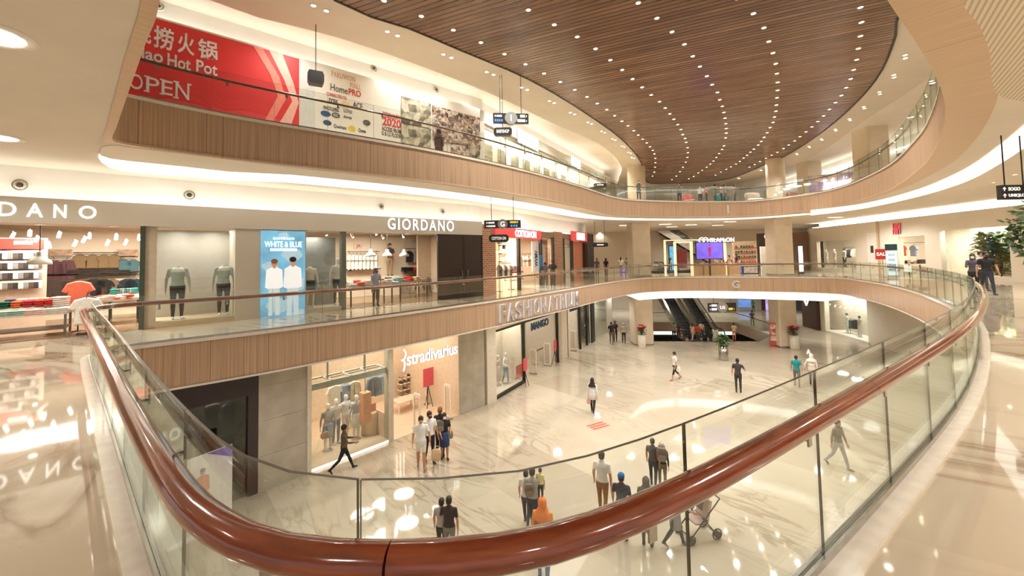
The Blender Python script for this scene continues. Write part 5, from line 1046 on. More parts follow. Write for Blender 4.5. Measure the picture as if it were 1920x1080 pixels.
PH = [photo_mat('photo_atrium', [(60, 54, 44), (120, 110, 90), (200, 190, 166), (90, 110, 80)]), photo_mat('photo_crowd', [(50, 46, 44), (130, 116, 104), (216, 204, 188), (176, 136, 110), (84, 80, 78)], 6.)]
for k, (px0, py0, px1, py1, lb) in enumerate(((753, 180, 808, 229, 'upper left photo print of a curved mall hall on the white hoarding'), (811, 197, 900, 262, 'large photo print of a busy shopping street on the white hoarding'), (753, 231, 808, 277, 'lower left photo print of a busy mall on the white hoarding'), (846, 262, 878, 290, 'small photo print low on the white hoarding, left one'), (880, 268, 900, 295, 'small photo print low on the white hoarding, right one'))):
    board(F, px0, py0, px1, py1, -.09, 'photo_print', lb, 'picture', PH[k % 2], .03)
fs(F, 'wall_hoarding_gap', 560, 590, Z1, 9.15, -.03, 0, mat((206, 206, 196), .6))
# lit shops further along the upper floor
F = FB; M_SHOPW = mat((246, 240, 226), .5, emit=.55, var=.02)
mb = MB(); mb.box(0, F.L + 5, .1, .2, 8.4, 9.2); mb.box(0, .4, 0, .4, Z1, 9.2); struct('wall_upper_shop_band', mb, mat((222, 218, 204), .6), F)
mb = MB(); mb.box(0, F.L + 5, 3, 3.1, Z1, 8.6); struct('wall_upper_shop_back', mb, mat((246, 238, 222), .7), F)
mb = MB(); mb.box(0, F.L + 5, .2, 3.1, 8.5, 8.6); struct('ceiling_upper_shop', mb, mat((255, 250, 238), .6, emit=.9, var=.02), F)  # glow added to the ceiling so the shop row looks bright from below
for k in range(5): shopfill(F, 1.5 + 3.4 * k, 1.6, 8.45, 150, 1.5)
for k, s in enumerate((.4, 2.6, 4.8, 7., 9.2, 11.4, 13.6)): mb = MB(); mb.box(s, s + 2.14, .1, .115, Z1, 8.4); struct('window_%d' % (10 + k), mb, M_SHOPGL, F); mb = MB(); mb.box(s + 2.14, s + 2.2, .08, .14, Z1, 8.4); struct('trim_mullion_%d' % k, mb, M_STEEL, F)
for k in range(9): s = .8 + 1.5 * k; dpc = 1.1; q = thing('display_cabinet', 'white display cabinet inside the lit upper shop row', 'cabinet', F.w(s, dpc, Z1), F.rz, 'white cabinets in the upper shops'); mb = MB(); mb.box(-.5, .5, 0, .4, 0, 2.55); mb.build('body', M_WHITE, q); m = MB(); [m.box(-.45, .45, -.02, 0, .25 + .42 * j, .6 + .42 * j) for j in range(4)]; m.build('shelf_recess', mat((206, 186, 160), .6, var=.3, scale=9.), q)
s0 = F.s(972, 250, -.05); sign(F, '\u25a0\u25a0\u25a0\u25a0\u25a0\u25a0', 971, 240, 1009, 266, -.05, 'glowing white shop sign on the upper floor beyond the white hoarding', mat((236, 250, 255), .5, emit=3.), bold=.02)
sign(F, '\u25a0\u25a0\u25a0\u25a0', 1071, 292, 1088, 309, -.05, 'second glowing white shop sign farther along the upper floor', mat((236, 250, 255), .5, emit=3.), bold=.03)
q = at(1136, 311, 9.2); t = thing('exit_sign', 'small green exit sign at the far left end of the upper floor', 'sign', F.w(FB.L + 1.0, -.02, 8.75), F.rz); mb = MB(); mb.box(-.3, .3, -.04, 0, 0, .22); mb.build('panel', mat((50, 150, 90), .5, emit=.6), t); mb = MB(); mb.text('EXIT', -.2, .2, .05, .17, -.05, .008, 0, .02); mb.build('lettering', M_TXW, t)
for k, (px, py, d_, Ff) in enumerate(((297, 12, .54, FA), (700, 129, .54, FA), (817, 169, .54, FA))): nozzle(Ff, px, py, d_, ('round air nozzle above the left end of the red hoarding', 'round air nozzle above the white hoarding, left one', 'round air nozzle above the white hoarding, right one')[k], None, .16)
# ================================================================== lower ground, concrete shop front
M_CONC = mat((182, 174, 156), .75, var=.16, scale=1.3); M_BRN = mat((58, 46, 44), .4); TL = lg_ce; F = FE
def conc(name, px0, px1):
    a, b = F.s(px0, 800), F.s(px1, 800); n = max(1, round((b - a) / 1.1)); mb = MB(); nz = 4
    for i in range(n):
        for j in range(nz): mb.box(a + (b - a) * i / n + .004, a + (b - a) * (i + 1) / n - .004, -.02, .3, ZL + (TL - ZL) * j / nz + .004, ZL + (TL - ZL) * (j + 1) / nz - .004)
    mb.box(a, b, 0, .3, ZL, TL); struct(name, mb, M_CONC, F)
conc('wall_concrete', 484, 582); conc('wall_concrete_right', 862, 910)
fs(F, 'wall_post_white', 577, 585, ZL, TL, -.06, .3, mat((226, 216, 198), .5)); fs(F, 'wall_post_pale', 727, 736, ZL, TL, -.04, .3, mat((206, 194, 172), .5)); fs(F, 'wall_pier_white', 910, 927, ZL, TL, -.1, .4, mat((226, 216, 198), .5))
# dark shop at the left end
s0, s1 = F.s(300, 850), F.s(484, 850); mb = MB(); w0, w1 = F.s(352, 800), F.s(465, 800); zt2 = F.hit(464, 742)[1]
mb.box(s0, w0, 0, .3, ZL, TL); mb.box(w1, s1, 0, .3, ZL, TL); mb.box(w0, w1, 0, .3, zt2, TL); mb.box(w0, w1, 1.6, 1.7, ZL, TL); struct('wall_dark_front', mb, M_BRN, F)
pane(20, F, 352, 465, ZL, zt2, .12, glass_mat('dark_glass', (.5, .5, .48), .06))
for k, px in enumerate((398, 428)): garment(F, px, 757, .9, 'dress', (28, 26, 26), ('black dress in the dark shop window, left one', 'black dress in the dark shop window, right one')[k], None, k=1.0)
rail(F, 385, 450, 752, .9, 'rail with black dresses in the dark shop window on the lower floor')
mb = MB(); mb.box(w0, w1, .3, 1.6, ZL, ZL + .05); struct('floor_dark_shop', mb, M_BRN, F); lamp('shop_fill', 'AREA', F.w((w0 + w1) / 2, 1., zt2 - .1), 30, size=.5)  # fill light added inside, without a fitting
s, _ = F.hit(372, 880, -1.); t = thing('poster_board', 'white standing poster with a runner and a violet corner before the dark shop', 'poster', F.w(s, -1.0, ZL), F.rz + .2)
mb = MB(); mb.box(-.85, .85, 0, .05, .05, 2.1); mb.box(-.7, .7, -.2, .25, 0, .05); mb.build('panel', mat((232, 230, 224), .4), t); mb = MB(); mb.prism([(.2, 2.1), (.85, 2.1), (.85, 1.75)], -.006, 0, 0, 'y'); mb.build('violet_corner', mat((120, 104, 190), .5), t)
mb = MB(); poster_person(mb, .1, .5, 1.25, 0, 1, 2, 3, -.006); mb.build('printed_figure', [mat((206, 120, 100), .6), mat((90, 90, 100), .6), mat((196, 140, 110), .6), mat((70, 90, 150), .6)], t)
# window and entrance
M_CREAMW = mat((222, 200, 172), .7); pane(21, F, 585, 727, ZL + .12, TL, .03)
fs(F, 'floor_window_plinth', 585, 727, ZL, ZL + .12, 0, 2.2, mat((226, 208, 180), .4)); mb = MB(); mb.box(F.s(576), F.s(876), 4.6, 4.7, ZL, TL); mb.box(F.s(862, 800) - .02, F.s(862, 800) + .1, 0, 4.6, ZL, TL); mb.box(F.s(580, 800), F.s(580, 800) + .1, .3, 4.6, ZL, TL); mb.box(F.s(729, 760) - .04, F.s(729, 760) + .04, .3, 2.2, ZL, ZL + 1.1); struct('wall_lower_shop_back', mb, M_CREAMW, F)
mb = MB(); mb.box(F.s(576), F.s(876), .02, 4.7, ZL + .004, ZL + .012); struct('floor_lower_shop', mb, mat((226, 200, 172), .2), F)
fs(F, 'trim_plinth_light', 585, 727, ZL + .01, ZL + .1, -.012, 0, mat((255, 246, 230), .5, emit=1.2))
mb = MB(); a, b = F.s(586, 740), F.s(727, 700); z = F.hit(590, 722)[1]
mb.box(a, b, .1, .2, z - .22, z); mb.box(a, b, .9, 1.0, z - .05, z); 
for k in range(5): x = a + (b - a) * k / 4; mb.box(x - .03, x + .03, .1, 1.0, z - .05, z); 
for k in (1, 3): x = a + (b - a) * k / 4; mb.box(x - .03, x + .03, .5, .56, z, TL)
struct('trim_window_grid', mb, mat((176, 176, 158), .5), F)
for k, px in enumerate((610, 650, 690, 715)): shopfill(F, F.s(px, 760), 1.3, TL - .06, 26, .9)
for px in (750, 790, 830): shopfill(F, F.s(px, 740), 1.2, TL - .06, 20, 1.); shopfill(F, F.s(px, 740), 3.3, TL - .06, 24, 1.)
for k in range(9): s = F.s(745 + k * 6.5, 700, 4.4); t = thing('tube_light', 'vertical light tube at the back of the bright lower shop', 'lamp', F.w(s, 4.5, ZL + 3.0), F.rz, 'vertical light tubes of the lower shop'); mb = MB(); mb.tube([(0, 0, 0), (0, 0, 1.3)], .03, 8); mb.build('tube', mat((255, 248, 236), .5, emit=2.), t); mb = MB(); mb.tube([(0, 0, -.04), (0, 0, 0)], .034, 8); mb.build('end_cap', M_STEEL, t)
t = sign(F, 'stradivarius', 763, 662, 858, 686, -.06, 'glowing white stradivarius letters with a clef mark over the bright lower entrance', mat((255, 252, 244), .5, emit=2.2), bold=.006, sp=.95)
s, z = F.hit(757, 690, -.06); so = (t.location.xy - F.w(s, -.06, 0).xy).length; mb = MB(); c = [(.12 * math.sin(a * 1.0) * (1 - a / 14), 0, .5 - .07 * a + .1 * math.cos(a)) for a in [k * .35 for k in range(30)]]; mb.tube([(x - so, y, q + .1) for x, y, q in c], .028, 6); mb.build('clef_mark', mat((255, 252, 244), .5, emit=2.4), t)
mq = [(615, 1.0, .7, (170, 164, 156), (150, 150, 156), 'white mannequin in a grey denim jacket carrying a bag, leftmost in the lower shop window', 'skirt'), (630, 1.3, 1.0, (214, 204, 196), (140, 150, 168), 'white mannequin in a pale shirt, second in the lower shop window', None), (648, 1.5, .8, (232, 226, 218), (226, 220, 210), 'white mannequin in a white blouse, third in the lower shop window', None), (668, 1.1, .9, (196, 200, 206), (226, 222, 214), 'white mannequin in a pale blue top, rightmost in the lower shop window', 'skirt')]
for px, dp, _, tc, bc, lb, sk_ in mq: manq(F, px, 800, dp, ZL + .12, 1.78, lb, tc, bc, sleeve='long', face=random.uniform(-20, 20), skirt=((170, 176, 190) if sk_ and px < 640 else (228, 224, 214), 1.0, .5, 1.) if sk_ else None, legs='skin' if sk_ else 'long')
s, z = F.hit(612, 838, .6); t = thing('handbag', 'tan handbag hanging from the leftmost window mannequin', 'bag', F.w(s, .72, ZL + .72), F.rz); mb = MB(); mb.soft(-.16, .16, -.06, .06, 0, .24, 0, 14, 6, 4); mb.build('body', mat((190, 160, 130), .6), t); mb = MB(); mb.tube([(-.1, 0, .24), (-.06, 0, .4), (.06, 0, .4), (.1, 0, .24)], .01, 6); mb.build('handle', M_DARK, t)
for k, (px, py, kd, c, lb) in enumerate(((627, 722, 'shirt', (226, 214, 196), 'cream blouse hanging high in the lower shop window, leftmost'), (648, 720, 'trousers', (136, 148, 168), 'pale jeans hanging high in the lower shop window'), (663, 714, 'jacket', (206, 190, 160), 'beige jacket hanging high in the lower shop window'), (700, 705, 'jacket', (132, 140, 154), 'grey denim jacket hanging high at the right of the lower shop window'), (713, 704, 'jacket', (150, 156, 166), 'pale denim jacket hanging high, rightmost in the lower shop window'))): garment(F, px, py, 1.6 if k < 3 else 1.2, kd, c, lb, None, k=1.1)
rail(F, 620, 722, 708, 1.6, 'high rail of hanging clothes in the lower shop window')
s, z = F.hit(685, 790, .4); t = thing('display_column', 'tall peach cardboard column hanging in the lower shop window', 'display', F.w(s, .4, F.hit(685, 790, .4)[1]), F.rz); mb = MB(); h_ = F.hit(685, 735, .4)[1] - t.location.z; mb.box(-.17, .17, -.17, .17, 0, h_); mb.build('column', mat((226, 168, 128), .6), t); mb = MB(); mb.tube([(0, 0, h_), (0, 0, TL - t.location.z)], .02, 6); mb.build('cable', M_STEEL, t)
s = F.s(694, 830, 1.15); t = thing('display_drum', 'round cream drum with a peach box in the lower shop window', 'display', F.w(s, 1.15, ZL + .12), F.rz); mb = MB(); mb.lathe([(.36, 0), (.36, .9), (.34, .93), (0, .93)], 24); mb.build('drum', mat((220, 196, 164), .5), t); mb = MB(); mb.box(-.2, .2, -.15, .15, .93, 1.25); mb.build('box', mat((226, 150, 120), .5), t)
for k in range(4): s, z = F.hit(655 + 8 * k, 800, 2.4); folded(F, s, 2.5, ZL + .9, .4, .4, .2, ((236, 230, 222), (206, 214, 220), (170, 200, 170), (232, 220, 206))[k], '%s folded clothes on the table behind the window mannequins' % ('white', 'pale blue', 'pale green', 'cream')[k], 'folded clothes behind the window mannequins')
table(F, F.s(650, 800, 2.5), F.s(690, 800, 2.5), 2.2, 2.9, ZL + .9, 'white table behind the mannequins of the lower shop window', M_WHITE, M_WHITE, zf=ZL + .012)
# shoe wall
for r_, py in enumerate((710, 720, 732, 743, 753)):
    _t, q0, q1, z = wshelf(F, 748, 800, py, 4.2, 'white shoe shelf at the back of the bright lower shop, %s one of five' % ('topmost', 'second', 'middle', 'fourth', 'lowest')[r_], M_WHITE)
    for k in range(7):
        s = q0 + .12 + k * (q1 - q0 - .24) / 6; c = random.choice(((70, 52, 46), (120, 84, 60), (206, 180, 150), (40, 36, 36), (170, 130, 100)))
        key = ('shoe', c)
        if key not in _fm:
            a = MB(); rings(a, [(0, 0, 0, .055, .14), (0, 0, .03, .055, .14), (0, .03, .06, .048, .10), (0, .07, .10, .04, .055)], 12); _fm[key] = a.mesh('shoe', mat(c, .4)); a = MB(); a.soft(-.058, .058, -.145, .145, -.02, 0, 0, 12, 3); _fm[key + ('s',)] = a.mesh('sole', M_DARK)
        o = bpy.data.objects.new('shoe', _fm[key]); COL.objects.link(o); o.location = F.w(s, 4.18, z + .02); o.rotation_euler = (0, 0, F.rz + .5); tag(o, 'single shoe on the %s shelf of the shoe wall in the bright lower shop' % ('top', 'second', 'third', 'fourth', 'lowest')[r_], 'shoe', 'shoes on the %s shelf' % ('top', 'second', 'third', 'fourth', 'lowest')[r_]); c2 = bpy.data.objects.new('sole', _fm[key + ('s',)]); COL.objects.link(c2); c2.parent = o
def easel(F, px, yb, dep, w_, h, z0, z1, m, lb, zf=ZL, txt=None):
    s = F.s(px, yb, dep); t = thing('sign_stand', lb, 'sign', F.w(s, dep, zf), F.rz); mb = MB(); mb.tube([(-.18, -.16, 0), (0, 0, z0)], .018, 6); mb.tube([(.18, -.16, 0), (0, 0, z0)], .018, 6); mb.tube([(0, .25, 0), (0, 0, z0 - .01)], .018, 6); mb.tube([(0, 0, z0 - .1), (0, 0, z1)], .02, 6); mb.build('tripod', M_BLACK, t)
    mb = MB(); mb.box(-w_ / 2, w_ / 2, -.04, -.02, z0, z1); mb.build('panel', m, t)
    if txt: mb = MB(); mb.text(txt, -w_ * .4, w_ * .4, z0 + (z1 - z0) * .3, z0 + (z1 - z0) * .75, -.05, .01, 0, .02, keep=True); mb.build('lettering', M_TXW, t)
    return t
easel(F, 803, 765, 2.0, .62, 1., 1.05, 1.95, mat((232, 96, 110), .5), 'pink sale sign on a black tripod inside the bright lower entrance')
M_ACR = glass_mat('acrylic', (.97, .95, .93), .05)
def gate(F, px, yb, dep, lb, group, zf=ZL, m=None):
    s = F.s(px, yb, dep); t = thing('security_gate', lb, 'security gate', F.w(s, dep, zf), F.rz + math.pi / 2, group); mb = MB(); R_o = rbox(.5, 1.55, .1, 5); mb.prism([(x, z + .8) for x, z in R_o], -.03, .03, 0, 'y', holes=[[(x * .72, z * .86 + .8) for x, z in R_o]]); mb.build('frame', m or M_WHITE, t); mb = MB(); mb.prism([(x * .74, z * .88 + .8) for x, z in R_o], -.006, .006, 0, 'y'); mb.build('panel', M_ACR, t); mb = MB(); mb.box(-.28, .28, -.06, .06, 0, .06); mb.build('foot', M_STEEL, t)
gate(F, 782, 800, .1, 'clear security gate at the left of the bright lower entrance', None); gate(F, 840, 775, .1, 'clear security gate at the right of the bright lower entrance', None)
def belt(F, px0, y0_, px1, y1_, dep, lb, zf=ZL):
    a = F.s(px0, y0_, dep); b = F.s(px1, y1_, dep); t = thing('barrier_belt', lb, 'barrier', F.w((a + b) / 2, dep, zf), F.rz); L_ = (b - a) / 2
    for x in (-L_, L_): mb = MB(); mb.lathe([(.16, 0), (.16, .02), (.03, .04), (.03, .95), (0, .97)], 14, (x, 0, 0)); mb.build('post', M_STEEL, t)
    mb = MB(); mb.box(-L_, L_, -.01, .01, .86, .93); mb.build('belt', M_BLACK, t)
belt(F, 800, 770, 830, 758, 2.4, 'black barrier belt on steel posts inside the bright lower entrance')
s = F.s(772, 800, 2.2); table(F, s - .7, s + .5, 2.2, 3.0, ZL + .55, 'low pale shoe bench at the back of the bright lower entrance', mat((226, 196, 170), .5), M_WHITE, zf=ZL + .012)

# ================================================================== lower ground, black framed front
F = FM; M_GW = mat((226, 214, 196), .6)
ww = [(927, 983), (986, 1048), (1066, 1090), (1093, 1104)]
fs(F, 'wall_pier_mid', 1050, 1065, ZL, TL, -.05, .5, M_GW); fs(F, 'wall_head_white', 927, 1105, ZL + 3.55, TL, -.03, .3, mat((244, 236, 222), .5)); fs(F, 'wall_pier_black', 1106, 1112, ZL, TL, -.1, .6, M_BLACK)
hd = ZL + 3.5
for i, px in enumerate((926, 983, 1047, 1065, 1090, 1103)): s = F.s(px, 720); mb = MB(); mb.box(s, s + .11, -.06, .12, ZL, hd + .06); struct('trim_black_frame_%d' % i, mb, M_BLACK, F)
for i, (a, b) in enumerate(((926, 984), (983, 1049), (1065, 1105))): mb = MB(); mb.box(F.s(a, 720), F.s(b, 720), -.06, .1, hd - .0, hd + .1); (i == 0) and mb.box(F.s(a, 720), F.s(b, 720), -.06, .1, ZL, ZL + .14); struct('trim_black_head_%d' % i, mb, M_BLACK, F)
pane(22, F, 928, 984, ZL + .12, hd, .03); pane(23, F, 1092, 1105, ZL + .12, hd, .03)
mb = MB(); mb.box(F.s(922, 720), F.s(984, 720), 1.5, 1.58, ZL, TL); mb.box(F.s(984, 720), F.s(984, 720) + .08, .2, 1.5, ZL, TL); mb.box(F.s(984, 720), F.L + 1, 5, 5.1, ZL, TL); mb.box(F.s(1048, 690), F.s(1048, 690) + .1, .3, 5, ZL, TL); mb.box(F.s(1091, 690), F.s(1091, 690) + .1, .3, 5, ZL, TL); struct('wall_framed_shop_back', mb, mat((224, 214, 198), .6), F)
fs(F, 'floor_framed_window', 927, 984, ZL, ZL + .12, .02, 1.5, M_GW)
for px, d in ((945, .8), (970, .8), (1010, 1.2), (1035, 3.2), (1078, 1.5), (1097, 1.0)): shopfill(F, F.s(px, 700), d, TL - .05, 45, .9)
t = sign(F, 'MANGO', 997, 606, 1029, 621, -.06, 'MANGO letters on the white head of the black-framed shop front', mat((34, 60, 76), .5), bold=.03, sp=1.)
t = sign(F, 'MANGO', 1069, 577, 1084, 585, -.06, 'short dark letters on the white head of the far black-framed opening', mat((34, 60, 76), .5), bold=.03)
manq(F, 934, 720, .9, ZL + .12, 1.75, 'white mannequin in a pale dress, left in the black-framed window', (216, 196, 180), (206, 186, 172), skirt=((210, 190, 176), 1.1, .3, 1.1), legs='skin')
manq(F, 949, 720, .7, ZL + .12, 1.78, 'white mannequin in pale jeans and white top, right in the black-framed window', (236, 230, 220), (128, 152, 176), stride=8, la=(5, 30, 70), ra=(5, 30, 70))
board(F, 968, 687, 980, 712, .06, 'sale_sticker', 'red sale sign on the glass of the black-framed window', 'sign', M_RED, .02)
easel(F, 984.5, 728, -.35, .45, 1., .9, 1.6, mat((226, 84, 90), .5), 'small pink sign on a tripod at the left edge of the black-framed entrance'); easel(F, 1041, 695, -.1, .45, 1., 1.0, 1.7, mat((232, 84, 96), .5), 'pink sign on a tripod at the right edge of the black-framed entrance')
gate(F, 1000, 712, .3, 'white security gate, left one in the black-framed entrance', None); gate(F, 1027, 700, .3, 'white security gate, right one in the black-framed entrance', None); gate(F, 1075, 668, .3, 'white security gate in the far black-framed opening', None)
belt(F, 1005, 702, 1033, 690, 1.2, 'black barrier belt across the black-framed entrance'); belt(F, 1066, 668, 1079, 655, 1.0, 'black barrier belt across the far black-framed opening')
for k in range(4): garment(F, 988 + 3 * k, 640, 3.5, 'shirt', ((200, 160, 150), (60, 56, 56), (230, 210, 196), (150, 110, 100))[k], '%s garment hanging just inside the black-framed entrance' % ('rose', 'black', 'cream', 'brown')[k], 'garments inside the black-framed entrance', rot=40)
rail(F, 986, 1000, 637, 3.5, 'rail of garments just inside the black-framed entrance')
s, z = F.hit(1022, 620, 4.95); mb = MB(); t = thing('wall_text', 'small grey wall text inside the black-framed entrance', 'sign', F.w(s, 4.94, z), F.rz); mb.text('\u25a0\u25a0\u25a0\u25a0\u25a0\u25a0\u25a0\n\u25a0\u25a0\u25a0\u25a0\u25a0\n\u25a0\u25a0\u25a0\u25a0', -.6, .6, 0, .36, -.01, .008); mb.build('lettering', mat((120, 112, 104), .5), t)
# wall beyond with glass, and the far lower corridor
mb = MB(); mb.box(F.L + .4, F.L + 7, 0, .1, ZL, TL); struct('wall_far_lower_left', mb, M_GW, F); mb = MB(); mb.box(F.L + .6, F.L + 5, -.04, -.02, ZL + .2, ZL + 3.4); struct('window_24', mb, M_SHOPGL, F)
# ================================================================== right hand side, both floors
F = FD; M_RW = mat((236, 226, 208), .6, var=.02, scale=1.); TC = 4.0
def wl_(name, px0, px1, z0=0., z1=TC, d=.3, m=None): return fs(F, name, px0, px1, z0, z1, 0, d, m or M_RW)
wl_('wall_right_pier_far', 1516, 1533); wl_('wall_right_b', 1605, 1687); wl_('wall_right_c', 1736, 1765); wl_('wall_right_d', 1895, 2300)
wl_('wall_right_head_a', 1533, 1605, 2.75); wl_('wall_right_head_b', 1687, 1736, 2.75); wl_('wall_right_head_c', 1765, 1896, 3.0); wl_('wall_right_sill', 1765, 1896, 0, .18); wl_('wall_right_sill_far', 1533, 1605, 0, .3)
pane(30, F, 1533, 1605, .3, 2.75, .05); pane(31, F, 1765, 1896, .18, 3.0, .05)
mb = MB(); mb.box(-4, F.L + 14, 3.5, 3.6, 0, TC); mb.box(-4, F.L + 14, .3, 3.6, 3.3, 3.36); struct('wall_right_shop_back', mb, mat((246, 238, 224), .7), F)
mb = MB(); mb.box(F.s(1765, 490), F.s(1897, 490), 1.7, 1.78, .18, 3.3); struct('wall_right_window_back', mb, mat((250, 244, 232), .6), F)
for px, d in ((1545, 1.5), (1570, 1.5), (1592, 1.5), (1700, 1.8), (1725, 1.8), (1790, .9), (1830, .9), (1870, .9)): shopfill(F, F.s(px, 470), d, 3.2, 60, .9)
for k in range(6): spot_head(F, 1540 + 7 * k, 446, 1.0, 'white spotlight in the far window of the right shop front', 'spotlights in the far right window')
manq(F, 1583, 475, .9, .3, 1.75, 'dark-haired mannequin in a white coat in the far right shop window', (238, 232, 222), (60, 56, 56), style='short', sleeve='long'); manq(F, 1550, 480, 1.4, .3, 1.7, 'pale mannequin at the left of the far right shop window', (226, 214, 196), (214, 204, 190)); manq(F, 1565, 480, 1.2, .3, 1.7, 'pale pink mannequin in the middle of the far right shop window', (226, 196, 186), (206, 196, 186))
for k in range(5): garment(F, 1586 + 4 * k, 467, 1.8, 'jacket', ((206, 206, 202), (150, 152, 158), (90, 92, 100), (70, 70, 78), (226, 222, 214))[k], '%s jacket on the rail beside the coated mannequin' % ('pale grey', 'grey', 'slate', 'charcoal', 'white')[k], 'jackets on the rail of the far right window', rot=55)
rail(F, 1583, 1606, 464, 1.8, 'rail of grey jackets in the far right shop window', legs=.3)
t, w_, h = board(F, 1626, 437, 1647, 497, -.06, 'door_panel', 'tall white service panel with a small dark notice on the right wall', 'door', mat((244, 238, 226), .5, var=.02)); mb = MB(); mb.box(-.1 * w_ - .1, -.1 * w_ + .2, -.012, 0, h * .38, h * .6); mb.build('notice', M_DARK, t)
wl_('trim_right_rib', 1649, 1652, 0, TC, -.12, mat((206, 180, 150), .5))
def ground_thing(px, py, z, name, label, cat, rz=None):
    p = at(px, py, z); return thing(name, label, cat, p, -math.atan2(p.x, p.y) if rz is None else rz), ppm(p)
t, k_ = ground_thing(1657, 520, 0, 'sale_stand', 'red SALE sign on a stand before the white shop front', 'sign'); mb = MB(); mb.box(-.25, .25, -.18, .18, 0, .03); mb.tube([(0, 0, .03), (0, 0, 1.3)], .025, 8); mb.build('stand', M_STEEL, t); mb = MB(); mb.box(-.36, .36, -.03, .01, 1.2, 1.9); mb.build('panel', mat((224, 74, 70), .5), t); mb = MB(); mb.text('SALE', -.29, .29, 1.45, 1.67, -.045, .012, 0, .02); mb.build('lettering', M_TXW, t)
t, k_ = ground_thing(1674, 521, 0, 'information_totem', 'tall lit directory totem with a dark top before the white shop front', 'totem'); H_ = 62 / k_; W_ = 17 / k_; mb = MB(); mb.box(-W_ / 2, W_ / 2, -.08, .08, 0, H_ * 1.02); mb.build('body', mat((214, 212, 206), .4), t); mb = MB(); mb.box(-W_ * .44, W_ * .44, -.092, -.08, H_ * .08, H_ * .80); mb.build('screen', mat((226, 240, 246), .4, emit=.9), t); mb = MB(); mb.box(-W_ * .5, W_ * .5, -.09, -.08, H_ * .84, H_ * 1.02); mb.build('header', mat((44, 70, 76), .4), t)
for j in range(4): mb = MB(); mb.box(-W_ * .3, W_ * .3, -.1, -.092, H_ * (.2 + .15 * j), H_ * (.29 + .15 * j)); mb.build('map_panel', mat((170, 196, 206), .4, emit=.5), t)
t = sign(F, 'H&M', 1673, 419, 1688, 440, -.08, 'tall coral-red H&M letters on the right white wall', mat((240, 80, 84), .5, emit=.7), bold=.0, sp=1., shear=.2)
for k, (px, c, lb) in enumerate(((1692, (226, 110, 80), 'orange tee hanging in the right shop entrance'), (1713, (150, 160, 184), 'pale blue tee hanging in the right shop entrance'))): garment(F, px, 460, 1.5, 'shirt', c, lb, None, k=1.1)
rail(F, 1688, 1735, 456, 1.5, 'rail of tees in the right shop entrance'); s0, s1 = F.s(1690, 490, 1.3), F.s(1733, 490, 1.3); table(F, min(s0, s1), max(s0, s1), 1.0, 1.8, .8, 'display table of neutral clothes in the right shop entrance', M_WHITE, M_BLACK)
for k in range(6): folded(F, s0 + .3 + k * (s1 - s0 - .6) / 5, 1.35, .8, .4, .4, .12 + .1 * (k % 3), ((190, 160, 130), (60, 52, 48), (236, 226, 210), (120, 96, 80), (206, 186, 160), (80, 70, 66))[k], '%s folded clothes on the table in the right shop entrance' % ('tan', 'black', 'cream', 'brown', 'sand', 'dark grey')[k], 'folded clothes in the right shop entrance')
def plant(loc, name, label, n, h, r, cols, leaf=.16, pot=None, rz=0., flowers=0, thin=.3, z0=0.):
    t = thing(name, label, 'plant', loc, rz)
    if pot: pr, ph, pm_ = pot; mb = MB(); mb.lathe([(pr * .96, 0), (pr, .02), (pr, ph), (pr * .88, ph), (pr * .88, ph - .06), (0, ph - .06)], 22); mb.build('planter', pm_, t); z0 = ph - .06
    mb = MB(); st = MB(); fl = MB(); rnd = random.Random(len(label))
    for i in range(n):
        a = rnd.uniform(0, 6.283); q = rnd.random() ** .6; zz = z0 + h * (rnd.random() ** .8); rr = r * q * math.sin(min(1, (zz - z0) / h + .15) * 2.6 + .2); c = Vector((rr * math.cos(a), rr * math.sin(a), zz))
        d = Vector((math.cos(a), math.sin(a), rnd.uniform(-.2, .9))).normalized(); u = d.cross(Vector((0, 0, 1))).normalized(); L_ = leaf * rnd.uniform(.7, 1.3); nrm = u.cross(d)
        mb.add([c, c + d * L_ * .5 + u * L_ * thin + nrm * .01, c + d * L_ - nrm * L_ * .2, c + d * L_ * .5 - u * L_ * thin + nrm * .01, c + d * L_ * .5 + nrm * L_ * .06], [(0, 1, 4), (1, 2, 4), (2, 3, 4), (3, 0, 4)], i % 2)
        if i % 12 == 0: st.tube([(0, 0, z0), c * .5 + Vector((0, 0, z0 * .5)), c], .008, 5)
    mb.build('foliage', cols, t); st.build('stem', mat((86, 78, 50), .7), t)
    for i in range(flowers):
        a = 6.283 * i / flowers + rnd.uniform(-.3, .3); c = Vector((r * .8 * math.cos(a) * rnd.uniform(.5, 1.1), r * .8 * math.sin(a) * rnd.uniform(.5, 1.1), z0 + h * rnd.uniform(.75, 1.35)))
        f = MB(); f.tube([(0, 0, z0 + .05), (c.x * .5, c.y * .5, (z0 + c.z) / 2 + .05), c], .012, 5, 1)
        for j in range(6): b_ = 6.283 * j / 6; d = Vector((math.cos(b_), math.sin(b_), .5)).normalized(); u = d.cross(Vector((0, 0, 1))).normalized(); f.add([c, c + d * .13 + u * .08, c + d * .26, c + d * .13 - u * .08], [(0, 1, 2, 3)], 0)
        f.build('flower', [mat((206, 44, 52), .6), mat((90, 96, 50), .7)], t)
    return t
GR = [mat((70, 96, 50), .6, var=.2), mat((98, 124, 66), .6, var=.2)]
for k, (px, py) in enumerate(((1852, 520), (1878, 521))):
    s = F.s(px, py, .8); plant(F.w(s, .8, .18), 'window_plant', ('tall leafy plant in the white right window, left one', 'tall leafy plant in the white right window, right one')[k], 420, 2.5, .6, [mat((150, 160, 110), .6, var=.2), mat((190, 180, 130), .6, var=.2)] if k == 0 else GR, .42, thin=.28)
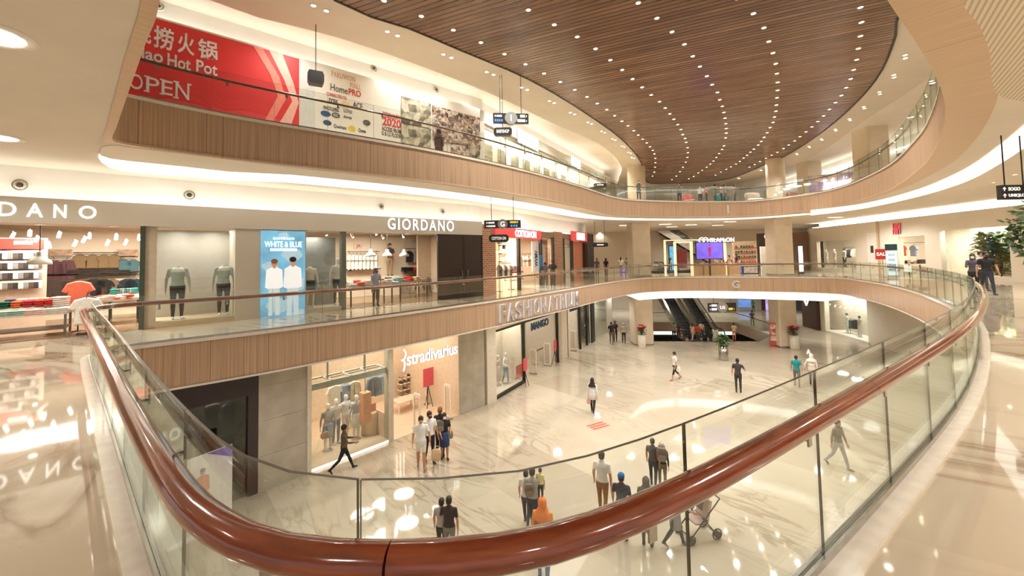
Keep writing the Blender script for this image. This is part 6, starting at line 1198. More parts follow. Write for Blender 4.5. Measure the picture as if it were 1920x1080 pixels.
p = at(1925, 455, 0.); r_ = ray(1930, 475); c = Vector((0, 0, HC)) + r_ * (6.2 / r_.y); plant((c.x + .35, c.y, 0), 'potted_tree', 'leafy potted tree cut by the right edge of the picture, under the direction board', 420, 1.15, .62, GR, .13, (.3, .75, M_WHITE), z0=1.8) if False else None
t = thing('potted_tree', 'leafy potted tree cut by the right edge, below the direction board', 'plant', (c.x + .42, c.y, 0)); mb = MB(); mb.lathe([(.26, 0), (.3, .6), (.27, .6), (.26, .54), (0, .54)], 20); mb.build('planter', M_WHITE, t); mb = MB(); mb.tube([(0, 0, .5), (.02, 0, 1.2), (0, 0, 2.2)], [.03, .025, .015], 8); mb.build('trunk', mat((96, 76, 56), .8), t)
mb = MB(); rnd = random.Random(3)
for i in range(900):
    v = Vector((rnd.gauss(0, 1), rnd.gauss(0, 1), rnd.gauss(0, 1))).normalized() * rnd.random() ** .4; cc = Vector((v.x * .5, v.y * .5, 2.08 + v.z * .58)); d = Vector((rnd.gauss(0, 1), rnd.gauss(0, 1), rnd.gauss(0, .6))).normalized(); u = d.orthogonal().normalized(); mb.add([cc, cc + d * .06 + u * .04, cc + d * .13, cc + d * .06 - u * .04], [(0, 1, 2, 3)], i % 2)
mb.build('foliage', GR, t)
for k, (px, py) in enumerate(((1812, 381), (1567, 416))): nozzle(F, px, py, .88, ('round air nozzle above the white right window', 'round air nozzle above the far right window')[k], None, .15)
# lower ground on the right
zt3 = TL
fs(F, 'wall_lower_right_pier', 1524, 1541, ZL, zt3, 0, .4, M_RW); fs(F, 'wall_lower_right', 1620, 1800, ZL, zt3, 0, .3, M_RW); fs(F, 'wall_lower_right_sill', 1541, 1620, ZL, ZL + .2, -.1, 1.6, mat((246, 240, 228), .5)); fs(F, 'wall_lower_right_head', 1541, 1620, ZL + 3.5, zt3, 0, .3, M_RW); pane(32, F, 1541, 1620, ZL + .2, ZL + 3.5, .02)
mb = MB(); mb.box(-4, F.L, 1.6, 1.7, ZL, zt3); struct('wall_lower_right_back', mb, mat((238, 228, 210), .6), F)
for px in (1555, 1580, 1605): shopfill(F, F.s(px, 600), .9, ZL + 3.6, 55, .8)
for k in range(6): spot_head(F, 1556 + 10 * k, 571 + 2 * k, .8, 'white spotlight in the lower right shop window', 'spotlights in the lower right window')
manq(F, 1588, 605, .7, ZL + .2, 1.75, 'dark-haired mannequin in a white top, left in the lower right window', (236, 230, 222), (228, 222, 212), style='short'); manq(F, 1612, 615, .6, ZL + .2, 1.75, 'dark-haired mannequin in a tan top holding a bag, right in the lower right window', (206, 180, 150), (236, 230, 220), style='short')
rail(F, 1593, 1608, 597, 1.0, 'short rail of dark clothes between the lower right mannequins', legs=ZL + .2)
for k in range(3): garment(F, 1596 + 4 * k, 600, 1.0, 'jacket', ((60, 58, 60), (90, 92, 96), (40, 40, 42))[k], '%s jacket on the short rail in the lower right window' % ('charcoal', 'grey', 'black')[k], 'jackets in the lower right window', rot=50)
# ================================================================== far side of the ground floor
FG = Fac(X(1222, 512), X(1533, 507.5)); F = FG
gz = Fac((13.4, 46), (28.9, 46)); mb = MB(); mb.box(-12, 26, 0, .2, 0, g_ce, 0); struct('wall_far_ground', mb, mat((222, 206, 182), .6), gz)
far = Fac((2, 54), (22, 54)); mb = MB()
for k in range(5): mb.box(.2 + 4 * k, 3.9 + 4 * k, -.1, 0, 0, 3.2)
struct('wall_far_corridor', mb, mat((196, 198, 190), .3), far)
fs(F, 'wall_dark_kiosk_front', 1424, 1458, 0, 3.7, 1.2, 1.6, mat((70, 54, 46), .5), 1.2); fs(F, 'wall_brown_front', 1490, 1517, 0, 3.7, 1.0, 1.6, mat((112, 78, 58), .5), 1.0)
sign(F, 'OO ON', 1433, 440, 1456, 447, 1.1, 'white OO ON letters on the dark front left of the right column', mat((230, 232, 255), .5, emit=1.8), bold=.03)
def box_thing(px, yb, yt, wpx, z, dep, name, label, cat, m, parts=None):
    p = at(px, yb, z); k = ppm(p); w_, h = wpx / k, (yb - yt) / k; t = thing(name, label, cat, p, -math.atan2(p.x, p.y) * .4); mb = MB(); mb.box(-w_ / 2, w_ / 2, 0, dep, 0, h); mb.build('body', m, t)
    return t, w_, h
t, w_, h = box_thing(1438, 514, 462, 16, 0, .3, 'white_locker', 'white upright cabinet with a dark dot before the dark front', 'cabinet', M_WHITE); mb = MB(); mb.ball((w_ * .2, -.02, h * .8), .06); mb.build('dark_dot', M_BLACK, t)
t, w_, h = box_thing(1503, 514, 459, 9, 0, .15, 'light_panel', 'tall narrow lit white panel before the brown front', 'sign', M_BLACK); mb = MB(); mb.box(-w_ * .4, w_ * .4, -.012, 0, .2, h - .1); mb.build('lit_face', mat((236, 240, 240), .5, emit=.8), t)
# kiosk with screen
p0 = at(1300, 517, 0); k_ = ppm(p0); t = thing('kiosk', 'cosmetics kiosk with pale glowing portal frames beyond the far balustrade', 'kiosk', (p0.x, p0.y + .3, 0)); M_PORT = mat((250, 226, 190), .5, emit=.7)
def fr(px0, px1, yt, yb, th, nm, m=M_PORT, dy=0.):
    a, b = (px0 - 1300) / k_, (px1 - 1300) / k_; h = (yb - yt) / k_; z = (517 - yb) / k_
    for q in ((a, a + th, z, z + h), (b - th, b, z, z + h), (a + th, b - th, z + h - th, z + h)): mb = MB(); mb.box(q[0], q[1], dy, dy + .3, q[2], q[3]); mb.build(nm, m, t)
fr(1270, 1304, 452, 520, .12, 'portal_frame'); fr(1259, 1378, 448, 517, .08, 'portal_frame', M_PORT, .9)
mb = MB(); a, b = (1276 - 1300) / k_, (1297 - 1300) / k_; mb.box(a, b, .5, .56, (517 - 503) / k_, (517 - 467) / k_); mb.build('poster', mat((120, 50, 50), .5, var=.3, scale=3.), t)
for px0, px1, yt in ((1330, 1372, 495), (1310, 1328, 499), (1378, 1400, 497)): mb = MB(); mb.box((px0 - 1300) / k_, (px1 - 1300) / k_, .6, 1.2, 0, (517 - yt) / k_); mb.box((px0 - 1300) / k_ - .03, (px1 - 1300) / k_ + .03, .55, 1.25, (517 - yt) / k_, (517 - yt) / k_ + .05); mb.build('counter', mat((206, 166, 120), .5), t)
rnd = random.Random(5)
for k in range(16):
    px = 1334 + 4.2 * k; c = rnd.choice(((206, 60, 60), (240, 220, 200), (60, 50, 60), (226, 160, 120), (180, 60, 90))); b = MB(); b.lathe([(.05, 0), (.05, .14), (.02, .16), (.02, .22), (0, .22)], 8); o = b.build('bottle', mat(c, .4)); o.location = (p0.x + (px - 1300) / k_, p0.y + .3 + .8, (517 - (495 if px < 1372 else 497)) / k_ + .05); tag(o, '%s cosmetics bottle on the kiosk counters under the screen' % {206: 'red', 240: 'cream', 60: 'dark', 226: 'peach', 180: 'plum'}[c[0]], 'bottle', 'bottles on the kiosk counters')
r_ = ray(1331, 485); c = Vector((0, 0, HC)) + r_ * ((p0.y + .2) / r_.y); kk = ppm(c); t = thing('video_screen', 'large violet video screen with a standing figure over the kiosk', 'screen', c); w_, h = 49 / kk, 30 / kk
mb = MB(); mb.box(-w_ / 2 - .05, w_ / 2 + .05, 0, .12, -.05, h + .05); mb.build('bezel', M_BLACK, t); mb = MB(); mb.box(-w_ / 2, w_ / 2, -.012, 0, 0, h); mb.build('display', mat((116, 96, 220), .4, emit=.9, var=.35, scale=.9), t); mb = MB(); poster_person(mb, 0, .1 * h, .75 * h, 0, 0, 1, 2, -.016); mb.build('pictured_figure', [mat((196, 40, 120), .5, emit=.5), mat((226, 170, 150), .5, emit=.5), mat((40, 26, 36), .5)], t); mb = MB(); mb.tube([(0, .06, -.05), (0, .06, -c.z)], .08, 8); mb.build('pole', M_BLACK, t)
r_ = ray(1345, 454); c = Vector((0, 0, HC)) + r_ * ((p0.y + .9) / r_.y); kk = ppm(c); t = thing('shop_sign', 'white GLAM ON letters with a double ring over the violet screen', 'sign', c); mb = MB(); mb.text('GLAM ON', -14 / kk, 32 / kk, 0, 8 / kk, 0, .06, 0, 0, 1.1); mb.build('lettering', mat((255, 250, 255), .5, emit=1.2), t)
for dx in (-29, -22): mb = MB(); mb.tube([((dx + 5 * math.cos(q * .42)) / kk, 0, (4 + 5 * math.sin(q * .42)) / kk) for q in range(15)], .04, 6, closed=True); mb.build('ring_mark', mat((255, 240, 255), .5, emit=1.2), t)
mb = MB(); mb.box(-34 / kk, 34 / kk, .1, .16, -1.2 / kk, 0); mb.build('support_bar', M_BLACK, t)
t, w_, h = box_thing(1399, 511, 452, 40, 0, .4, 'display_wall', 'lit cosmetics display wall with red goods right of the kiosk', 'shelf', mat((232, 206, 170), .5)); rnd = random.Random(8)
for j in range(4): mb = MB(); mb.box(-w_ * .46, w_ * .46, -.2, 0, h * (.3 + .16 * j), h * (.3 + .16 * j) + .04); mb.build('shelf_board', mat((150, 110, 80), .5), t)
for j in range(4):
    for k in range(8): c = rnd.choice(((206, 50, 50), (226, 60, 70), (240, 226, 206), (60, 110, 80), (50, 44, 44))); b = MB(); b.soft(-.07, .07, -.07, .07, 0, .2, 0, 10, 4); o = b.build('gift_box', mat(c, .5)); o.location = t.location + Matrix.Rotation(t.rotation_euler.z, 3, 'Z') @ Vector((w_ * (-.4 + .8 * k / 7), -.1, h * (.3 + .16 * j) + .04)); tag(o, '%s box on the %s shelf of the lit cosmetics wall' % ({206: 'red', 226: 'crimson', 240: 'cream', 60: 'green', 50: 'black'}[c[0]], ('lowest', 'second', 'third', 'top')[j]), 'box', 'boxes on the %s shelf of the cosmetics wall' % ('lowest', 'second', 'third', 'top')[j])
for px, wp, yt, lb, m_ in ((1378, 9, 500, 'blue digital screen, left one in front of the cosmetics wall', (80, 150, 230)), (1390, 8, 500, 'blue digital screen, right one in front of the cosmetics wall', (70, 120, 210)), (1408, 28, 499, 'low black display case right of the blue screens', (170, 150, 140))):
    t, w_, h = box_thing(px, 513.5, yt, wp, 0, .2, 'digital_screen' if wp < 12 else 'display_case', lb, 'screen' if wp < 12 else 'display case', M_BLACK); mb = MB(); mb.box(-w_ * .42, w_ * .42, -.012, 0, h * .12, h * .9); mb.build('face', mat(m_, .4, emit=.6, var=.4, scale=4.), t)
for px, yb, yt, wp, lb, m_ in ((1262, 512, 459, 12, 'tall blue-green poster stand left of the kiosk', (70, 150, 190)), (1086 + 82, 511, 501, 9, 'small violet lit box left of the first column', (170, 110, 210))): t, w_, h = box_thing(px, yb, yt, wp, 0, .2, 'poster_stand', lb, 'poster', M_BLACK); mb = MB(); mb.box(-w_ * .42, w_ * .42, -.012, 0, h * .1, h * .95); mb.build('face', mat(m_, .4, emit=.5, var=.4, scale=2.), t)
# ------------------------------------------------------------------ escalators
M_STEP = mat((52, 48, 46), .45); M_EGL = glass_mat('escalator_glass', (.86, .88, .85), .06)
def escalator(label, base, rz, width, rise, run, group=None):
    t = thing('escalator', label, 'escalator', base, rz, group); w2 = width / 2; sl_ = rise / run
    mb = MB(); n = int(rise / .2)
    for i in range(n): y = run * i / n; z = rise * (i + 1) / n; mb.box(-w2, w2, y, y + run / n + .02, z - .24, z)
    mb.box(-w2, w2, -1.2, 0, 0, .02); mb.box(-w2, w2, run, run + 1.2, rise - .02, rise); mb.build('steps', M_STEP, t)
    for s in (-1, 1):
        x = s * (w2 + .12); pr = [(-1.0, 0), (-1.0, .35), (0, .35), (run, rise + .35), (run + 1, rise + .35), (run + 1, rise - .5), (run, rise - .55), (.6, -.0)]
        mb = MB(); k = len(pr); mb.add([(x - .1, y, z) for y, z in pr] + [(x + .1, y, z) for y, z in pr], [tuple(range(k)), tuple(range(2 * k - 1, k - 1, -1))] + [(i, (i + 1) % k, k + (i + 1) % k, k + i) for i in range(k)]); mb.build('side_panel', M_CHROME, t)
        g = [(-1.0, .35), (-1.0, .95), (0, .95), (run, rise + .95), (run + 1, rise + .95), (run + 1, rise + .35), (run, rise + .35), (0, .35)]; mb = MB(); k = len(g); mb.add([(x - .006, y, z) for y, z in g] + [(x + .006, y, z) for y, z in g], [tuple(range(k)), tuple(range(2 * k - 1, k - 1, -1))] + [(i, (i + 1) % k, k + (i + 1) % k, k + i) for i in range(k)]); mb.build('glass_panel', M_EGL, t)
        arc = [(-1.0 - .33 * math.sin(q), .64 - .34 * math.cos(q)) for q in [math.pi * j / 8 for j in range(9)]]
        mb = MB(); mb.tube([(x, y, z) for y, z in arc + [(0, .98), (run, rise + .98), (run + 1.1, rise + .98)]], .05, 8); mb.build('handrail', M_BLACK, t)
    return t
e0 = at(1338, 640, ZL); e1 = at(1288, 640, ZL)
drx = math.atan2(-1.1, 4.0) * -1
for k, px in enumerate((1303, 1343)):
    e = at(px, 640, ZL); escalator(('left escalator with dark steps rising from the lower floor between the columns', 'right escalator with dark steps rising from the lower floor between the columns')[k], (e.x, e.y + 1.1, ZL), 0., 1.0, 5.6, 8.8, None)
e = at(1402, 640, ZL); 
e = at(1252, 500, 0); escalator('escalator climbing to the upper floor behind the first column', (e.x + .6, 44.6, 0), math.radians(82), .9, 5.5, 8., None)
e = at(1185, 500, 0); escalator('escalator climbing to the upper floor left of the first column', (e.x + 1.5, 47.5, 0), math.radians(80), .9, 5.5, 8., None)
# opening in the lower floor round the escalators
q = [Vector(p) for p in holeL]; mb = MB(); mb.ribbon(v3(q, ZL), v3(q, ZL - 1.0), 0, True); struct('trim_fascia_basement', mb, M_FASC)
cq = sum(q, Vector((0, 0))) / len(q); q2 = [p + (cq - p).normalized() * -.3 for p in q]; mb = MB(); mb.ribbon(v3([q[0], q[1]], ZL - 1.0), v3([q2[0] , q2[1]], ZL - 1.4), 0); struct('trim_cove_basement', mb, M_COVE)
t = thing('glass_balustrade', 'low glass balustrade round the escalator opening in the lower floor', 'balustrade'); P = [Vector((p.x, p.y)) for p in q]
for i in (0, 1):
    a, b = P[i], P[i + 1]; n = max(2, int((b - a).length / 1.6))
    for k in range(n): A = a + (b - a) * (k + .01) / n; B = a + (b - a) * (k + .99) / n; nn = (b - a).normalized(); nn = Vector((nn.y, -nn.x)) * .012; m = MB(); m.prism([(A.x, A.y), (B.x, B.y), (B.x + nn.x, B.y + nn.y), (A.x + nn.x, A.y + nn.y)], ZL + .03, ZL + 1.05); m.build('glass_panel', M_GLASS, t)
m = MB(); m.tube([(p.x, p.y, ZL + 1.05) for p in P[:3]], .035, 8); m.build('handrail', mat((92, 66, 48), .25), t)
t, k_ = ground_thing(1332, 641, ZL, 'steel_bollard', 'steel cylinder bin between the two escalators', 'bin'); t.location.x += .4; mb = MB(); mb.lathe([(.26, 0), (.26, 1.0), (.24, 1.02), (0, 1.02)], 20); mb.build('drum', M_CHROME, t); mb = MB(); mb.lathe([(.2, 1.02), (.16, 1.03), (0, 1.03)], 20); mb.build('lid', M_BLACK, t)
# planters, poster stand
PW_ = mat((226, 216, 198), .35)
for px, py, lb, n, h_, r_, fl, pt in ((1204, 652, 'white round planter of red flowers before the first column', 110, .55, .36, 9, (.30, 1.05, PW_)), (1357, 675, 'silver planter with a bushy green plant in the middle of the lower floor', 330, .75, .55, 0, (.30, 1.0, M_STEEL)), (1490, 654, 'white round planter of red flowers before the second column', 110, .55, .36, 9, (.32, 1.05, PW_))):
    plant(at(px, py, ZL), 'planter_plant', lb, n, h_, r_, GR, .2, pt, 0., fl)
t, k_ = ground_thing(1454, 650, ZL, 'poster_stand', 'red and white food poster stand left of the second column', 'poster'); mb = MB(); mb.box(-.36, .36, 0, .05, .1, 1.85); mb.build('panel', mat((206, 92, 80), .5), t); mb = MB(); mb.box(-.4, .4, -.2, .25, 0, .06); mb.build('foot', mat((176, 96, 80), .5), t)
for j in range(3): mb = MB(); mb.box(-.3, .3, -.012, 0, .45 + .45 * j, .82 + .45 * j); mb.build('print', photo_mat('food_%d' % j, [(206, 80, 60), (244, 226, 206), (150, 90, 60)], 6.), t)
# far lower shops
FL_ = Fac((13, 57), (45, 50)); F = FL_; mb = MB(); mb.box(-14, 34, 0, .3, ZL, TL); struct('wall_far_lower', mb, mat((206, 196, 176), .5), F)
for k, (px0, px1, yt, yb, lb, c, em) in enumerate(((1384, 1408, 562, 576, 'blue lit shop front far behind the escalators', (110, 150, 220), .7), (1436, 1452, 562, 592, 'violet lit poster on the far lower floor left of the second column', (190, 170, 235), .8), (1460, 1466, 565, 598, 'narrow pink lit panel on the far lower floor', (220, 90, 110), .5))):
    t, w_, h = board(F, px0, yt, px1, yb, -.17, 'light_panel', lb, 'sign', mat(c, .4, emit=em, var=.35, scale=.8), .08)
fs(F, 'wall_far_lower_dark', 1424, 1462, ZL, TL, -.06, 0, mat((74, 58, 50), .5)); fs(F, 'wall_far_lower_dark_right', 1470, 1500, ZL, TL, -.06, 0, mat((96, 100, 116), .4))
fs(FD, 'wall_lower_dark_front', 1499, 1526, ZL, TL, -.3, 0, mat((74, 52, 42), .5), -.3); t, w_, h = board(FD, 1507, 563, 1517, 572, -.34, 'shop_sign', 'white V-shaped mark on the dark lower front right of the second column', 'sign', M_DARK, .02); mb = MB(); mb.prism([(-w_ * .45, h), (-w_ * .15, h), (0, h * .4), (w_ * .15, h), (w_ * .45, h), (.1 * w_, 0), (-.1 * w_, 0)], -.03, -.01, 0, 'y'); mb.build('mark', M_LETW, t)
for x, y in ((14, 52), (24, 50), (33, 46), (20, 56)): lamp('lower_fill', 'SPOT', (x, y, TL - .1), 800, size=.25).data.spot_size = 2.6  # more fill spots, added for the dim far end of the lower floor
for x, y in ((8, 50), (14, 52), (4, 44), (24, 43), (18, 42)): lamp('ground_fill', 'SPOT', (x, y, g_ce - .1), 520, size=.25).data.spot_size = 2.6  # added fill over the far ground floor
# ------------------------------------------------------------------ upper floor, right and far
FR = Fac((31, 45), (27, 18)); mb = MB(); mb.box(-4, 32, 0, .2, Z1, 10); struct('wall_upper_right', mb, M_WALLW, FR); led(FR, -4, 32, 9.2, -.3, 'led_upper_right', .25)
FU = Fac((6, 50), (32, 50)); mb = MB(); mb.box(-6, 30, 0, .2, Z1, 10); struct('wall_upper_far', mb, M_WALLW, FU)
r_ = ray(1568, 350); c = Vector((0, 0, HC)) + r_ * (33 / r_.y); kk = ppm(c); t = thing('neon_sign', 'white handwritten neon sign over a violet poster wall on the upper right', 'sign', (c.x, c.y, c.z), -.5); mb = MB(); mb.text('The Foundries', -20 / kk, 22 / kk, -.2, .75, -.05, .05, 0, 0, .9, .35); mb.v = [(x, y, z + x * .12) for x, y, z in mb.v]; mb.build('lettering', mat((255, 250, 250), .5, emit=3.), t)
mb = MB(); mb.box(-42 / kk, 34 / kk, .1, .2, Z1 - c.z, 1.1); mb.build('poster_wall', photo_mat('violet_wall', [(150, 130, 170), (206, 180, 190), (226, 200, 180), (110, 90, 130)], 1.2), t)
for k, (px, yt, w_) in enumerate(((1632, 272, 1.4), (1517, 318, 1.4))):
    r_ = ray(px, yt + 10); dd = (27, 37)[k]; c = Vector((0, 0, HC)) + r_ * (dd / r_.y); column(10 + k, c.x, c.y, w_, Z1, 10.)
for k, (px0, px1, c_) in enumerate(((1280, 1300, (206, 120, 110)), (1342, 1362, (60, 130, 120)), (1400, 1428, (210, 190, 170)), (1480, 1500, (160, 110, 100)))):
    r_ = ray((px0 + px1) / 2, 352); c = Vector((0, 0, HC)) + r_ * (31.5 / r_.y); kk = ppm(c); t = thing('bench_sofa', ('pink', 'green', 'cream', 'rose')[k] + ' padded cafe sofa behind the far upper balustrade', 'sofa', (c.x, c.y, Z1)); w2 = (px1 - px0) / kk / 2
    mb = MB(); mb.soft(-w2, w2, -.35, .35, .15, .45, 0, 16, 8); mb.build('seat', mat(c_, .8), t); mb = MB(); mb.soft(-w2, w2, .2, .4, .45, .95, 0, 16, 8); mb.build('backrest', mat(c_, .8), t); mb = MB(); [mb.box(x - .03, x + .03, -.25, .25, 0, .15) for x in (-w2 + .1, w2 - .1)]; mb.build('leg', M_BLACK, t)
# ================================================================== people
W_ = (226, 222, 214); BK = (42, 38, 38); exec_people = True
# ground floor
P_(1828, 550, 476, 0, 'woman in a dark grey blouse and white mask, hands clasped, by the rail at right', 0, (84, 82, 90), BK, style='long', female=True, mask=(236, 234, 230), la=(25, 8, 75), ra=(25, 8, 75), stride=6, legs='long', sleeve='long')
P_(1853, 553, 471, 0, 'man in a black tee and dark jeans walking beside the masked woman at right', 25, (36, 34, 36), (54, 58, 72), stride=14, mask=(40, 38, 40), la=(8, 16, 14), ra=(-8, 14, 10))
P_(1843, 546, 471, 0, 'person mostly hidden behind the black-shirted man at right', 30, (190, 176, 160), (60, 58, 62), stride=8)
P_(705, 575, 503, 0, 'woman in a pale blue-grey blouse and dark trousers before the folded tees', 20, (150, 156, 168), (62, 62, 60), style='long', female=True, sleeve='long', mask=(60, 56, 60), la=(15, 8, 40), ra=(10, 8, 40))
P_(1037, 543, 487, 0, 'man in a black shirt standing by the brick shop, seen from behind', 170, (38, 36, 36), (66, 60, 56), la=(10, 14, 30), ra=(10, 14, 30))
P_(1023, 540, 492, 0, 'shorter dark-haired person left of the man in black at the brick shop', 160, (70, 64, 70), (80, 74, 70), hmin=1.3)
for px, yf, yh, lb, tc, bc, kw in ((1120, 520, 484, 'long-haired woman in a grey top walking in the far left corridor, leftmost', (120, 116, 130), (70, 66, 70), dict(style='long', female=True)), (1137, 520, 484, 'long-haired woman in black in the far left corridor', BK, BK, dict(style='long', female=True)), (1165, 516, 482, 'woman in a white top in the far corridor beside the violet box', (232, 220, 206), (150, 140, 130), dict(style='long', female=True)), (1176, 517, 483, 'woman in a green dress in the far corridor next to the column', (120, 130, 112), (120, 130, 112), dict(style='long', female=True)), (1257, 512, 478, 'dark-clothed person at the foot of the far escalator', (60, 56, 56), (50, 48, 50), {}), (1368, 512, 478, 'long-haired woman at the kiosk counter', (190, 130, 110), (60, 56, 56), dict(style='long', female=True)), (1382, 512, 476, 'woman in black with one arm raised at the kiosk counter', BK, (60, 54, 54), dict(style='long', female=True, la=(90, 10, 40))), (1454, 514, 474, 'person in a pale shirt by the dark front left of the right column', (214, 200, 184), (70, 66, 66), {})):
    P_(px, yf, yh, 0, lb, random.choice((0, 160, 40, -60)), tc, bc, stride=random.uniform(-10, 12), parts=False, **kw)
# upper floor (feet hidden behind the fascia)
def PU(px, yh, dist, label, face, top, bottom, h=1.65, **kw):
    r = ray(px, yh); p = r * (dist / r.y); q = math.degrees(math.atan2(p.x, p.y)); return figure('person', label, 'person', (p.x, p.y, Z1), face - q, h, top, bottom, **kw)
PU(823, 244, 16.6, 'woman in a dark brown headscarf leaning at the upper rail before the photo prints', 150, (74, 52, 46), (70, 50, 46), h=1.62, hijab=(64, 44, 40), sleeve='long', female=True, tunic=((74, 52, 46), .7))
PU(1197, 338, 29.3, 'person in black with arms crossed at the upper rail by the first column', 0, (40, 40, 44), (50, 48, 50), mask=(200, 200, 200), la=(35, 6, 80), ra=(35, 6, 80)); PU(1273, 338, 30.8, 'person in dark clothes alone at the middle of the far upper rail', 0, (60, 60, 62), (50, 48, 52), la=(35, 6, 80), ra=(35, 6, 80))
for k, (px, yh, tc, hr) in enumerate(((1312, 348, (200, 190, 180), (40, 30, 28)), (1324, 350, (190, 60, 60), (30, 26, 26)), (1340, 349, (70, 110, 90), (34, 28, 26)), (1352, 347, (220, 210, 196), (50, 36, 30)), (1358, 351, (110, 110, 120), (30, 26, 26)), (1377, 349, (150, 130, 120), (40, 30, 28)))): PU(px, yh, 31.0, 'cafe guest in a %s top behind the far upper balustrade' % ('pale', 'red', 'green', 'cream', 'slate', 'taupe')[k], random.choice((0, 90, -90)), tc, (60, 56, 56), h=1.5, hair=hr, parts=False)
PU(1684, 255, 22.5, 'person in dark clothes walking behind the upper right balustrade, left one', 80, (70, 60, 56), (60, 54, 52), stride=12); PU(1699, 240, 21.5, 'person in dark clothes walking behind the upper right balustrade, right one', 80, (64, 56, 54), (56, 50, 48), stride=12)
# lower ground
def PL(px, yf, yh, lb, face, tc, bc, **kw): return P_(px, yf, yh, ZL, lb, face, tc, bc, **kw)
PL(645, 884, 795, 'person in a dark camouflage top striding past the lower shop window', 95, (92, 78, 62), (30, 28, 32), stride=24, sleeve='long', la=(25, 10, 60), ra=(20, 10, 60))
PL(790, 880, 781, 'man in a white tee and pale shorts carrying a paper bag', 0, (238, 236, 228), (226, 222, 212), legs='short', stride=9, mask=(190, 160, 140), la=(8, 18, 12), ra=(4, 14, 8), shoes=(120, 110, 110))
PL(806, 868, 770, 'man in a white shirt and black mask, behind the man in shorts', 20, (236, 234, 228), (34, 34, 40), stride=8, mask=(40, 38, 40))
PL(826, 858, 748, 'tall brown-haired woman with a black backpack, behind the woman in black', 170, (58, 52, 52), (44, 42, 46), style='bun', female=True, hair=(126, 76, 44))
o = PL(834, 861, 776, 'woman in a black top and dark blue denim skirt with a white mask', 10, (36, 34, 36), (50, 72, 116), style='long', female=True, mask=(238, 236, 232), skirt=((48, 70, 114), 1.02, .5, 1.0), legs='skin', la=(20, 8, 60), ra=(10, 8, 50), stride=4)
def carried(px, py, ref, name, label, cat, builder):
    """an object held at pixel (px, py), at the same distance as the person it belongs to"""
    r = ray(px, py); c = Vector((0, 0, HC)) + r * (ref.y / r.y); t = thing(name, label, cat, c, -math.atan2(c.x, c.y)); builder(t); return t
def bag_b(w_, h, d, c, hm=None):
    def f(t):
        mb = MB(); mb.soft(-w_ / 2, w_ / 2, -d / 2, d / 2, 0, h, 0, 16, 9, 4); mb.build('body', mat(c, .7), t); mb = MB(); mb.tube([(-w_ * .25, 0, h * .98), (-w_ * .2, 0, h * 1.3), (w_ * .2, 0, h * 1.3), (w_ * .25, 0, h * .98)], .01, 6); mb.build('handle', mat(hm or c, .7), t)
    return f
pr = at(806, 872, ZL); carried(818, 863, at(800, 878, ZL), 'paper_bag', 'brown paper shopping bag hanging beside the man in white shorts', 'bag', bag_b(.34, .38, .16, (206, 180, 140))); carried(844, 822, at(836, 861, ZL), 'shoulder_bag', 'grey-green tote bag at the hip of the woman in the denim skirt', 'bag', bag_b(.22, .28, .1, (130, 136, 122)))
PL(1112, 776, 709, 'woman in a dark headscarf, white jacket and black leggings walking away', 165, (232, 230, 224), (40, 36, 40), hijab=(52, 36, 42), female=True, sleeve='long', tunic=((232, 230, 224), .72), stride=14, shoes=(206, 190, 180)); carried(1104, 757, at(1112, 776, ZL), 'shopping_bag', 'small pale bag carried by the woman in the white jacket', 'bag', bag_b(.2, .28, .1, (214, 176, 166)))
PL(1147, 645, 604, 'person in a black tee and grey trousers walking away beside the first column', 180, (48, 44, 42), (110, 98, 84), stride=10); PL(1154, 641, 602, 'person in black just behind the grey-trousered person', 180, (40, 38, 38), (44, 42, 44), stride=-8); PL(1170, 644, 606, 'older man in a beige shirt with a shoulder strap walking away', 180, (190, 176, 150), (60, 56, 54), stride=10, hair=(190, 180, 170))
PL(1264, 638, 605, 'person in an olive shirt at the escalator foot', 170, (130, 128, 104), (40, 38, 40)); PL(1273, 636, 608, 'woman in a dark maroon dress at the escalator foot', 180, (84, 50, 48), (76, 48, 46), style='long', female=True, hmin=1.35)
PL(1299, 640, 606, 'person in a peach top stepping at the left escalator', 150, (232, 190, 160), (206, 170, 150), style='long', female=True, stride=16); PL(1309, 640, 608, 'person in a bright red top at the left escalator', 180, (216, 52, 40), (70, 84, 70), style='short'); PL(1316, 637, 603, 'person in a cream shirt behind the red-topped person', 170, (226, 206, 180), (80, 96, 82))
PL(1377, 638, 607, 'person in a cream tee and orange shorts right of the escalators', 180, (236, 216, 184), (236, 140, 96), legs='long'); PL(1411, 611, 582, 'person in a patterned grey outfit far behind the escalators', 190, (110, 104, 96), (96, 88, 80), stride=14); PL(1413, 585, 563, 'person in a striped green top far away at the lower ceiling edge', 180, (60, 160, 110), (70, 80, 80), parts=False)
PL(1266, 713, 659, 'person in a white tee and black shorts walking left across the lower floor', -60, (228, 224, 216), (38, 36, 36), legs='knee', stride=20, shoes=(176, 96, 66)); carried(1272, 697, at(1266, 713, ZL), 'paper_bag', 'white paper bag carried by the person in black shorts', 'bag', bag_b(.24, .3, .12, (238, 236, 230)))
PL(1385, 736, 673, 'man in a dark grey uniform standing alone in the middle of the lower floor', 175, (60, 56, 52), (52, 48, 46), la=(4, 14, 8), ra=(12, 30, 70))
PL(1495, 724, 667, 'man in a teal tee and grey trousers walking away near the second column', 180, (24, 138, 138), (110, 108, 100), stride=10); PL(1524, 723, 664, 'woman in a pale headscarf and cream top with black trousers beside the man in teal', 175, (222, 210, 192), (40, 38, 40), hijab=(230, 220, 204), female=True, sleeve='long', stride=9, tunic=((222, 210, 192), .72), la=(-10, 25, 10))
PL(1000, 994, 878, 'man in a grey shirt and dark trousers carrying a child, seen from behind', 165, (178, 174, 164), (70, 70, 76), stride=20, ra=(35, 10, 90)); PL(988, 985, 884, 'person in white half hidden left of the man carrying a child', 165, (214, 208, 198), (90, 90, 94), stride=14)
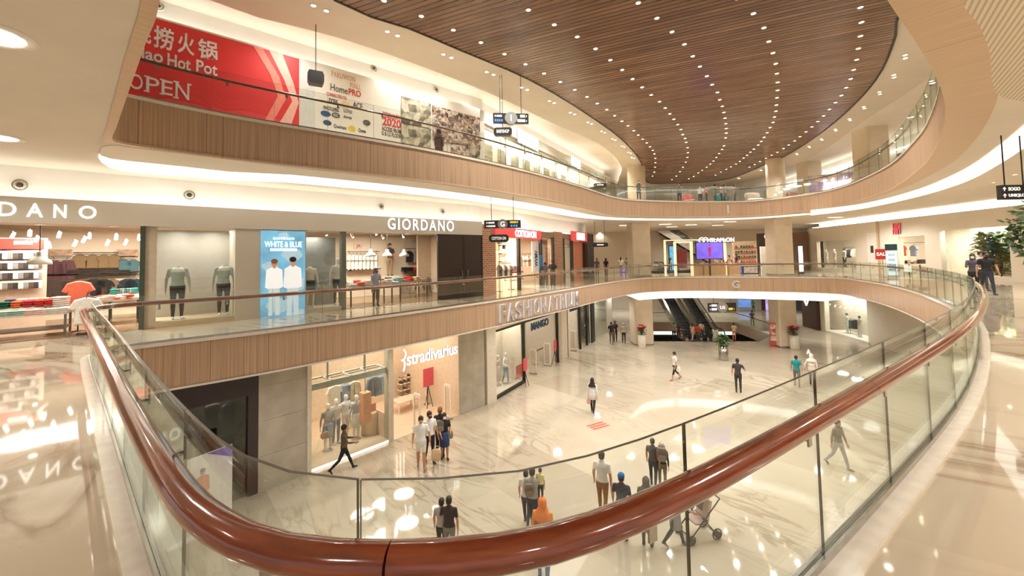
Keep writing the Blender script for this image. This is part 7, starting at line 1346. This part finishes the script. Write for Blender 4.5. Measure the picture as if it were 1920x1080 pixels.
q = at(1000, 994, ZL); c = at(1000, 994, ZL); ky = ppm(q + Vector((0, 0, 1))); figure('person', 'small child in a pale yellow top carried on the man\'s right arm', 'person', (q.x + .22, q.y - .02, ZL + .74), 150, .92, (236, 226, 160), (80, 78, 80), style='bun', hair=(70, 46, 36), vox=.024)
PL(1020, 1088, 936, 'person in an orange headscarf over a pink tunic and jeans', 170, (232, 160, 80), (120, 140, 170), hijab=(240, 142, 84), female=True, sleeve='long', tunic=((214, 76, 84), .78), hmin=1.5, stride=6)
PL(843, 1052, 934, 'man in a black tee seen from behind at the bottom of the picture', 165, (52, 48, 46), (120, 112, 104), stride=10, la=(6, 16, 10)); PL(829, 1046, 938, 'person in black half hidden left of the black-shirted man at the bottom', 165, (170, 160, 150), (40, 38, 40), stride=8)
PL(1131, 968, 849, 'man in a white shirt and brown trousers walking away behind the glass', 165, (226, 222, 214), (150, 112, 70), stride=9, shoes=(110, 70, 50))
PL(1168, 1012, 891, 'man in a bright blue cap and dark tee with a bag strap, behind the handrail', 170, (64, 66, 78), (60, 58, 60), cap=(30, 96, 160)); PL(1215, 1023, 898, 'person in a black and white patterned headscarf behind the handrail', 170, (90, 84, 80), (76, 70, 62), hijab=(96, 88, 84), female=True, sleeve='long', tunic=((90, 84, 80), .75))
PL(1268, 1024, 908, 'woman in a loose grey dress and dark leggings pushing the stroller', 100, (146, 148, 152), (66, 60, 62), hijab=(150, 146, 144), female=True, sleeve='long', tunic=((146, 148, 152), .55), stride=16, la=(40, 8, 30), ra=(40, 8, 30), shoes=(150, 146, 142))
PL(1226, 912, 824, 'young man in a dark grey tee with a blue belt bag beside the backpack wearer', 165, (86, 80, 74), (60, 62, 72), stride=6); PL(1243, 916, 836, 'person in a striped pale headscarf wearing a backpack, next to the dark grey tee', 168, (44, 46, 60), (110, 100, 82), hijab=(206, 196, 184), female=True, sleeve='long')
pb = at(1243, 916, ZL); pv = Vector((pb.x, pb.y, 0)).normalized()
def pack(t):
    mb = MB(); mb.soft(-.16, .16, -.08, .08, 0, .4, 0, 16, 4, 5); mb.build('body', mat((120, 108, 94), .7), t); mb = MB(); mb.soft(-.12, .12, -.12, -.07, .03, .2, 0, 14, 4, 4); mb.build('pocket', mat((140, 128, 112), .7), t)
    for x in (-.09, .09): mb = MB(); mb.tube([(x, .06, .38), (x, .16, .4), (x, .2, .25)], .014, 6); mb.build('strap', M_DARK, t)
c = pb - pv * .2; tk = thing('backpack', 'taupe backpack on the back of the person in the striped headscarf', 'backpack', (c.x, c.y, ZL + .95), -math.atan2(c.x, c.y)); pack(tk)
p = at(998, 994, ZL); pv = Vector((p.x, p.y, 0)).normalized(); c = p - pv * .2; tk = thing('backpack', 'small dark backpack on the man in grey carrying a child', 'backpack', (c.x - .05, c.y, ZL + 1.02), -math.atan2(c.x, c.y)); pack(tk); tk.scale = (.8, .8, .8)
p = at(826, 858, ZL); pv = Vector((p.x, p.y, 0)).normalized(); c = p - pv * .2; tk = thing('backpack', 'black backpack on the tall brown-haired woman', 'backpack', (c.x, c.y, ZL + 1.05), -math.atan2(c.x, c.y)); pack(tk)
PL(1574, 878, 786, 'person in a dark jacket and lilac-grey trousers walking, seen through the glass at right', 60, (110, 96, 86), (168, 162, 170), stride=18, sleeve='long')
# stroller
p = at(1310, 1004, ZL); t = thing('stroller', 'dark patterned baby stroller pushed behind the handrail', 'stroller', (p.x, p.y, ZL), math.radians(-75)); mb = MB()
for x in (-.24, .24): mb.tube([(x, .5, 1.0), (x, .1, .62), (x, -.42, .14)], .016, 8); mb.tube([(x, -.05, .6), (x, .36, .12)], .016, 8)
mb.tube([(-.24, .5, 1.0), (.24, .5, 1.0)], .018, 8); mb.tube([(-.24, .1, .5), (.24, .1, .5)], .014, 6); mb.tube([(-.24, -.42, .14), (.24, -.42, .14)], .014, 6); mb.tube([(-.24, .36, .12), (.24, .36, .12)], .014, 6); mb.build('frame', M_BLACK, t)
mb = MB(); puff(mb, [(-.22, .42), (.22, .42), (.22, .95), (-.22, .95)], .05); mb.v = [(x, y + .12 + (z - .42) * .25, z) for x, y, z in mb.v]; mb.build('seat_back', mat((206, 180, 170), .8), t); mb = MB(); mb.soft(-.22, .22, -.25, .15, .40, .48, 0, 14, 6); mb.build('seat', mat((180, 150, 140), .8), t)
mb = MB(); n = 9; vs = [(x, -.06 - .28 * math.cos(math.pi * j / 8 * .62 + .0) + .28, .78 + .34 * math.sin(math.pi * j / 8 * .62)) for j in range(n) for x in (-.25, .25)]; mb.add(vs, [(2 * j, 2 * j + 1, 2 * j + 3, 2 * j + 2) for j in range(n - 1)], smooth=True); mb.add([(x, y * 1.02, z + .015) for x, y, z in vs], [(2 * j, 2 * j + 1, 2 * j + 3, 2 * j + 2) for j in range(n - 1)], smooth=True); mb.build('canopy', photo_mat('canopy_print', [(40, 36, 36), (60, 52, 50), (200, 190, 176)], 12.), t)
for x, y, r_ in ((-.26, -.42, .11), (.26, -.42, .11), (-.26, .36, .13), (.26, .36, .13)):
    mb = MB(); mb.tube([(x, y + r_ * math.cos(2 * math.pi * j / 16), r_ + r_ * math.sin(2 * math.pi * j / 16)) for j in range(16)], .02, 6, closed=True); mb.tube([(x - .02, y, r_), (x + .02, y, r_)], r_ * .7, 10); mb.build('wheel', M_BLACK, t)
mk_ = at(1123, 799, ZL); t = thing('floor_sticker', 'red striped floor marking on the lower floor', 'floor sticker', (mk_.x, mk_.y, ZL + .002), .5); mb = MB(); [mb.box(-.45, .45, y, y + .11, 0, .003) for y in (-.2, 0., .2)]; mb.build('stripes', mat((206, 92, 76), .5), t)
